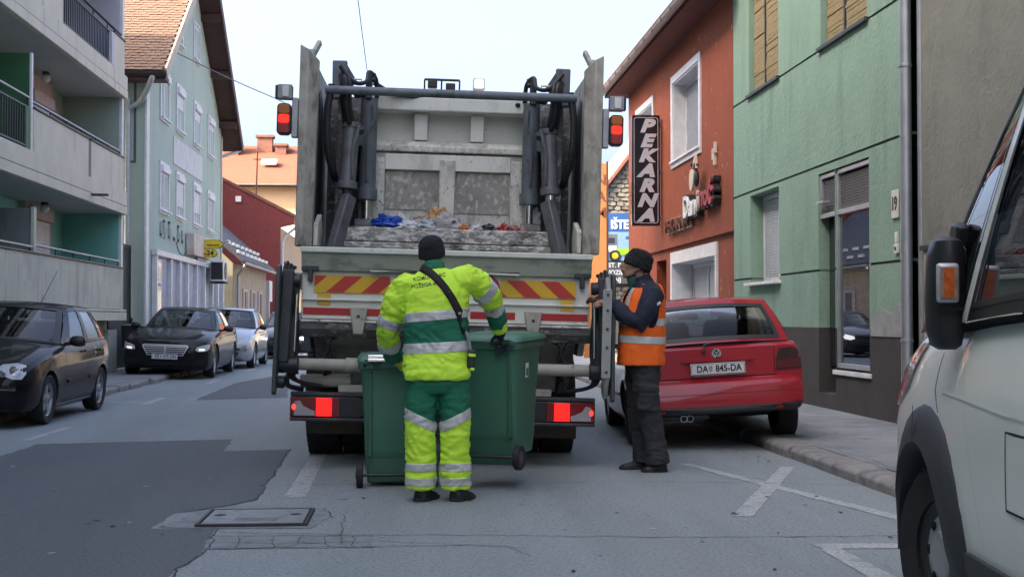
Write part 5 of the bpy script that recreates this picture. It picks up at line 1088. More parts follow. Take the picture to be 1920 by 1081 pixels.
def cut_regions(me, regions, base_name, base_mat, parent):
    """cut bands out of a garment along clean planes. regions: (name, material, lift, planes[(point, normal)], predicate(face centre))"""
    bm = bmesh.new(); bm.from_mesh(me)
    for nm, m_, lift, planes, pred in regions:
        for p, n in planes:
            bmesh.ops.bisect_plane(bm, geom=bm.verts[:] + bm.edges[:] + bm.faces[:], dist=1e-5, plane_co=p, plane_no=n)
    bm.faces.ensure_lookup_table(); bm.normal_update()
    owner = {}
    for i, (nm, m_, lift, planes, pred) in enumerate(regions):
        for f in bm.faces:
            c = f.calc_center_median()
            if pred(c) and all((c - Vector(p)).dot(Vector(n)) > 0 for p, n in planes): owner[f.index] = i
    outs = []
    for i in range(-1, len(regions)):
        fs = [f for f in bm.faces if owner.get(f.index, -1) == i]
        if not fs: continue
        lift = regions[i][2] if i >= 0 else 0
        idx = {}; vs = []; fl = []
        for f in fs:
            q = []
            for v in f.verts:
                if v.index not in idx: idx[v.index] = len(vs); vs.append(v.co + v.normal*lift)
                q.append(idx[v.index])
            fl.append(q)
        m2 = bpy.data.meshes.new('g'); m2.from_pydata([tuple(v) for v in vs], [], fl)
        o = body_obj(m2, regions[i][0] if i >= 0 else base_name, regions[i][1] if i >= 0 else base_mat, parent)
        if lift > 0:
            sd = o.modifiers.new('edge', 'SOLIDIFY'); sd.thickness = lift + .004; sd.offset = -1
        outs.append(o)
    bm.free(); return outs
skin = mat('skin', (.36, .20, .145), .55, var=.10, vs_=14, bump=.1, bs=120)
hv_yel = mat('hi_vis_yellow', (.62, 1.0, .06), .75, var=.04, vs_=5, bump=.12, bs=220)
hv_green = mat('hi_vis_green', (.012, .16, .085), .8, var=.10, vs_=5, bump=.12, bs=220)
hv_org = mat('hi_vis_orange', (1.0, .155, .014), .75, var=.05, vs_=5, bump=.1, bs=220)
refl = mat('reflective_tape', (.60, .61, .60), .45, .15, var=.06, vs_=10, dirt=((.38, .39, .40), (8, 8, 8), .56, .75))
navy = mat('navy_cloth', (.014, .018, .040), .85, var=.2, vs_=6, bump=.25, bs=180)
hat_m = mat('black_knit', (.012, .013, .018), .95, var=.2, vs_=20, bump=.5, bs=160)
hat2_m = mat('black_wool', (.013, .014, .015), .95, var=.2, vs_=20, bump=.5, bs=160)
work_tr = mat('dark_work_trousers', (.030, .031, .036), .9, var=.2, vs_=7, bump=.25, bs=180)
shoe_m = mat('black_shoe', (.012, .012, .013), .5, var=.2, bump=.2)
glove_m = mat('navy_glove', (.012, .018, .035), .8, var=.3, vs_=12, bump=.3, bs=120)
glove_y = mat('yellow_green_glove', (.50, .62, .10), .8, var=.3, vs_=12)
def hand(mb, wrist, palm_c, fdir, nrm, thumb_side, curl=.6, sc=1.0):
    """palm with five separate bent fingers. fdir: finger direction, nrm: the way the palm faces, thumb_side: sideways direction of the thumb"""
    wr, pc, fd, nn, ts = Vector(wrist), Vector(palm_c), Vector(fdir).normalized(), Vector(nrm).normalized(), Vector(thumb_side).normalized()
    mb.limb([wr, pc - fd*.015*sc, pc + fd*.035*sc], [(.028*sc, .028*sc), (.040*sc, .022*sc), (.040*sc, .018*sc)], 10)
    for k, (off, l) in enumerate(((.033, .072), (.011, .080), (-.011, .075), (-.032, .058))):
        b = pc + fd*.035*sc + ts*off*sc; p = [b]; d = fd.copy(); 
        for j, fr in enumerate((.45, .32, .23)):
            d = (d*cos(curl*(.5+.35*j)) + nn*sin(curl*(.5+.35*j))).normalized(); p.append(p[-1] + d*l*fr*sc)
        mb.limb(p, [.0105*sc, .010*sc, .009*sc, .008*sc], 8)
    b = pc + ts*.034*sc - fd*.01*sc; d = (ts*.75 + fd*.55 + nn*.35).normalized(); e = (fd*.8 + nn*.6 + ts*.1).normalized()
    mb.limb([b, b + d*.035*sc, b + d*.035*sc + e*.03*sc], [.0135*sc, .012*sc, .010*sc], 8)
def head(mb, c, yaw, pitch=0.0, sc=1.0):
    """head, face toward local -y before turning; c is the middle of the skull. Returns the transform."""
    M = Matrix.Translation(c) @ Matrix.Rotation(yaw, 4, 'Z') @ Matrix.Rotation(pitch, 4, 'X') @ Matrix.Scale(sc, 4)
    h = MB()
    h.ball((0, .012, .035), (.076, .094, .090), 18, 12)                               # cranium
    h.limb([(0, -.030, .02), (0, -.045, -.045), (0, -.052, -.092)], [(.066, .060), (.056, .048), (.034, .030)], 14)   # face to chin
    h.limb([(-.052, .0, -.03), (-.040, -.035, -.085), (0, -.066, -.100), (.040, -.035, -.085), (.052, .0, -.03)], [.022, .020, .019, .020, .022], 10)  # jaw
    h.limb([(0, -.088, .018), (0, -.108, -.018), (0, -.112, -.030)], [(.010, .012), (.013, .014), (.016, .012)], 10)    # nose
    h.limb([(-.045, -.078, .026), (0, -.092, .030), (.045, -.078, .026)], [.012, .013, .012], 8)      # brow
    h.limb([(-.020, -.093, -.058), (0, -.100, -.057), (.020, -.093, -.058)], [.007, .010, .007], 8)   # lips
    h.limb([(-.018, -.090, -.070), (0, -.097, -.071), (.018, -.090, -.070)], [.007, .009, .007], 8)
    for s in (-1, 1):
        h.limb([(s*.076, .012, .018), (s*.084, .022, .008), (s*.082, .020, -.020), (s*.076, .008, -.034)], [(.012, .010), (.012, .009), (.011, .009), (.009, .009)], 8)  # ear
        h.ball((s*.034, -.066, -.018), (.024, .020, .018), 8, 6)                    # cheek
    mb.add([M @ Vector(v) for v in h.v], h.f); return M
def eyes(M, parent):
    for s in (-1, 1):
        p = M @ Vector((s*.031, -.079, .008)); MB().ball(tuple(p), .0115, 10, 7).build('eye', mat('eye_white', (.55, .53, .50), .2), parent)
        p = M @ Vector((s*.031, -.0885, .007)); MB().ball(tuple(p), .0048, 8, 6).build('pupil', mat('pupil', (.01, .008, .006), .1), parent)
def shoe(heel, toe, name, parent, w_=.048):
    h, t = Vector(heel), Vector(toe); d = (t-h).normalized(); s = Vector((-d.y, d.x, 0)); L = (t-h).length
    def rg(f, wd, zt, zb=.0): 
        c = h + d*L*f; return [c + s*(-wd) + Vector((0, 0, zb)), c + s*(-wd*1.02) + Vector((0, 0, .025)), c + s*(-wd*.85) + Vector((0, 0, zt*.8)), c + Vector((0, 0, zt)), c + s*(wd*.85) + Vector((0, 0, zt*.8)), c + s*(wd*1.02) + Vector((0, 0, .025)), c + s*wd + Vector((0, 0, zb))]
    up = MB().loft([rg(.0, w_*.55, .085), rg(.06, w_*.82, .105), rg(.22, w_*.85, .118), rg(.42, w_*.9, .092), rg(.65, w_*1.06, .066), rg(.85, w_*.95, .052), rg(.97, w_*.55, .04)])
    o = up.build(name, shoe_m, parent, smooth=60); o.modifiers.new('sub', 'SUBSURF').render_levels = 2
    so = MB(); pts = [(f, wd) for f, wd in ((-.01, .5), (.1, .88), (.35, .86), (.65, 1.1), (.88, .98), (1.0, .5))]
    ring_ = [h + d*L*f + s*w_*wd for f, wd in pts] + [h + d*L*f - s*w_*wd for f, wd in pts[::-1]]
    so.loft([[p + Vector((0, 0, .0)) for p in ring_], [p + Vector((0, 0, .024)) for p in ring_]]); so.build('sole', mat('shoe_sole', (.02, .02, .02), .8), o, bevel=.004)
    return o
def torso(mb, rings, n=24, sq=.8):
    """rings: (cx, cy, z, rx, ry[, yaw]) rounded-box cross sections"""
    R_ = []
    for r in rings:
        cx, cy, z, rx, ry = r[:5]; yw = r[5] if len(r) > 5 else 0
        q = []
        for k in range(n):
            a = 2*pi*k/n; x = rx*abs(cos(a))**sq*(1 if cos(a) >= 0 else -1); y = ry*abs(sin(a))**sq*(1 if sin(a) >= 0 else -1)
            q.append((cx + x*cos(yw) - y*sin(yw), cy + x*sin(yw) + y*cos(yw), z))
        R_.append(q)
    return mb.loft(R_)
# ------------------------------------------------------------------ worker in yellow and green, seen from behind
p1 = thing('person', 'person in yellow and green hi-vis suit and black hat seen from behind between two bins', 'person', (.165, 9.02, 0))
HIPL, HIPR = (-.095, .02, .90), (.10, .02, .90)
LEGL = [HIPL, (-.108, .0, .70), (-.115, .0, .48), (-.112, .02, .25), (-.108, .03, .09)]
LEGR = [HIPR, (.118, .0, .70), (.125, -.01, .48), (.128, .01, .25), (.128, .03, .09)]
SHL, SHR = (-.215, .02, 1.475), (.205, .05, 1.535)
ELL, WRL = (-.335, .10, 1.20), (-.30, .36, .965)
ELR, WRR = (.365, .16, 1.41), (.455, .40, 1.185)
b = MB()
torso(b, [(0, .02, .84, .15, .10), (0, .02, .95, .165, .115), (0, .03, 1.10, .15, .105), (0, .03, 1.30, .165, .115), (-.01, .03, 1.45, .17, .10), (-.015, .05, 1.54, .11, .07)])
for P_ in (LEGL, LEGR): b.limb(P_, [.085, .078, .060, .052, .036], 12)
for a in ((SHL, ELL, WRL), (SHR, ELR, WRR)): b.limb(a, [.052, .042, .030], 12)
b.limb([(-.02, .05, 1.50), (-.03, .10, 1.64)], [.058, .056], 12)
HM = head(b, (-.030, .135, 1.70), pi + R(-28), R(-14))
hand(b, WRL, (-.265, .42, .935), (.35, .7, -.25), (.3, -.1, -1), (.9, -.2, .1), .55, .72); hand(b, WRR, (.468, .45, 1.115), (.05, .35, -.9), (0, -.6, -.4), (-.95, .1, -.1), .75, .72)
b_ = body_obj(remesh(b, .011, 5), 'body', skin, p1)
eyes(HM, p1)
# trousers
m = MB(); torso(m, [(0.002, .01, .74, .17, .12), (0.002, .01, .80, .205, .14), (.002, .02, .92, .195, .14), (.002, .03, 1.0, .185, .13)])
m.limb(LEGL, [(.115, .112), (.112, .110), (.098, .104), (.098, .102), (.104, .108)], 18, False); m.limb(LEGR, [(.115, .112), (.112, .108), (.098, .102), (.098, .102), (.106, .108)], 18, False)
tm = remesh(m, .009, 6)
folds(tm, .014, 8.0, 3.3, lambda c: 1.0 if c.z < .72 else .6, (1, 1, 1.7)); folds(tm, .005, 19.0, 1.3, None, (.7, .7, 1.8))
legs = lambda s: (lambda c: (c.x < .005) if s < 0 else (c.x >= .005))
regs = []
for s, x0 in ((-1, -.11), (1, .125)):
    regs.append(('yellow_leg', hv_yel, 0.0, [((x0, 0, .565), (s*-.45*0 + 0, 0, -1))], legs(s)))
tr_regs = []
def dn(s): return Vector((s*.50, 0, .86)).normalized()     # slanted knee band: highest at the outer seam
for s, x0 in ((-1, -.115), (1, .125)):
    nrm_ = Vector((-s*.48, 0, 1)).normalized()
    pt = Vector((x0, 0, .555)); pu = pt + nrm_*.032; pd = pt - nrm_*.032
    tr_regs.append(('yellow_leg', hv_yel, 0, [(tuple(pd), tuple(-nrm_))], legs(s)))
    tr_regs.append(('knee_band', refl, .003, [(tuple(pu), tuple(-nrm_)), (tuple(pd), tuple(nrm_))], legs(s)))
    tr_regs.append(('ankle_band', refl, .003, [((0, 0, .262), (0, 0, -1)), ((0, 0, .208), (0, 0, 1))], legs(s)))
    tr_regs.append(('ankle_band', refl, .003, [((0, 0, .162), (0, 0, -1)), ((0, 0, .108), (0, 0, 1))], legs(s)))
cut_regions(tm, tr_regs, 'trousers', hv_green, p1)
# jacket
m = MB(); torso(m, [(-.005, .0, .835, .222, .150), (-.005, .0, .87, .228, .155), (-.005, .02, .98, .218, .150), (-.01, .03, 1.12, .212, .148), (-.012, .03, 1.28, .222, .152), (-.012, .035, 1.42, .225, .145), (-.012, .04, 1.49, .205, .125), (-.015, .05, 1.555, .145, .095), (-.02, .06, 1.60, .085, .072)], sq=.82)
m.limb([SHL, (-.30, .05, 1.33), ELL, (-.34, .22, 1.08), WRL], [(.092, .094), (.084, .086), (.080, .080), (.066, .068), (.058, .06)], 18, False)
m.limb([(.13, .04, 1.50), SHR, (.29, .10, 1.49), ELR, (.41, .28, 1.33), WRR], [(.10, .10), (.098, .098), (.088, .09), (.080, .082), (.064, .066), (.056, .058)], 18, False)
m.limb([(-.16, .03, 1.46), SHL], [.09, .09], 16)
jm = remesh(m, .009, 6)
def jmask(c): return 1.5 if (abs(c.x) > .20) else (.75 if c.z > 1.3 else 1.0)
folds(jm, .013, 7.0, 9.1, jmask, (1, 1, 1.3)); folds(jm, .006, 17.0, 2.2, jmask, (.8, .8, 1.6))
isL = lambda c: c.x < -.232 - .12*max(0, 1.25-c.z)*0 and c.z < 1.47
def armdist(c, chain):
    best = 9
    for a, e in zip(chain, chain[1:]):
        a, e = Vector(a), Vector(e); t = max(0, min(1, (c-a).dot(e-a)/(e-a).length_squared)); best = min(best, (c - a - (e-a)*t).length)
    return best
def onL(c): return c.x < -.215 and armdist(c, (SHL, ELL, WRL)) < .13 and not (c.x > -.245 and c.z < 1.2 and c.y < .10)
def onR(c): return c.x > .235 and armdist(c, (SHR, ELR, WRR)) < .14
def body(c): return not (onL(c) or onR(c))
def seg(a, e, t): a, e = Vector(a), Vector(e); return tuple(a + (e-a)*t)
tl = Vector((.10, 0, 1)).normalized()
def tilt(z): return (0, 0, z)
up_, dn_ = Vector((-.09, 0, 1)).normalized(), -Vector((-.09, 0, 1)).normalized()
u2, d2 = Vector((-.05, 0, 1)).normalized(), -Vector((-.05, 0, 1)).normalized()
regs = [('green_panel', hv_green, 0, [((0, 0, 1.255), tuple(dn_)), ((0, 0, 1.04), tuple(u2))], body),
        ('waist_band', refl, .003, [((0, 0, 1.305), tuple(dn_)), ((0, 0, 1.24), tuple(up_))], body),
        ('waist_band', refl, .003, [((0, 0, 1.088), tuple(d2)), ((0, 0, 1.018), tuple(u2))], body)]
def band_on(a, e, t0, t1, pred, nm, m_, lift=.003):
    d_ = (Vector(e)-Vector(a)).normalized(); return (nm, m_, lift, [(seg(a, e, t0), tuple(d_)), (seg(a, e, t1), tuple(-d_))], pred)
regs += [band_on(SHL, ELL, .80, 1.02, onL, 'sleeve_band', refl), band_on(ELL, WRL, .42, .62, onL, 'sleeve_band', refl), band_on(ELL, WRL, .625, 1.3, onL, 'green_cuff', hv_green, 0),
         band_on(SHR, ELR, .62, .95, onR, 'sleeve_band', refl), band_on(ELR, WRR, .32, .52, onR, 'sleeve_band', refl), band_on(ELR, WRR, .525, .90, onR, 'green_cuff', hv_green, 0)]
jo = cut_regions(jm, regs, 'jacket', hv_yel, p1)
m = MB(); m.limb([(-.02, .055, 1.57), (-.025, .075, 1.635)], [(.085, .078), (.079, .074)], 20, False)
cm = remesh(m, .008, 4); folds(cm, .006, 14, 2); body_obj(cm, 'collar', hv_green, p1)
# seam loop and cuff of the right glove, gloves
g = MB(); hand(g, WRR, (.468, .45, 1.115), (.05, .35, -.9), (0, -.6, -.4), (-.95, .1, -.1), .75, 1.12); g.limb([seg(ELR, WRR, .92), WRR, (.464, .43, 1.14)], [.050, .046, .040], 14)
body_obj(remesh(g, .006, 4), 'right_glove', glove_m, p1)
g = MB(); g.limb([seg(ELR, WRR, .86), seg(ELR, WRR, 1.06)], [.060, .058], 16, False); gm_ = remesh(g, .006, 2); folds(gm_, .006, 20, 4); body_obj(gm_, 'cuff', hv_yel, p1)
g = MB(); hand(g, WRL, (-.265, .42, .935), (.35, .7, -.25), (.3, -.1, -1), (.9, -.2, .1), .55, 1.12); g.limb([seg(ELL, WRL, .92), WRL, (-.275, .40, .945)], [.054, .048, .040], 14)
body_obj(remesh(g, .006, 4), 'left_glove', glove_y, p1)
# hat
hb = MB(); T_ = Matrix.Translation((-.030, .135, 1.70)) @ Matrix.Rotation(pi + R(-28), 4, 'Z') @ Matrix.Rotation(R(-14), 4, 'X')
hh = MB(); hh.loft([[(.088*w_*cos(2*pi*k/20), .012 + .106*w_*sin(2*pi*k/20), z) for k in range(20)] for z, w_ in ((-.020, 1.0), (-.018, 1.03), (.03, 1.03), (.034, .99), (.075, .96), (.105, .82), (.128, .52), (.136, .2))])
hb.add([T_ @ Vector(v) for v in hh.v], hh.f); hm = remesh(hb, .006, 4); folds(hm, .003, 20, 1); body_obj(hm, 'hat', hat_m, p1)
shoe((-.125, -.05, 0), (-.02, .20, 0), 'shoe', p1, .060); shoe((.115, -.06, 0), (.235, .17, 0), 'shoe', p1, .060)
MB().obox((-.135, -.118, .02), (.03, .02, .02)).build('shoe_loop', shoe_m, p1)
# wording on the back of the jacket, laid on the cloth
from mathutils.bvhtree import BVHTree as BV
dgj = BV.FromPolygons([v.co for v in jm.vertices], [tuple(p.vertices) for p in jm.polygons])
def drape_text(o, dz=.004):
    for v in o.data.vertices:
        wv = o.matrix_basis @ v.co; hit = dgj.ray_cast(Vector((wv.x, -2, wv.z)), Vector((0, 1, 0)))
        if hit[0] is not None: v.co = o.matrix_basis.inverted() @ Vector((wv.x, hit[0].y - dz, wv.z))
for t_, x, z in (('KOMUNALAC', -.055, 1.535), ('POŽEGA d.o.o.', -.065, 1.483)):
    o = text(t_, .036, blk, p1, (x, -.3, z), bold=.0006, ry=R(-9), extrude=.0); bpy.context.view_layer.update(); drape_text(o)
# shoulder strap with a small hand-held control hanging on the right
def on_back(x, z, d_=.008):
    hit = dgj.ray_cast(Vector((x, -2, z)), Vector((0, 1, 0))); return Vector((x, hit[0].y - d_, z)) if hit[0] is not None else Vector((x, .0, z))
sb = thing('shoulder_strap', 'black shoulder strap with small yellow tipped device crossing the yellow jacket', 'strap', (.165, 9.02, 0))
pts = [(-.115, 1.60), (-.09, 1.588), (-.05, 1.565), (0, 1.52), (.05, 1.46), (.10, 1.385), (.145, 1.30), (.175, 1.22), (.195, 1.15)]
L_, R__ = [], []
for i, (x, z) in enumerate(pts):
    a, e = pts[max(i-1, 0)], pts[min(i+1, len(pts)-1)]; d_ = Vector((e[0]-a[0], e[1]-a[1])).normalized(); nx, nz = -d_.y*.026, d_.x*.026
    L_.append(on_back(x+nx, z+nz)); R__.append(on_back(x-nx, z-nz))
n_ = len(pts); st_ = MB().add(L_ + R__, [(i, n_+i, n_+i+1, i+1) for i in range(n_-1)]).build('webbing', mat('black_webbing', (.012, .012, .013), .8, bump=.2, bs=200), sb, smooth=60)
sd = st_.modifiers.new('t', 'SOLIDIFY'); sd.thickness = .006; sd.offset = 0
q = on_back(.195, 1.15)
MB().tube([(.195, q.y-.005, 1.16), (.215, q.y-.02, 1.10), (.225, q.y-.02, 1.02)], .012).build('clip', zinc, sb)
MB().obox((.232, q.y-.02, .975), (.055, .04, .13), (0, R(4), 0)).build('device', black_plastic, sb, bevel=.012)
MB().obox((.236, q.y-.045, 1.00), (.05, .015, .02), (0, R(4), 0)).build('device_ring', hv_yel, sb, bevel=.004); MB().obox((.238, q.y-.03, .905), (.03, .03, .02)).build('device_tip', hv_yel, sb, bevel=.006)
# ------------------------------------------------------------------ worker in the orange vest, side view, working at the truck's flank
p2 = thing('person', 'person in orange vest, navy jacket and woolly hat beside the red car', 'person', (1.90, 10.72, 0))
# faces -x; near (left) side is -y
HN, HF = (.0, -.085, .90), (-.02, .09, .90)
LN = [HN, (.0, -.10, .70), (.03, -.11, .48), (.075, -.12, .25), (.095, -.125, .065)]
LF = [HF, (-.03, .09, .70), (-.02, .09, .48), (.01, .09, .25), (.03, .09, .065)]
SN, SF = (.045, -.185, 1.44), (.03, .19, 1.44)
EN, WN = (-.075, -.235, 1.215), (-.255, -.09, 1.36)
EF, WF = (-.12, .22, 1.25), (-.32, .10, 1.40)
b = MB()
torso(b, [(0, 0, .84, .11, .15), (-.01, 0, .95, .125, .16), (-.01, 0, 1.10, .125, .15), (0, 0, 1.30, .125, .165), (.01, 0, 1.44, .105, .17), (.01, 0, 1.52, .07, .10)])
for P_ in (LN, LF): b.limb(P_, [.085, .078, .060, .052, .036], 12)
for a in ((SN, EN, WN), (SF, EF, WF)): b.limb(a, [.05, .042, .03], 12)
b.limb([(.01, 0, 1.48), (-.035, 0, 1.62)], [.056, .054], 12)
HM2 = head(b, (-.062, 0, 1.685), R(-90), R(-16), 1.02)
hand(b, WN, (-.315, -.06, 1.375), (-.9, .3, .1), (0, .4, -.9), (.1, .5, .5), .5); hand(b, WF, (-.375, .07, 1.41), (-.9, -.2, .1), (0, -.4, -.9), (.1, -.5, .5), .5)
body_obj(remesh(b, .008, 3), 'body', skin, p2); eyes(HM2, p2)
# eyebrow and stubble
br = MB()
for s in (-1, 1): br.limb([HM2 @ Vector((s*.016, -.098, .032)), HM2 @ Vector((s*.045, -.086, .034))], [.005, .004], 6)
br.build('eyebrow', mat('dark_hair', (.02, .015, .012), .9), p2, kind='stuff')
m = MB(); torso(m, [(0, 0, .74, .115, .17), (0, 0, .82, .135, .185), (0, 0, .95, .135, .18), (0, 0, 1.0, .13, .17)])
m.limb(LN, [(.118, .112), (.112, .108), (.094, .094), (.088, .088), (.110, .10)], 18, False); m.limb(LF, [(.112, .11), (.108, .105), (.092, .092), (.086, .088), (.106, .10)], 18, False)
m.obox((.0, -.20, .60), (.16, .05, .19), (0, R(4), 0)); m.obox((.0, -.205, .685), (.17, .05, .05), (0, R(4), 0))
tm = remesh(m, .009, 4); folds(tm, .012, 9, 6.2, None, (1, 1, 1.6)); body_obj(tm, 'trousers', work_tr, p2)
m = MB(); torso(m, [(0, 0, .90, .165, .205), (0, 0, 1.0, .165, .205), (-.005, 0, 1.15, .165, .20), (0, 0, 1.32, .165, .21), (.01, 0, 1.44, .145, .205), (.015, 0, 1.52, .10, .14), (.0, 0, 1.57, .075, .085)], sq=.85)
m.limb([(.035, -.12, 1.47), SN, (-.01, -.235, 1.33), EN, (-.17, -.18, 1.27), WN], [(.09, .09), (.092, .092), (.088, .086), (.080, .078), (.066, .066), (.054, .054)], 18, False)
m.limb([(.03, .12, 1.47), SF, (-.04, .235, 1.34), EF, (-.21, .18, 1.31), WF], [(.09, .09), (.092, .092), (.084, .084), (.078, .078), (.062, .062), (.052, .052)], 18, False)
jm2 = remesh(m, .009, 5); folds(jm2, .013, 8, 4.4, lambda c: 1.2 if c.x < .0 else .7, (1.2, 1, 1)); body_obj(jm2, 'navy_jacket', navy, p2)
m = MB(); m.limb([(.008, 0, 1.52), (-.022, 0, 1.60)], [(.088, .092), (.075, .078)], 18, False)
cm = remesh(m, .008, 3); folds(cm, .006, 14, 5); body_obj(cm, 'collar', navy, p2)
m = MB(); m.limb([(-.045, 0, 1.50), (-.075, 0, 1.575)], [(.06, .07), (.052, .06)], 16); cm = remesh(m, .008, 2); folds(cm, .010, 16, 8); body_obj(cm, 'green_scarf', mat('green_scarf', (.03, .10, .075), .85, var=.3, vs_=12), p2)
# vest
m = MB(); torso(m, [(-.02, 0, .865, .195, .228), (-.02, 0, .95, .192, .226), (-.012, 0, 1.10, .190, .222), (-.005, 0, 1.28, .185, .222), (.01, 0, 1.42, .172, .215), (.02, 0, 1.50, .14, .195), (.025, 0, 1.555, .10, .13)], sq=.85)
vm = remesh(m, .009, 4); folds(vm, .008, 7, 7.7, None, (1, 1, 1.2))
bmv = bmesh.new(); bmv.from_mesh(vm)
kill = []
for f in bmv.faces:
    c = f.calc_center_median()
    arm_hole = abs(c.y) > .135 and c.z > 1.10 and ((c.x - .030)/.068)**2 + ((c.z - 1.36)/.19)**2 < 1
    open_front = c.x < -.05 and abs(c.y) < .02 + max(0, c.z - 1.22)*.20
    neck = c.z > 1.535 or (c.x < -.03 and c.z > 1.50 - 0)
    if arm_hole or open_front or neck or c.z < .868: kill.append(f)
bmesh.ops.delete(bmv, geom=kill, context='FACES'); bmv.to_mesh(vm); bmv.free()
allp = lambda c: True
vr = [('reflective_band', refl, .003, [((0, 0, 1.205), (.06, 0, -1)), ((0, 0, 1.130), (-.06, 0, 1))], lambda c: c.x > -.01 or c.y > 0),
      ('reflective_band', refl, .003, [((0, 0, 1.105), (-.04, 0, -1)), ((0, 0, 1.045), (.04, 0, 1))], allp)]
vr.append(('shoulder_band', refl, .003, [], lambda c: c.z > 1.21 and .085 < abs(c.y) < .135 and c.x < -.02))
vr[0] = ('reflective_band', refl, .003, [((0, 0, 1.25), (0, 0, -1)), ((0, 0, 1.19), (0, 0, 1))], lambda c: True)
vo = cut_regions(vm, vr, 'vest', hv_org, p2)
for o in vo:
    if not o.modifiers: sd = o.modifiers.new('t', 'SOLIDIFY'); sd.thickness = .006
MB().obox((.075, -.285, 1.37), (.045, .008, .022), (0, R(-35), 0)).build('sleeve_tag', refl, p2, bevel=.003)
hb = MB(); hh = MB(); hh.loft([[(.096*w_*cos(2*pi*k/20), .010 + .112*w_*sin(2*pi*k/20), z) for k in range(20)] for z, w_ in ((-.012, 1.0), (-.008, 1.05), (.045, 1.05), (.050, .98), (.085, .97), (.115, .88), (.135, .62), (.145, .25))])
hb.add([HM2 @ (Matrix.Rotation(R(-8), 4, 'X') @ Vector(v)) for v in hh.v], hh.f); hm = remesh(hb, .007, 4); folds(hm, .008, 14, 5); body_obj(hm, 'hat', hat2_m, p2)
shoe((.17, -.125, 0), (-.04, -.14, 0), 'shoe', p2, .05); shoe((.07, .09, 0), (-.19, .07, 0), 'shoe', p2, .05)
# ================================================================== CARS
def spl(xs, ys, x):
    """monotone-ish cubic through the stations"""
    xs = np.array(xs); ys = np.array(ys); h = np.diff(xs); d = np.diff(ys)/h; m_ = np.zeros(len(xs)); m_[0] = d[0]; m_[-1] = d[-1]
    for i in range(1, len(xs)-1):
        m_[i] = 0 if d[i-1]*d[i] <= 0 else 3*(h[i-1]+h[i])/((2*h[i]+h[i-1])/d[i-1] + (h[i]+2*h[i-1])/d[i])
    i = int(np.clip(np.searchsorted(xs, x) - 1, 0, len(xs)-2)); t = (x-xs[i])/h[i]
    return float((1+2*t)*(1-t)**2*ys[i] + t*(1-t)**2*h[i]*m_[i] + t*t*(3-2*t)*ys[i+1] + t*t*(t-1)*h[i]*m_[i+1])
car_glass = glass('car_glass', (.42, .48, .50), .015)
car_glass_dark = glass('car_glass_dark', (.14, .17, .19), .05)
interior = mat('car_interior', (.020, .021, .023), .8, var=.2)
lamp_clear = mat('headlamp_clear', (.50, .53, .56), .35, .0, var=.06, vs_=8, coat=.5)
lamp_red = mat('tail_lamp_red', (.10, .006, .010), .15, coat=.8, var=.1)
lamp_smoke = mat('tail_lamp_smoke', (.035, .012, .014), .15, coat=.8)
plate_w = mat('plate_white', (.66, .67, .68), .4, var=.03)
gap_m = mat('panel_gap', (.006, .006, .007), .9)
def paint(name, c, rough=.35, metal=.0, dust=None, coat=.8, spec=.25): return mat(name, c, rough, metal, var=.03, vs_=2, coat=coat, dirt=dust, spec=spec)
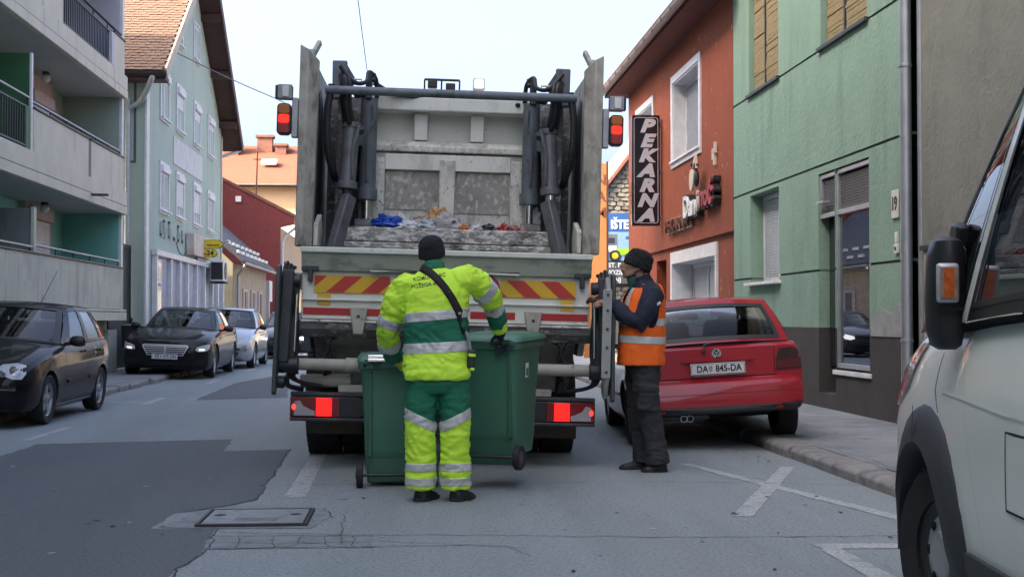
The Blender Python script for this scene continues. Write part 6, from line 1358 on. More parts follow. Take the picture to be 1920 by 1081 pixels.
class Car:
    def __init__(s, name, label, cat, P, pm, loc, rot, group=None, gl=None):
        s.P = P; s.root = thing(name, label, cat, loc, 0, group, rot=rot); s.pm = pm; s.gl = gl or car_glass
        s.shell()
        if P.get('side'): s.greenhouse()
        s.wheels()
    def shell(s):
        P = s.P; st = P['st']; ys = [q[0] for q in st]
        grid = sorted(set(list(np.linspace(ys[0], ys[-1], 54)) + ys + [ys[0]+.02, ys[0]+.05, ys[0]+.09, ys[0]+.15, ys[-1]-.02, ys[-1]-.05, ys[-1]-.09, ys[-1]-.15]))
        rings = []; flare = P.get('flare', .012); r_ = P['tr'] + P.get('gapr', .045); az = P['tr'] + P.get('arch_up', .01)
        for ay in (0, P['wb']):
            grid += [ay - r_ - .002, ay - r_ + .002, ay + r_ - .002, ay + r_ + .002] + [ay + r_*cos(pi*k/16) for k in range(1, 16)]
        grid = sorted(grid); grid = [y for i, y in enumerate(grid) if (i == 0 or y - grid[i-1] > .0012) and ys[0] <= y <= ys[-1]]
        if grid[-1] != ys[-1]: grid.append(ys[-1])
        for y in grid:
            w_, zb, zs, zt = [spl(ys, [q[k] for q in st], y) for k in (1, 2, 3, 4)]
            h = zs - zb; fl = 0; zA = zb
            for ax in (0, P['wb']):
                fl = max(fl, math.exp(-((y-ax)/.36)**2))
                if abs(y - ax) < r_ - .001: zA = max(zb, az + math.sqrt(max(0, r_**2 - (y-ax)**2)))
            fr_ = [.0, .06, .18, .36, .5, .62, .70, .76, .86, .94, 1.0]
            xs_ = [.90*w_, .955*w_, .985*w_+fl*flare, .998*w_+fl*flare*1.6, w_+fl*flare, w_, .998*w_, .990*w_, .975*w_, .955*w_, .925*w_]
            if zA > zb: xs_[0] = xs_[1] = .985*w_
            zz = [zb + f*h for f in fr_]; z2 = [zA + f*(zs-zA) for f in fr_]; x2 = [float(np.interp(z, zz, xs_)) for z in z2]
            xi = .66*w_
            half = [(0, zb), (.5*w_, zb), (xi, zb), (xi, zA), (.84*w_ if zA > zb else .80*w_, zA)] + list(zip(x2, z2)) + [(.88*w_, zs+.28*(zt-zs)+.004), (.70*w_, zs+.62*(zt-zs)), (.45*w_, zs+.88*(zt-zs)), (.2*w_, zs+.98*(zt-zs)), (0, zt)]
            rings.append([(x, y, z) for x, z in half] + [(-x, y, z) for x, z in half[-2:0:-1]])
        b = MB().loft(rings).build('body', [s.pm, interior, black_plastic], s.root, smooth=50)
        cy = P.get('cabin', (9, 9))
        b.data.materials.clear()
        for m_ in (s.pm, interior, black_plastic): b.data.materials.append(m_)
        for p in b.data.polygons:
            c = p.center; idx = 0
            if cy[0] < c.y < cy[1] and abs(p.normal.z) > .55 and c.z > .75: idx = 1
            for y in (0, P['wb']):
                d = math.hypot(c.y - y, c.z - az)
                if d < r_ + .02 and c.z < az + r_ + .01 and (abs(p.normal.x) < .55 and abs(c.x) < P['st'][5][1]*.985 or abs(c.x) < P['st'][5][1]*.80): idx = 1
            if c.z < P.get('sill', .0) : idx = 2
            if p.normal.z < -.8: idx = 2
            p.material_index = idx
        b.data.polygons.foreach_set('use_smooth', [True]*len(b.data.polygons)); b.data.set_sharp_from_angle(angle=R(32))
        s.body = b
        s.bvh = BVHTree.FromPolygons([v.co for v in b.data.vertices], [tuple(p.vertices) for p in b.data.polygons])
    def greenhouse(s):
        P = s.P; sd = P['side']; fb, rb = P['bow']; crown = P.get('crown', .03)
        pil = MB(); gl_parts = []
        def grid_patch(bc, tc, inset, glassy, bulge=.012, nu=8, nv=6, n_out=None, flip=False, name='side_window', trim=.018):
            """bc, tc: functions u->point for the bottom and top edge"""
            us = sorted({0, 1, *np.linspace(inset[0], 1-inset[1], nu+1)}); vs_ = sorted({0, 1, *np.linspace(inset[2], 1-inset[3], nv+1)})
            def pt(u, v, off=0.0):
                a, c = bc(u), tc(u); p = a + (c-a)*v; n = n_out(p, u); return p + n*(bulge*4*v*(1-v) + off)
            G_ = [[pt(u, v) for u in us] for v in vs_]
            gm_ = MB()
            for j in range(len(vs_)-1):
                for i in range(len(us)-1):
                    q = [G_[j][i], G_[j][i+1], G_[j+1][i+1], G_[j+1][i]]
                    inner = glassy and us[i] >= inset[0]-1e-9 and us[i+1] <= 1-inset[1]+1e-9 and vs_[j] >= inset[2]-1e-9 and vs_[j+1] <= 1-inset[3]+1e-9
                    if not inner: pil.mi = 1 if glassy and P.get('black_frames') else 0; pil.add(q, [(0, 1, 2, 3)])
            if glassy:
                ui = [u for u in us if inset[0]-1e-9 <= u <= 1-inset[1]+1e-9]; vi = [v for v in vs_ if inset[2]-1e-9 <= v <= 1-inset[3]+1e-9]
                gm_.add([pt(u, v, -.006) for v in vi for u in ui], [(j*len(ui)+i, j*len(ui)+i+1, (j+1)*len(ui)+i+1, (j+1)*len(ui)+i) for j in range(len(vi)-1) for i in range(len(ui)-1)])
                g_ = gm_.build(name, s.gl, s.root, smooth=80, fix=False)
                # black rubber seal round the pane
                du = trim/max(.05, (pt(ui[-1], .5) - pt(ui[0], .5)).length); dv = trim/max(.05, (pt(.5, vi[-1]) - pt(.5, vi[0])).length)
                u0, u1, v0, v1 = ui[0], ui[-1], vi[0], vi[-1]
                def rim_(e, off):
                    U = [u0+e*du + (u1-u0-2*e*du)*k/20 for k in range(21)]; V_ = [v0+e*dv + (v1-v0-2*e*dv)*k/10 for k in range(11)]
                    return [pt(u, V_[0], off) for u in U] + [pt(U[-1], v, off) for v in V_[1:]] + [pt(u, V_[-1], off) for u in U[::-1][1:]] + [pt(U[0], v, off) for v in V_[::-1][1:-1]]
                lo_, li_ = rim_(-.15, .004), rim_(1, .003); n = len(lo_)
                MB().add(lo_ + li_, [(k, (k+1) % n, n+(k+1) % n, n+k) for k in range(n)]).build('window_seal', black_plastic, g_, smooth=0)
        sidev = lambda sx: (lambda p, u: Vector((sx, 0, .25)).normalized())
        b0, r0 = Vector(sd[0][0]), Vector(sd[0][1]); bL, rL = Vector(sd[-1][0]), Vector(sd[-1][1])
        def edge(v, bow, cz): return lambda u: Vector((v.x*(2*u-1), v.y - bow*(1-(2*u-1)**2), v.z + cz*(1-(2*u-1)**2)))
        wi = P.get('wi', (.035, .035, .03, .03)); ri = P.get('ri', (.06, .06, .05, .06))
        grid_patch(edge(b0, fb[0], .035), edge(r0, fb[1], crown), wi, True, .015, 16, 8, lambda p, u: Vector(((2*u-1)*.5, -1, .6)).normalized(), name='windscreen', trim=.03)
        grid_patch(edge(bL, rb[0], .02), edge(rL, rb[1], crown), ri, P.get('rear_glass', True), .02, 16, 8, lambda p, u: Vector(((2*u-1)*.4, 1, .4)).normalized(), name='rear_window', trim=.03)
        for sx in (-1, 1):
            for i in range(len(sd)-1):
                (ba, ra, k), (bb_, rb_) = sd[i], sd[i+1][:2]
                f = lambda a, c: (lambda u: Vector((sx*(a[0]+(c[0]-a[0])*u), a[1]+(c[1]-a[1])*u, a[2]+(c[2]-a[2])*u)))
                grid_patch(f(ba, bb_), f(ra, rb_), (.03, .03, .04, .07), k == 'g', .022, 6, 6, sidev(sx))
        # roof skin
        pil.mi = 0
        js = [q[1] for q in sd]; yy = [q[1] for q in js]
        smp = sorted({*yy, *np.linspace(yy[0], yy[-1], 14)}); rows = []
        for y in smp:
            x, z = np.interp(y, yy, [q[0] for q in js]), np.interp(y, yy, [q[2] for q in js]); t = (y-yy[0])/(yy[-1]-yy[0])
            bow = fb[1]*max(0, 1-t*2.2) + rb[1]*max(0, 1-(1-t)*2.2)
            rows.append([Vector((x*(2*u-1), y - bow*(1-(2*u-1)**2), z + crown*(1-(2*u-1)**2) + .012*math.sin(pi*t))) for u in np.linspace(0, 1, 13)])
        pil.add([p for r_ in rows for p in r_], [(j*13+i, j*13+i+1, (j+1)*13+i+1, (j+1)*13+i) for j in range(len(rows)-1) for i in range(12)])
        o = pil.build('roof_frame', [s.pm, black_plastic], s.root, smooth=55)
        # seats
        for y, hs_ in P.get('seats', ()):
            for sx in (-1, 1):
                zb = P['belt'] - .25
                a = MB().loft([[(sx*.36 + x*w_, y + d_*(k/5.0) + yy_, zb + k*.09) for x, yy_ in ((-.22, -.05), (.22, -.05), (.24, .05), (-.24, .05))] for k, w_, d_ in ((0, 1, .12), (3, .98, .12), (5, .9, .12), (5.4, .7, .12))]).build('seat', interior, s.root, bevel=.03)
                MB().obox((sx*.36, y + .15, zb + .62), (.26, .09, .17), (-.1, 0, 0)).build('headrest', interior, a, bevel=.035)
        if P.get('dash'):
            y, z = P['dash']; MB().obox((0, y, z), (1.3, .35, .10)).build('dashboard', interior, s.root, bevel=.03)
            MB().lathe([(.175, 0), (.19, .012), (.175, .024), (.165, .012), (.175, 0)], (.36, y+.28, z+.02), (0, .9, .45), 28).build('steering_wheel', interior, s.root)
            q = sd[0][1]; MB().obox((0, q[1]+.02, q[2]-.10), (.22, .04, .065)).build('rear_view_mirror', interior, s.root, bevel=.015)
    def wheels(s):
        P = s.P; tr = P['tr']
        for y in (0, P['wb']):
            for sx in (-1, 1):
                rim_r = tr*P.get('rim', .66); c = (sx*(P['track']/2), y, tr); tw_ = P.get('tw', .20)
                w_ = lathe_wheel(s.root, c, (1, 0, 0), tr, tw_, rim_r, tyre_m, None)
                st_ = P.get('steer', 0) if y == 0 else 0
                xo = c[0] + sx*tw_*.30; rm = P.get('rim_m', zinc)
                MB().lathe([(.001, -.05), (rim_r*.95, -.06)], (xo, y, tr), (sx, 0, 0), 28).build('brake_dark', gap_m, w_)
                m = MB(); m.lathe([(rim_r*.90, -.02), (rim_r*.93, .012), (rim_r, .022), (rim_r*1.02, .01), (rim_r, -.03)], (xo, y, tr), (sx, 0, 0), 36); m.lathe([(.001, .02), (.035, .018), (.06, .005), (.06, -.02)], (xo, y, tr), (sx, 0, 0), 20)
                rimo = m.build('rim', rm, w_)
                n = P.get('spokes', 7); mm = MB()
                for k in range(n):
                    a = 2*pi*k/n + .3; d = Vector((0, cos(a), sin(a))); p0 = Vector((xo, y, tr)) + d*.05; p1 = Vector((xo - sx*.0, y, tr)) + d*rim_r*.93
                    wd = P.get('spw', .055); t_ = Vector((0, -sin(a), cos(a)))
                    mm.add([p0 + t_*wd*.8/2, p0 - t_*wd*.8/2, p1 - t_*wd/2, p1 + t_*wd/2] + [q - Vector((sx*.03, 0, 0)) for q in (p0 + t_*wd/2, p0 - t_*wd/2, p1 - t_*wd/2, p1 + t_*wd/2)], [(0, 1, 2, 3), (0, 4, 5, 1), (1, 5, 6, 2), (2, 6, 7, 3), (3, 7, 4, 0)])
                mm.build('spokes', rm, w_, smooth=0, kind='stuff')
                s.w = w_
    def drape(s, name, outline, yaw, m_, off=.006, thick=.03, c0=(0, 0), parent=None, bevel=0, smooth=60, rings=3, pitch=0.0):
        """lay a patch on the bodywork. yaw 0 = seen from the front, 90 = from the car's +x side, 180 = from behind; outline in (right as seen, z)"""
        a = R(yaw); d = Vector((-sin(a), cos(a), 0)); r_ = Vector((cos(a), sin(a), 0)); o = Vector((c0[0], c0[1], 0))
        if pitch: d = (d*cos(R(pitch)) - Vector((0, 0, 1))*sin(R(pitch))).normalized()
        n = len(outline); cx = sum(p[0] for p in outline)/n; cz = sum(p[1] for p in outline)/n
        # refine the outline so that it follows the surface
        out = []
        for i in range(n):
            p, q = outline[i], outline[(i+1) % n]; k = max(1, int(math.hypot(p[0]-q[0], p[1]-q[1])/.05))
            out += [(p[0]+(q[0]-p[0])*j/k, p[1]+(q[1]-p[1])*j/k) for j in range(k)]
        n = len(out); P_ = []; last = None
        for f in [1 - j/rings for j in range(rings)] + [0.0]:
            for p in (out if f else [(cx, cz)]):
                pp = (cx + (p[0]-cx)*f, cz + (p[1]-cz)*f); org = o + r_*pp[0] + Vector((0, 0, pp[1])) - d*4
                if pitch: org = o + r_*pp[0] + Vector((0, 0, pp[1])) - d*4
                h = s.bvh.ray_cast(org, d); dist = h[3] if h[0] is not None and h[3] < 8 else None
                P_.append((org, dist))
        ds = [q[1] for q in P_ if q[1] is not None]; avg = sorted(ds)[len(ds)//2] if ds else 4
        V = [org + d*((dist if dist is not None else avg) - off) for org, dist in P_]
        fs = []
        for j in range(rings-1):
            for i in range(n): fs.append((j*n+i, j*n+(i+1) % n, (j+1)*n+(i+1) % n, (j+1)*n+i))
        c = len(V)-1
        for i in range(n): fs.append(((rings-1)*n+i, (rings-1)*n+(i+1) % n, c))
        b0 = len(V); V += [V[i] + d*thick for i in range(n)]
        for i in range(n): fs.append((i, b0+i, b0+(i+1) % n, (i+1) % n))
        return MB().add(V, fs).build(name, m_, parent or s.root, smooth=smooth)
    def line(s, pts, yaw, wd=.008, name='panel_gap', m_=None, off=.0015, parent=None, lift=.0):
        """thin strip laid on the body along pts (right as seen, z)"""
        a = R(yaw); d = Vector((-sin(a), cos(a), 0)); r_ = Vector((cos(a), sin(a), 0)); P_ = []
        for i in range(len(pts)-1):
            p, q = Vector(pts[i]), Vector(pts[i+1]); k = max(2, int((q-p).length/.04))
            P_ += [p + (q-p)*j/k for j in range(k + (1 if i == len(pts)-2 else 0))]
        A, B = [], []
        for i, p in enumerate(P_):
            t = (P_[min(i+1, len(P_)-1)] - P_[max(i-1, 0)]).normalized(); nn = Vector((-t.y, t.x))*wd/2
            for L, q in ((A, p+nn), (B, p-nn)):
                org = r_*q.x + Vector((0, 0, q.y)) - d*4; h = s.bvh.ray_cast(org, d)
                L.append(org + d*(h[3]-off) if h[0] is not None and h[3] < 8 else None)
        V = []; fs = []
        for i in range(len(A)-1):
            if None in (A[i], A[i+1], B[i], B[i+1]): continue
            o = len(V); V += [A[i], A[i+1], B[i+1], B[i]]; fs.append((o, o+1, o+2, o+3))
        if V: return MB().add(V, fs).build(name, m_ or gap_m, parent or s.root, smooth=0)
    def mirror(s, c, sx, sz=(.17, .10, .12), m_=None):
        o = MB().loft([[(c[0]+sx*(sz[0]*(q-.5)), c[1] + .5*sz[1]*w_*cos(a), c[2] + .5*sz[2]*w_*sin(a)) for a in [2*pi*k/14 for k in range(14)]] for q, w_ in ((0, .45), (.12, .8), (.4, 1), (.75, 1), (.93, .8), (1, .45))]).build('side_mirror', m_ or black_plastic, s.root, smooth=60)
        MB().beam((c[0]-sx*sz[0]*.45, c[1]+.01, c[2]-.03), (c[0]-sx*(sz[0]*.45+.12), c[1]+.02, c[2]-.05), .05, .04).build('mirror_arm', black_plastic, o, bevel=.01)
        MB().obox((c[0], c[1]+.5*sz[1]+.002, c[2]), (sz[0]*.85, .004, sz[2]*.8)).build('mirror_glass', chrome, o)
        return o
    def plate(s, txt, y, z, face, wd=.52, x=0.0, ry=0.0, gap=True):
        """number plate; face -1: looks to -y, +1: looks to +y"""
        o = MB().box(-wd/2, wd/2, -.006, .006, -.055, .055).build('number_plate', plate_w, s.root, bevel=.004); o.location = (x, y, z)
        rz = 0 if face < 0 else pi
        o.rotation_euler = (ry, 0, rz)
        fr = MB(); ring(rrect(-wd/2+.006, wd/2-.006, -.05, .05, .012), rrect(-wd/2+.010, wd/2-.010, -.046, .046, .010), -.0075, fr); fr.build('plate_border', blk, o, smooth=0)
        for t_, px in txt: text(t_, .088, blk, o, (px, -.0075, 0), bold=.0022, extrude=.001, sx=.86, spacing=1.02)
        MB().prism([(-.088, .03), (-.088, -.012), (-.070, -.032), (-.052, -.012), (-.052, .03)], 'y', -.0078, -.0062).build('plate_crest', mat('crest', (.40, .30, .34), .5, var=.5, vs_=60), o)
        return o
    def handle(s, y, z, sx, x):
        MB().box(x-.012, x+.012, y-.09, y+.09, z-.014, z+.014).build('door_handle', s.pm if not s.P.get('black_handles') else black_plastic, s.root, bevel=.008)
# ------------------------------------------------------------------ black hatchback, front left of the street
black_car = paint('black_car_paint', (.006, .006, .007), .5, spec=.08, coat=.42)
polo_side = lambda: [((.735, .62, .955), (.545, 1.33, 1.385), 'p'), ((.765, .86, .955), (.565, 1.43, 1.405), 'g'), ((.785, 1.66, .968), (.585, 1.72, 1.430), 'p'), ((.785, 1.74, .970), (.585, 1.80, 1.430), 'g'), ((.770, 2.50, .985), (.565, 2.36, 1.415), 'p'), ((.768, 2.55, .985), (.562, 2.41, 1.412), 'g'), ((.745, 2.80, .995), (.545, 2.60, 1.395), 'p'), ((.66, 3.02, .99), (.53, 2.74, 1.375))]
POLO = dict(st=[(-.83, .50, .30, .50, .52), (-.79, .66, .22, .58, .61), (-.66, .765, .18, .67, .72), (-.40, .81, .17, .76, .83), (0, .825, .165, .85, .93), (.4, .828, .165, .905, .985), (.62, .828, .165, .925, .985), (1.2, .828, .17, .94, .945), (2.46, .825, .18, .98, .985), (2.86, .805, .22, .985, .99), (3.02, .76, .27, .96, .97), (3.08, .66, .32, .80, .82)],
    wb=2.46, tr=.30, track=1.46, tw=.19, cabin=(.58, 3.0), belt=.96, side=polo_side(), bow=((.24, .13), (-.05, -.06)), seats=((1.35, 0), (2.25, 0)), dash=(.78, .96), black_frames=True, black_handles=False, rim=.68, spokes=5, spw=.085, wi=(.03, .03, .03, .03))
c1 = Car('parked_car', 'black hatchback with aerial parked half on the left pavement nearest the camera', 'car', POLO, black_car, (-5.13, 15.87, .05), (0, R(3.2), R(-.5)), 'cars on the left side of the street')
c1.root.scale = (1, 1, .972)
hl = [(-.215, -.085), (-.06, -.065), (.12, -.005), (.215, .055), (.205, .085), (.10, .092), (-.03, .075), (-.19, .005)]
for s in (-1, 1):
    q = [((-s)*-p[0], p[1]+.64) for p in hl]
    o = c1.drape('headlight', [(.49*s + s*p[0]*.80, p[1]+.655) for p in [(-.20, .02), (-.13, -.045), (.0, -.085), (.13, -.085), (.20, -.02), (.22, .075), (.12, .095), (-.08, .075)]], s*28, lamp_clear, .010, .04, c0=(0, -.68))
    for cx, r_ in ((.39, .040), (.53, .058)): c1.drape('lamp_reflector', [(s*cx + r_*cos(2*pi*k/14), .645 + (.012 if r_ > .05 else -.02) + r_*sin(2*pi*k/14)) for k in range(14)], s*28, mat('lamp_bowl', (.30, .31, .33), .08, .8, var=.4, vs_=30), .014, .01, parent=o, c0=(0, -.68))
    c1.mirror((s*.90, .80, 1.00), s, (.19, .11, .14))
    yw = 90*s; f = lambda p: [(s*y, z) for y, z in p]
    c1.line(f([(.70, .93), (.62, .60), (.60, .27), (.70, .22)]), yw); c1.line(f([(1.70, .97), (1.72, .60), (1.70, .24)]), yw); c1.line(f([(2.50, .98), (2.42, .72), (2.14, .50), (2.08, .24)]), yw); c1.line(f([(.66, .235), (2.08, .245)]), yw, .012); c1.line(f([(-.35, .73), (.3, .86), (.64, .905)]), yw, .006)
    c1.drape('rub_strip', f([(.72, .47), (1.66, .485), (1.66, .525), (.72, .51)]), yw, black_car, .016, .02); c1.drape('rub_strip', f([(1.74, .488), (2.10, .495), (2.12, .535), (1.74, .528)]), yw, black_car, .016, .02)
    c1.drape('sill_trim', f([(.42, .185), (2.06, .20), (2.06, .225), (.42, .21)]), yw, mat('sill_silver', (.35, .36, .38), .3, .4), .012, .02)
    for y in (1.52, 2.30): c1.handle(y, .86, s, s*.834)
MB().cyl((.15, 1.75, 1.46), (.19, 2.28, 1.92), .005, .003, 6).build('roof_aerial', black_plastic, c1.root)
c1.line([(-.62, .60), (-.3, .565), (.3, .565), (.62, .60)], 0, .012); c1.drape('lower_grille', [(-.42, .26), (.42, .26), (.46, .38), (-.46, .38)], 0, gap_m, .004, .02); c1.drape('bumper_strip', [(-.66, .44), (.66, .44), (.67, .475), (-.67, .475)], 0, mat('bumper_strip', (.03, .03, .033), .25, coat=.6), .012, .02)
c1.plate((), -.845, .36, -1)
# ------------------------------------------------------------------ black saloon with chrome grille
saloon_side = [((.765, .92, .975), (.57, 1.70, 1.385), 'p'), ((.80, 1.12, .975), (.59, 1.78, 1.405), 'g'), ((.825, 1.98, .985), (.605, 2.03, 1.425), 'p'), ((.825, 2.07, .987), (.605, 2.11, 1.425), 'g'), ((.80, 2.95, 1.0), (.585, 2.72, 1.41), 'g'), ((.78, 3.25, 1.01), (.565, 2.92, 1.395), 'p'), ((.70, 3.62, 1.02), (.54, 3.05, 1.38))]
SAL = dict(st=[(-.85, .55, .28, .58, .60), (-.81, .72, .21, .66, .69), (-.66, .86, .17, .75, .80), (-.35, .915, .16, .82, .89), (0, .925, .16, .87, .95), (.5, .928, .16, .92, 1.01), (.92, .928, .16, .945, 1.0), (1.5, .928, .165, .955, .96), (2.94, .925, .18, .995, 1.0), (3.45, .90, .22, 1.02, 1.06), (3.92, .84, .3, .98, 1.03), (4.05, .68, .38, .80, .82)],
    wb=2.94, tr=.335, track=1.60, tw=.22, cabin=(.88, 3.5), belt=.97, side=saloon_side, bow=((.26, .12), (-.10, -.08)), seats=((1.75, 0), (2.75, 0)), dash=(1.1, .98), black_frames=True, rim=.70, spokes=10, spw=.04)
c2 = Car('parked_car', 'black saloon with wide chrome grille parked half on the left pavement', 'car', SAL, black_car, (-5.08, 28.0, .05), (0, R(2.4), R(.5)), 'cars on the left side of the street')
o = c2.drape('grille', [(-.40, .52), (-.36, .45), (.36, .45), (.40, .52), (.47, .645), (.43, .675), (-.43, .675), (-.47, .645)], 0, mat('bright_trim', (.60, .61, .63), .22, .3, var=.04), .014, .03)
o2 = c2.drape('grille_opening', [(-.375, .52), (-.34, .47), (.34, .47), (.375, .52), (.435, .64), (.41, .652), (-.41, .652), (-.435, .64)], 0, gap_m, .018, .01, parent=o)
for z, h in ((.51, .36), (.55, .39), (.59, .405), (.63, .42)): c2.drape('grille_bar', [(-h, z-.008), (h, z-.008), (h, z+.010), (-h, z+.010)], 0, mat('bright_trim', (.60, .61, .63), .22, .3), .026, .012, parent=o)
c2.drape('grille_rib', [(-.012, .468), (.012, .468), (.012, .655), (-.012, .655)], 0, mat('bright_trim', (.60, .61, .63), .22, .3), .030, .02, parent=o)
MB().lathe([(.028, 0), (.032, .003), (.028, .006)], (0, -.62, .88), (0, 1, 0), 16).beam((0, -.617, .83), (0, -.617, .91), .005, .005).build('bonnet_emblem', chrome, c2.root)
lit_h = mat('headlamp_lit', (.8, .8, .8), .2, emit=(1, .97, .9), estr=.3)
for s in (-1, 1):
    o = c2.drape('headlight', [(s*p[0], p[1]) for p in [(.49, .57), (.56, .545), (.72, .565), (.81, .62), (.845, .70), (.78, .705), (.62, .675), (.51, .635)]], 25*s, lamp_clear, .010, .03, c0=(0, -.70))
    c2.drape('lit_lamp', [(s*(.55 + .0), .575), (s*.66, .578), (s*.69, .605), (s*.57, .605)], 25*s, lit_h, .016, .01, parent=o, c0=(0, -.70))
    c2.mirror((s*1.0, 1.12, 1.02), s, (.20, .12, .14))
    yw = 90*s; f = lambda p: [(s*y, z) for y, z in p]
    c2.line(f([(.95, .95), (.72, .60), (.70, .24)]), yw); c2.line(f([(2.02, .98), (2.05, .6), (2.02, .24)]), yw); c2.line(f([(2.98, .99), (2.9, .7), (2.52, .45), (2.5, .24)]), yw); c2.line(f([(.7, .22), (2.5, .23)]), yw, .012)
    c2.drape('sill_trim', f([(.45, .185), (2.5, .205), (2.5, .225), (.45, .205)]), yw, chrome, .010, .02)
    for y in (1.82, 2.72): c2.handle(y, .88, s, s*.934)
    c2.drape('lower_intake', [(s*.50, .27), (s*.76, .30), (s*.80, .40), (s*.56, .36)], 15*s, gap_m, .005, .02, c0=(0, -.78))
c2.drape('lower_intake', [(-.42, .24), (.42, .24), (.40, .33), (-.40, .33)], 0, gap_m, .005, .02)
c2.plate((('PŽ', -.15), ('575', .03), ('DN', .17)), -.885, .43, -1)
# ------------------------------------------------------------------ silver hatchback and oncoming dark car
silver = paint('silver_car_paint', (.33, .36, .40), .3, .5)
SIL = dict(POLO); SIL['st'] = [(y*1.05, w_*1.055, zb, zs*1.03, zt*1.03) for y, w_, zb, zs, zt in POLO['st']]; SIL['side'] = [tuple([tuple((p[0]*1.055, p[1]*1.05, p[2]*1.03)) for p in q[:2]] + list(q[2:])) for q in polo_side()]; SIL['wb'] = 2.583; SIL['track'] = 1.54; SIL['tr'] = .315
def second(cr, name_grille=True, lamps=lamp_clear):
    for s in (-1, 1):
        cr.drape('headlight', [(s*p[0], p[1]) for p in [(.44, .60), (.60, .565), (.76, .60), (.82, .70), (.76, .755), (.58, .715), (.46, .68)]], 15*s, lamps, .010, .03, c0=(0, -.75))
        cr.mirror((s*.94, .82, 1.02), s, (.19, .12, .14)); yw = 90*s; f = lambda p: [(s*y, z) for y, z in p]
        cr.line(f([(.70, .94), (.62, .60), (.60, .27)]), yw); cr.line(f([(1.76, .98), (1.78, .60), (1.76, .24)]), yw); cr.line(f([(2.6, .99), (2.5, .72), (2.2, .50), (2.15, .24)]), yw)
    cr.drape('grille', [(-.36, .58), (.36, .58), (.40, .665), (-.40, .665)], 0, gap_m, .008, .02); cr.drape('lower_grille', [(-.5, .28), (.5, .28), (.56, .40), (-.56, .40)], 0, gap_m, .005, .02)
c3 = Car('parked_car', 'silver hatchback parked behind the black saloon on the left', 'car', SIL, silver, (-4.86, 33.5, .04), (0, R(2), 0), 'cars on the left side of the street'); second(c3)
c3.drape('bumper_strip', [(-.72, .44), (.72, .44), (.74, .50), (-.74, .50)], 0, black_plastic, .012, .02); c3.plate((), -.90, .36, -1)
greyc = paint('dark_grey_car_paint', (.035, .034, .036), .3, .3)
c4 = Car('oncoming_car', 'dark grey car half hidden behind the left lift arm of the truck', 'car', SIL, greyc, (-4.0, 41.8, 0), (0, 0, 0), 'cars on the left side of the street'); second(c4, lamps=lit_h)
# ------------------------------------------------------------------ red hatchback seen from behind
redp = paint('red_car_paint', (.34, .012, .023), .30, 0, ((.26, .011, .021), (2, 2, 2), .5, .75))
golf_side = [((.70, .70, .945), (.54, 1.38, 1.335), 'p'), ((.745, .90, .945), (.565, 1.46, 1.355), 'g'), ((.765, 1.72, .955), (.60, 1.74, 1.385), 'p'), ((.765, 1.80, .957), (.60, 1.82, 1.386), 'g'), ((.755, 2.48, .965), (.59, 2.42, 1.385), 'p'), ((.735, 2.72, .97), (.575, 2.62, 1.378), 'p'), ((.715, 3.00, .965), (.56, 2.72, 1.365))]
GOLF = dict(st=[(-.83, .55, .28, .55, .57), (-.79, .70, .20, .63, .66), (-.66, .79, .18, .72, .76), (-.40, .83, .17, .80, .86), (0, .842, .17, .86, .93), (.45, .845, .17, .90, .965), (.70, .846, .17, .92, .955), (1.2, .848, .18, .94, .945), (2.475, .845, .22, .955, .96), (2.85, .835, .28, .958, .963), (3.02, .822, .30, .95, .957), (3.07, .812, .30, .92, .93), (3.09, .805, .31, .64, .645), (3.16, .79, .32, .605, .61), (3.19, .74, .35, .56, .565)],
    wb=2.475, tr=.30, track=1.45, tw=.195, cabin=(.66, 2.98), belt=.95, side=golf_side, bow=((.22, .12), (-.05, -.035)), seats=((1.35, 0), (2.25, 0)), dash=(.85, .95), black_frames=False, rim=.66, spokes=8, spw=.06, ri=(.055, .055, .06, .12), flare=.015, sill=.0)
c5 = Car('parked_car', 'red hatchback with white number plate parked with one side up on the right pavement', 'car', GOLF, redp, (3.12, 15.35, .04), (0, R(3.4), pi - R(3.5)), gl=glass('rear_screen_glass', (.30, .37, .39), .0, fs=.30))
g = c5
for s in (-1, 1):   # from behind, +s is the car's -x... outlines are mirrored with s
    o = g.drape('tail_light', [(s*p[0], p[1]) for p in [(.56, .70), (.80, .70), (.805, .80), (.775, .885), (.70, .905), (.60, .895), (.565, .80)]], 180, lamp_smoke, .012, .03)
    g.drape('red_lens', [(s*p[0], p[1]) for p in [(.57, .712), (.79, .712), (.793, .79), (.572, .79)]], 180, lamp_red, .016, .008, parent=o)
    g.mirror((s*.91, .86, 1.0), s, (.18, .10, .12)); yw = 90*s; f = lambda p: [(s*y, z) for y, z in p]
    g.line(f([(.78, .93), (.66, .60), (.66, .24)]), yw); g.line(f([(1.76, .95), (1.78, .24)]), yw); g.line(f([(2.45, .95), (2.35, .7), (2.1, .5), (2.08, .24)]), yw)
    g.drape('rub_strip', f([(.5, .46), (2.0, .47), (2.0, .50), (.5, .49)]), yw, mat('rub_silver', (.30, .30, .31), .4), .014, .02)
    g.line([(s*.555, .915), (s*.545, .70), (s*.56, .655)], 180, .007)
g.line([(-.56, .652), (.56, .652)], 180, .010); g.line([(-.78, .505), (.78, .505)], 180, .006, m_=mat('bumper_crease', (.16, .01, .015), .5))
g.drape('lower_bumper', [(-.76, .315), (.76, .315), (.785, .385), (-.785, .385)], 180, mat('bumper_grey', (.055, .06, .065), .6, bump=.1), .012, .03)
g.drape('bumper_side', [(-.78, .39), (-.765, .33), (-.60, .33), (-.57, .388)], 180, black_plastic, .02, .02); g.drape('bumper_side', [(.78, .39), (.765, .33), (.60, .33), (.57, .388)], 180, black_plastic, .02, .02)
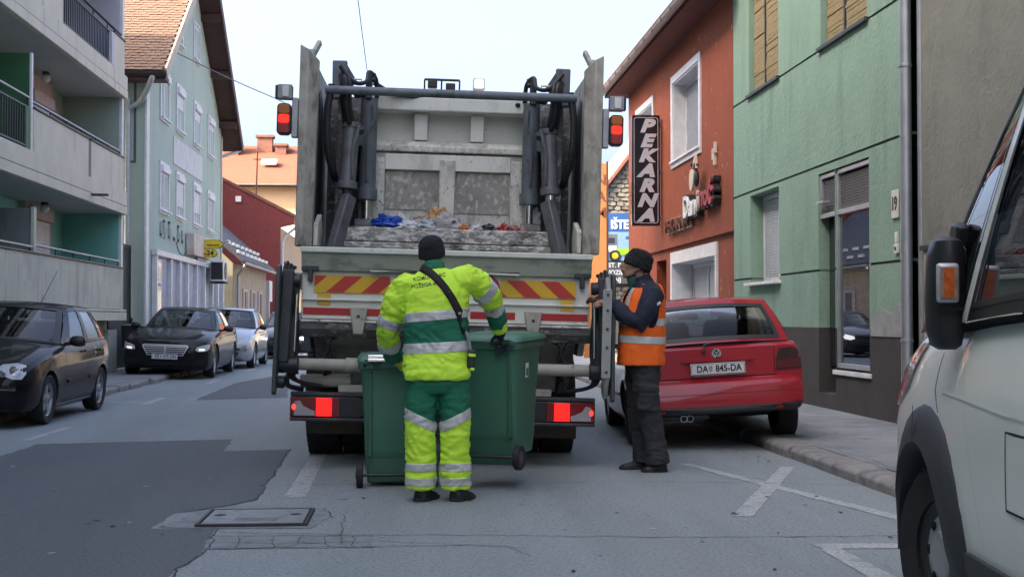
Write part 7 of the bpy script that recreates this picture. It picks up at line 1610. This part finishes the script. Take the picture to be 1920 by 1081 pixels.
g.drape('plate_recess', [(-.36, .665), (.36, .665), (.37, .815), (-.37, .815)], 180, redp, .003, .01); g.drape('handle_bar', [(-.345, .806), (.345, .806), (.345, .832), (-.345, .832)], 180, redp, .03, .03)
g.plate((('DA', -.15), ('845-DA', .10)), 3.118, .738, 1)
MB().box(-.23, .23, -.014, -.0075, -.062, -.056).build('plate_frame_lip', plate_w, g.root).location = (0, 3.118, .738)
bd_o = g.drape('badge', [(.043*cos(2*pi*k/20), .882 + .043*sin(2*pi*k/20)) for k in range(20)], 180, blk, .010, .01)
r_ = MB(); ring([(.044*cos(2*pi*k/24), .044*sin(2*pi*k/24)) for k in range(24)], [(.036*cos(2*pi*k/24), .036*sin(2*pi*k/24)) for k in range(24)], 0, r_)
for p, q in (((-.024, .030), (0, -.002)), ((.024, .030), (0, -.002)), ((-.034, .012), (-.014, -.033)), ((-.014, -.033), (0, -.006)), ((0, -.006), (.014, -.033)), ((.014, -.033), (.034, .012))): r_.beam((p[0], 0, p[1]), (q[0], 0, q[1]), .008, .003, (0, 1, 0))
bo = r_.build('badge_emblem', chrome, bd_o); bo.rotation_euler = (0, 0, pi)
hb_ = g.bvh.ray_cast(Vector((0, 8, .882)), Vector((0, -1, 0))); bo.location = (0, hb_[0].y + .0135, .882)
MB().lathe([(.001, .02), (.016, .018), (.018, 0)], (-.01, 3.082, .838), (0, 1, 0), 14).build('lock', black_plastic, g.root)
wp_ = MB().tube([(.12, 3.075, .905), (.11, 3.06, .965), (.02, 3.035, .985), (-.32, 3.02, 1.0)], .010).build('rear_wiper', black_plastic, g.root); MB().lathe([(.001, .03), (.02, .028), (.022, 0)], (.12, 3.068, .905), (0, 1, 0), 12).build('wiper_pivot', black_plastic, wp_)
for x in (.36, .42): MB().lathe([(.028, 0), (.032, 0), (.032, -.15), (.028, -.15)], (x-.06, 3.17, .285), (0, 1, 0), 14).build('tailpipe', chrome, g.root)
MB().box(.1, .62, 2.75, 3.12, .26, .33).build('silencer', dark_metal, g.root, bevel=.03)
text('WAGEN', .045, lamp_smoke, g.root, (-.68, 3.10, .655), rz=pi, bold=.001) if False else g.drape('model_script', [(-.77, .648), (-.62, .648), (-.62, .664), (-.77, .664)], 180, dark_metal, .006, .004)
MB().box(-.55, .55, 2.72, 2.745, 1.35, 1.352).build('roof_edge_seal', black_plastic, g.root)
# ------------------------------------------------------------------ white van at the right edge
vanp = paint('van_white_paint', (.80, .84, .77), .35, 0, ((.74, .78, .70), (.8, .8, .8), .5, .8), coat=.35)
van_side = [((.90, -.38, 1.25), (.80, 1.10, 2.24), 'p'), ((.955, -.26, 1.19), (.835, 1.22, 2.30), 'g'), ((.985, .44, 1.235), (.875, 1.28, 2.30), 'p'), ((.985, .51, 1.24), (.88, 1.34, 2.30), 'g'), ((.995, 1.66, 1.30), (.90, 1.72, 2.30), 'p'), ((1.0, 2.0, 1.30), (.92, 2.0, 2.36), 'p'), ((1.0, 5.0, 1.32), (.93, 5.0, 2.40))]
VAN = dict(st=[(-.95, .66, .36, .72, .76), (-.90, .84, .26, .90, .95), (-.74, .945, .22, 1.04, 1.10), (-.42, .985, .22, 1.14, 1.25), (-.1, 1.0, .22, 1.185, 1.30), (.3, 1.005, .23, 1.20, 1.27), (.7, 1.008, .26, 1.225, 1.27), (1.5, 1.01, .28, 1.26, 1.28), (4.0, 1.01, .30, 1.30, 1.31), (5.0, 1.0, .34, 1.31, 1.32)],
    wb=3.45, tr=.345, track=1.72, tw=.22, arch_up=.02, gapr=.05, cabin=(-.1, 4.9), belt=1.25, side=van_side, bow=((.24, .20), (0, 0)), rear_glass=False, seats=((.95, 0),), dash=(.2, 1.26), black_frames=True, rim=.62, spokes=0, flare=.02)
c6 = Car('white_van', 'white van with black wheel arch and big black mirror at the right edge', 'van', VAN, vanp, (2.965, 4.78, 0), (0, 0, pi - R(8.0)), gl=car_glass_dark)
v = c6
clad = mat('arch_cladding', (.035, .038, .042), .6, var=.12, bump=.15, bs=120)
for s in (-1, 1):
    yw = 90*s; f = lambda p: [(s*y, z) for y, z in p]
    # wheel-arch cladding: broad ring over the arch, built as a row of draped segments
    def arc(r_, a): return (r_*cos(a), .365 + r_*sin(a))
    A = [R(a) for a in range(-14, 196, 12)]
    for k, (i0, i1) in enumerate(((0, 9), (9, len(A)-1))):
        pts_o = [arc(.535 + .02*sin(a), a) for a in A[i0:i1+1]]; pts_i = [arc(.392, a) for a in A[i0:i1+1]]
        m = MB(); V = []
        for (po, pi_) in zip(pts_o, pts_i):
            for q, t in ((0, .000), (.12, .022), (.55, .035), (.88, .040), (1.0, .030), (1.0, -.10)):
                y = po[0] + (pi_[0]-po[0])*q; z = po[1] + (pi_[1]-po[1])*q
                h = v.bvh.ray_cast(Vector((s*4, min(max(y, -.86), 4), max(z, .30))), Vector((-s, 0, 0)))
                x = abs(h[0].x) if h[0] is not None and abs(h[0].x) > .8 else .99
                if y < -.55: x = min(x, 1.0)
                x = max(x, .975 if y > -.5 else .93)
                V.append((s*(x + t), y, z))
        n = 6; cnt = len(pts_o)
        m.add(V, [(i*n+j, i*n+j+1, (i+1)*n+j+1, (i+1)*n+j) for i in range(cnt-1) for j in range(n-1)])
        m.build('arch_cladding', clad, v.root, smooth=40)
    a = A[9]; v.line(f([(.39*cos(a), .365+.39*sin(a)), (.55*cos(a), .365+.55*sin(a))]), yw, .012, off=.045)
    v.drape('lower_cladding', f([(.52, .30), (2.9, .32), (2.9, .47), (.56, .45)]), yw, clad, .02, .03)
    v.line(f([(.14, 1.19), (.10, .98), (.18, .90)]), yw, .007); v.line(f([(.74, .50), (.60, .80), (.52, .96), (.40, 1.20)]), yw, .001) ; v.line(f([(1.70, 1.28), (1.72, .34)]), yw, .008)
    v.line(f([(.2, .985), (1.0, .955), (2.8, .955)]), yw, .010, m_=vanp, off=.006, name='swage_line')
    v.drape('headlight', f([(-.62, .88), (-.40, .96), (-.18, 1.14), (-.22, 1.20), (-.45, 1.10), (-.66, 1.0)]), 90*s, mat('van_headlight', (.42, .34, .33), .1, coat=1.0, var=.3, vs_=8), .012, .03)
    v.drape('fuel_flap', f([(1.02, .66), (1.22, .66), (1.22, .90), (1.02, .90)]), yw, vanp, .004, .01); v.line(f([(1.02, .66), (1.22, .66), (1.22, .90), (1.02, .90), (1.02, .66)]), yw, .008, off=.005)
    # mirror: tall two-step black housing with an indicator window
    mx = s*1.02
    mh = MB().loft([[(mx + s*(p[0]-.0)*wd*.60, .36 + yo + d_*p[1]*.10, 1.175 + z) for p in [(cos(2*pi*k/16)*(abs(cos(2*pi*k/16))**-.35 if abs(cos(2*pi*k/16)) > .05 else 1), sin(2*pi*k/16)) for k in range(16)]] for z, wd, d_, yo in ((-.035, .05, .35, .02), (-.02, .085, .75, .01), (.04, .105, 1.0, 0), (.14, .112, 1.02, 0), (.17, .112, 1.02, 0), (.29, .105, 1.0, .01), (.35, .085, .8, .02), (.365, .04, .4, .03))]).build('side_mirror', black_plastic, v.root, smooth=50)
    MB().loft([[(mx - s*.06, .33 + q, z) for q, z in ((0, 1.25), (.1, 1.25), (.1, 1.50), (0, 1.50))], [(s*.965, .16 + q, z) for q, z in ((0, 1.22), (.13, 1.22), (.15, 1.55), (.02, 1.52))]]).build('mirror_arm', black_plastic, mh, bevel=.015)
    MB().prism([(-.02, 1.22), (.30, 1.235), (.40, 1.58), (.32, 1.60)], 'x', s*.935, s*.985).build('mirror_base', black_plastic, mh, bevel=.012)
# the indicator sits on the face of the near mirror that looks at the road
ind = MB().obox((1.04, .475, 1.375), (.078, .03, .14)).build('indicator_frame', mat('indicator_silver', (.50, .51, .52), .25, .3), mh, bevel=.012)
MB().obox((1.04, .493, 1.375), (.060, .006, .114)).build('indicator_lens', mat('indicator_lens', (.36, .22, .17), .15, coat=1, var=.3, vs_=30), ind, bevel=.004)
MB().obox((1.04, .497, 1.375), (.034, .003, .10)).build('indicator_bulb', mat('indicator_amber', (.55, .12, .03), .2, var=.3, vs_=40), ind)
MB().obox((1.02, .475, 1.285), (.125, .012, .010)).build('mirror_step', gap_m, mh)
for w_ in [o for o in v.root.children if o.name.startswith('wheel')]:
    for o in list(w_.children):
        if o.name.startswith(('rim', 'spokes', 'brake')): bpy.data.objects.remove(o)
for y in (0, VAN['wb']):
    for s in (-1, 1):
        w_ = [o for o in v.root.children if o.name.startswith('wheel')][(0 if y == 0 else 2) + (0 if s < 0 else 1)]
        xo = s*(.86 + .07); st_m = mat('wheel_cover_silver', (.40, .41, .42), .4, .4, var=.1)
        cv = MB().lathe([(.001, .035), (.05, .035), (.085, .028), (.095, .015), (.125, .004), (.155, .0), (.168, -.02)], (xo, y, .345), (s, 0, 0), 40).build('wheel_cover', st_m, w_)
        MB().lathe([(.16, -.01), (.19, .0), (.215, .01), (.222, -.02)], (xo, y, .345), (s, 0, 0), 36).build('steel_rim', dark_metal, w_)
        for k in range(8):
            a = 2*pi*k/8; MB().ball((xo + s*.002, y + .135*cos(a), .345 + .135*sin(a)), (.012, .019, .019), 12, 8).build('vent_hole', gap_m, cv)
        for k in range(5):
            a = 2*pi*k/5 + .3; MB().lathe([(.016, 0), (.024, .004), (.026, 0)], (xo + s*.029, y + .055*cos(a), .345 + .055*sin(a)), (s, 0, 0), 14).build('bolt_cap', st_m, cv)
        m = MB()
        for k in range(44):
            a = 2*pi*k/44
            for q in (-.06, 0, .06): m.obox((s*.86 + q, y + .345*cos(a + q*.8), .345 + .345*sin(a + q*.8)), (.048, .034, .016), (a - pi/2, 0, 0))
        m.build('tread_block', tyre_m, w_, smooth=0, kind='stuff')

for w_ in [o for o in v.root.children if o.name.startswith('wheel')][:2]:      # front wheels turned towards the road
    c = Vector((0, 0, 0)); n = len(w_.data.vertices)
    for q in w_.data.vertices: c += q.co/n
    w_.matrix_local = Matrix.Translation(c) @ Matrix.Rotation(R(13), 4, 'Z') @ Matrix.Translation(-c)
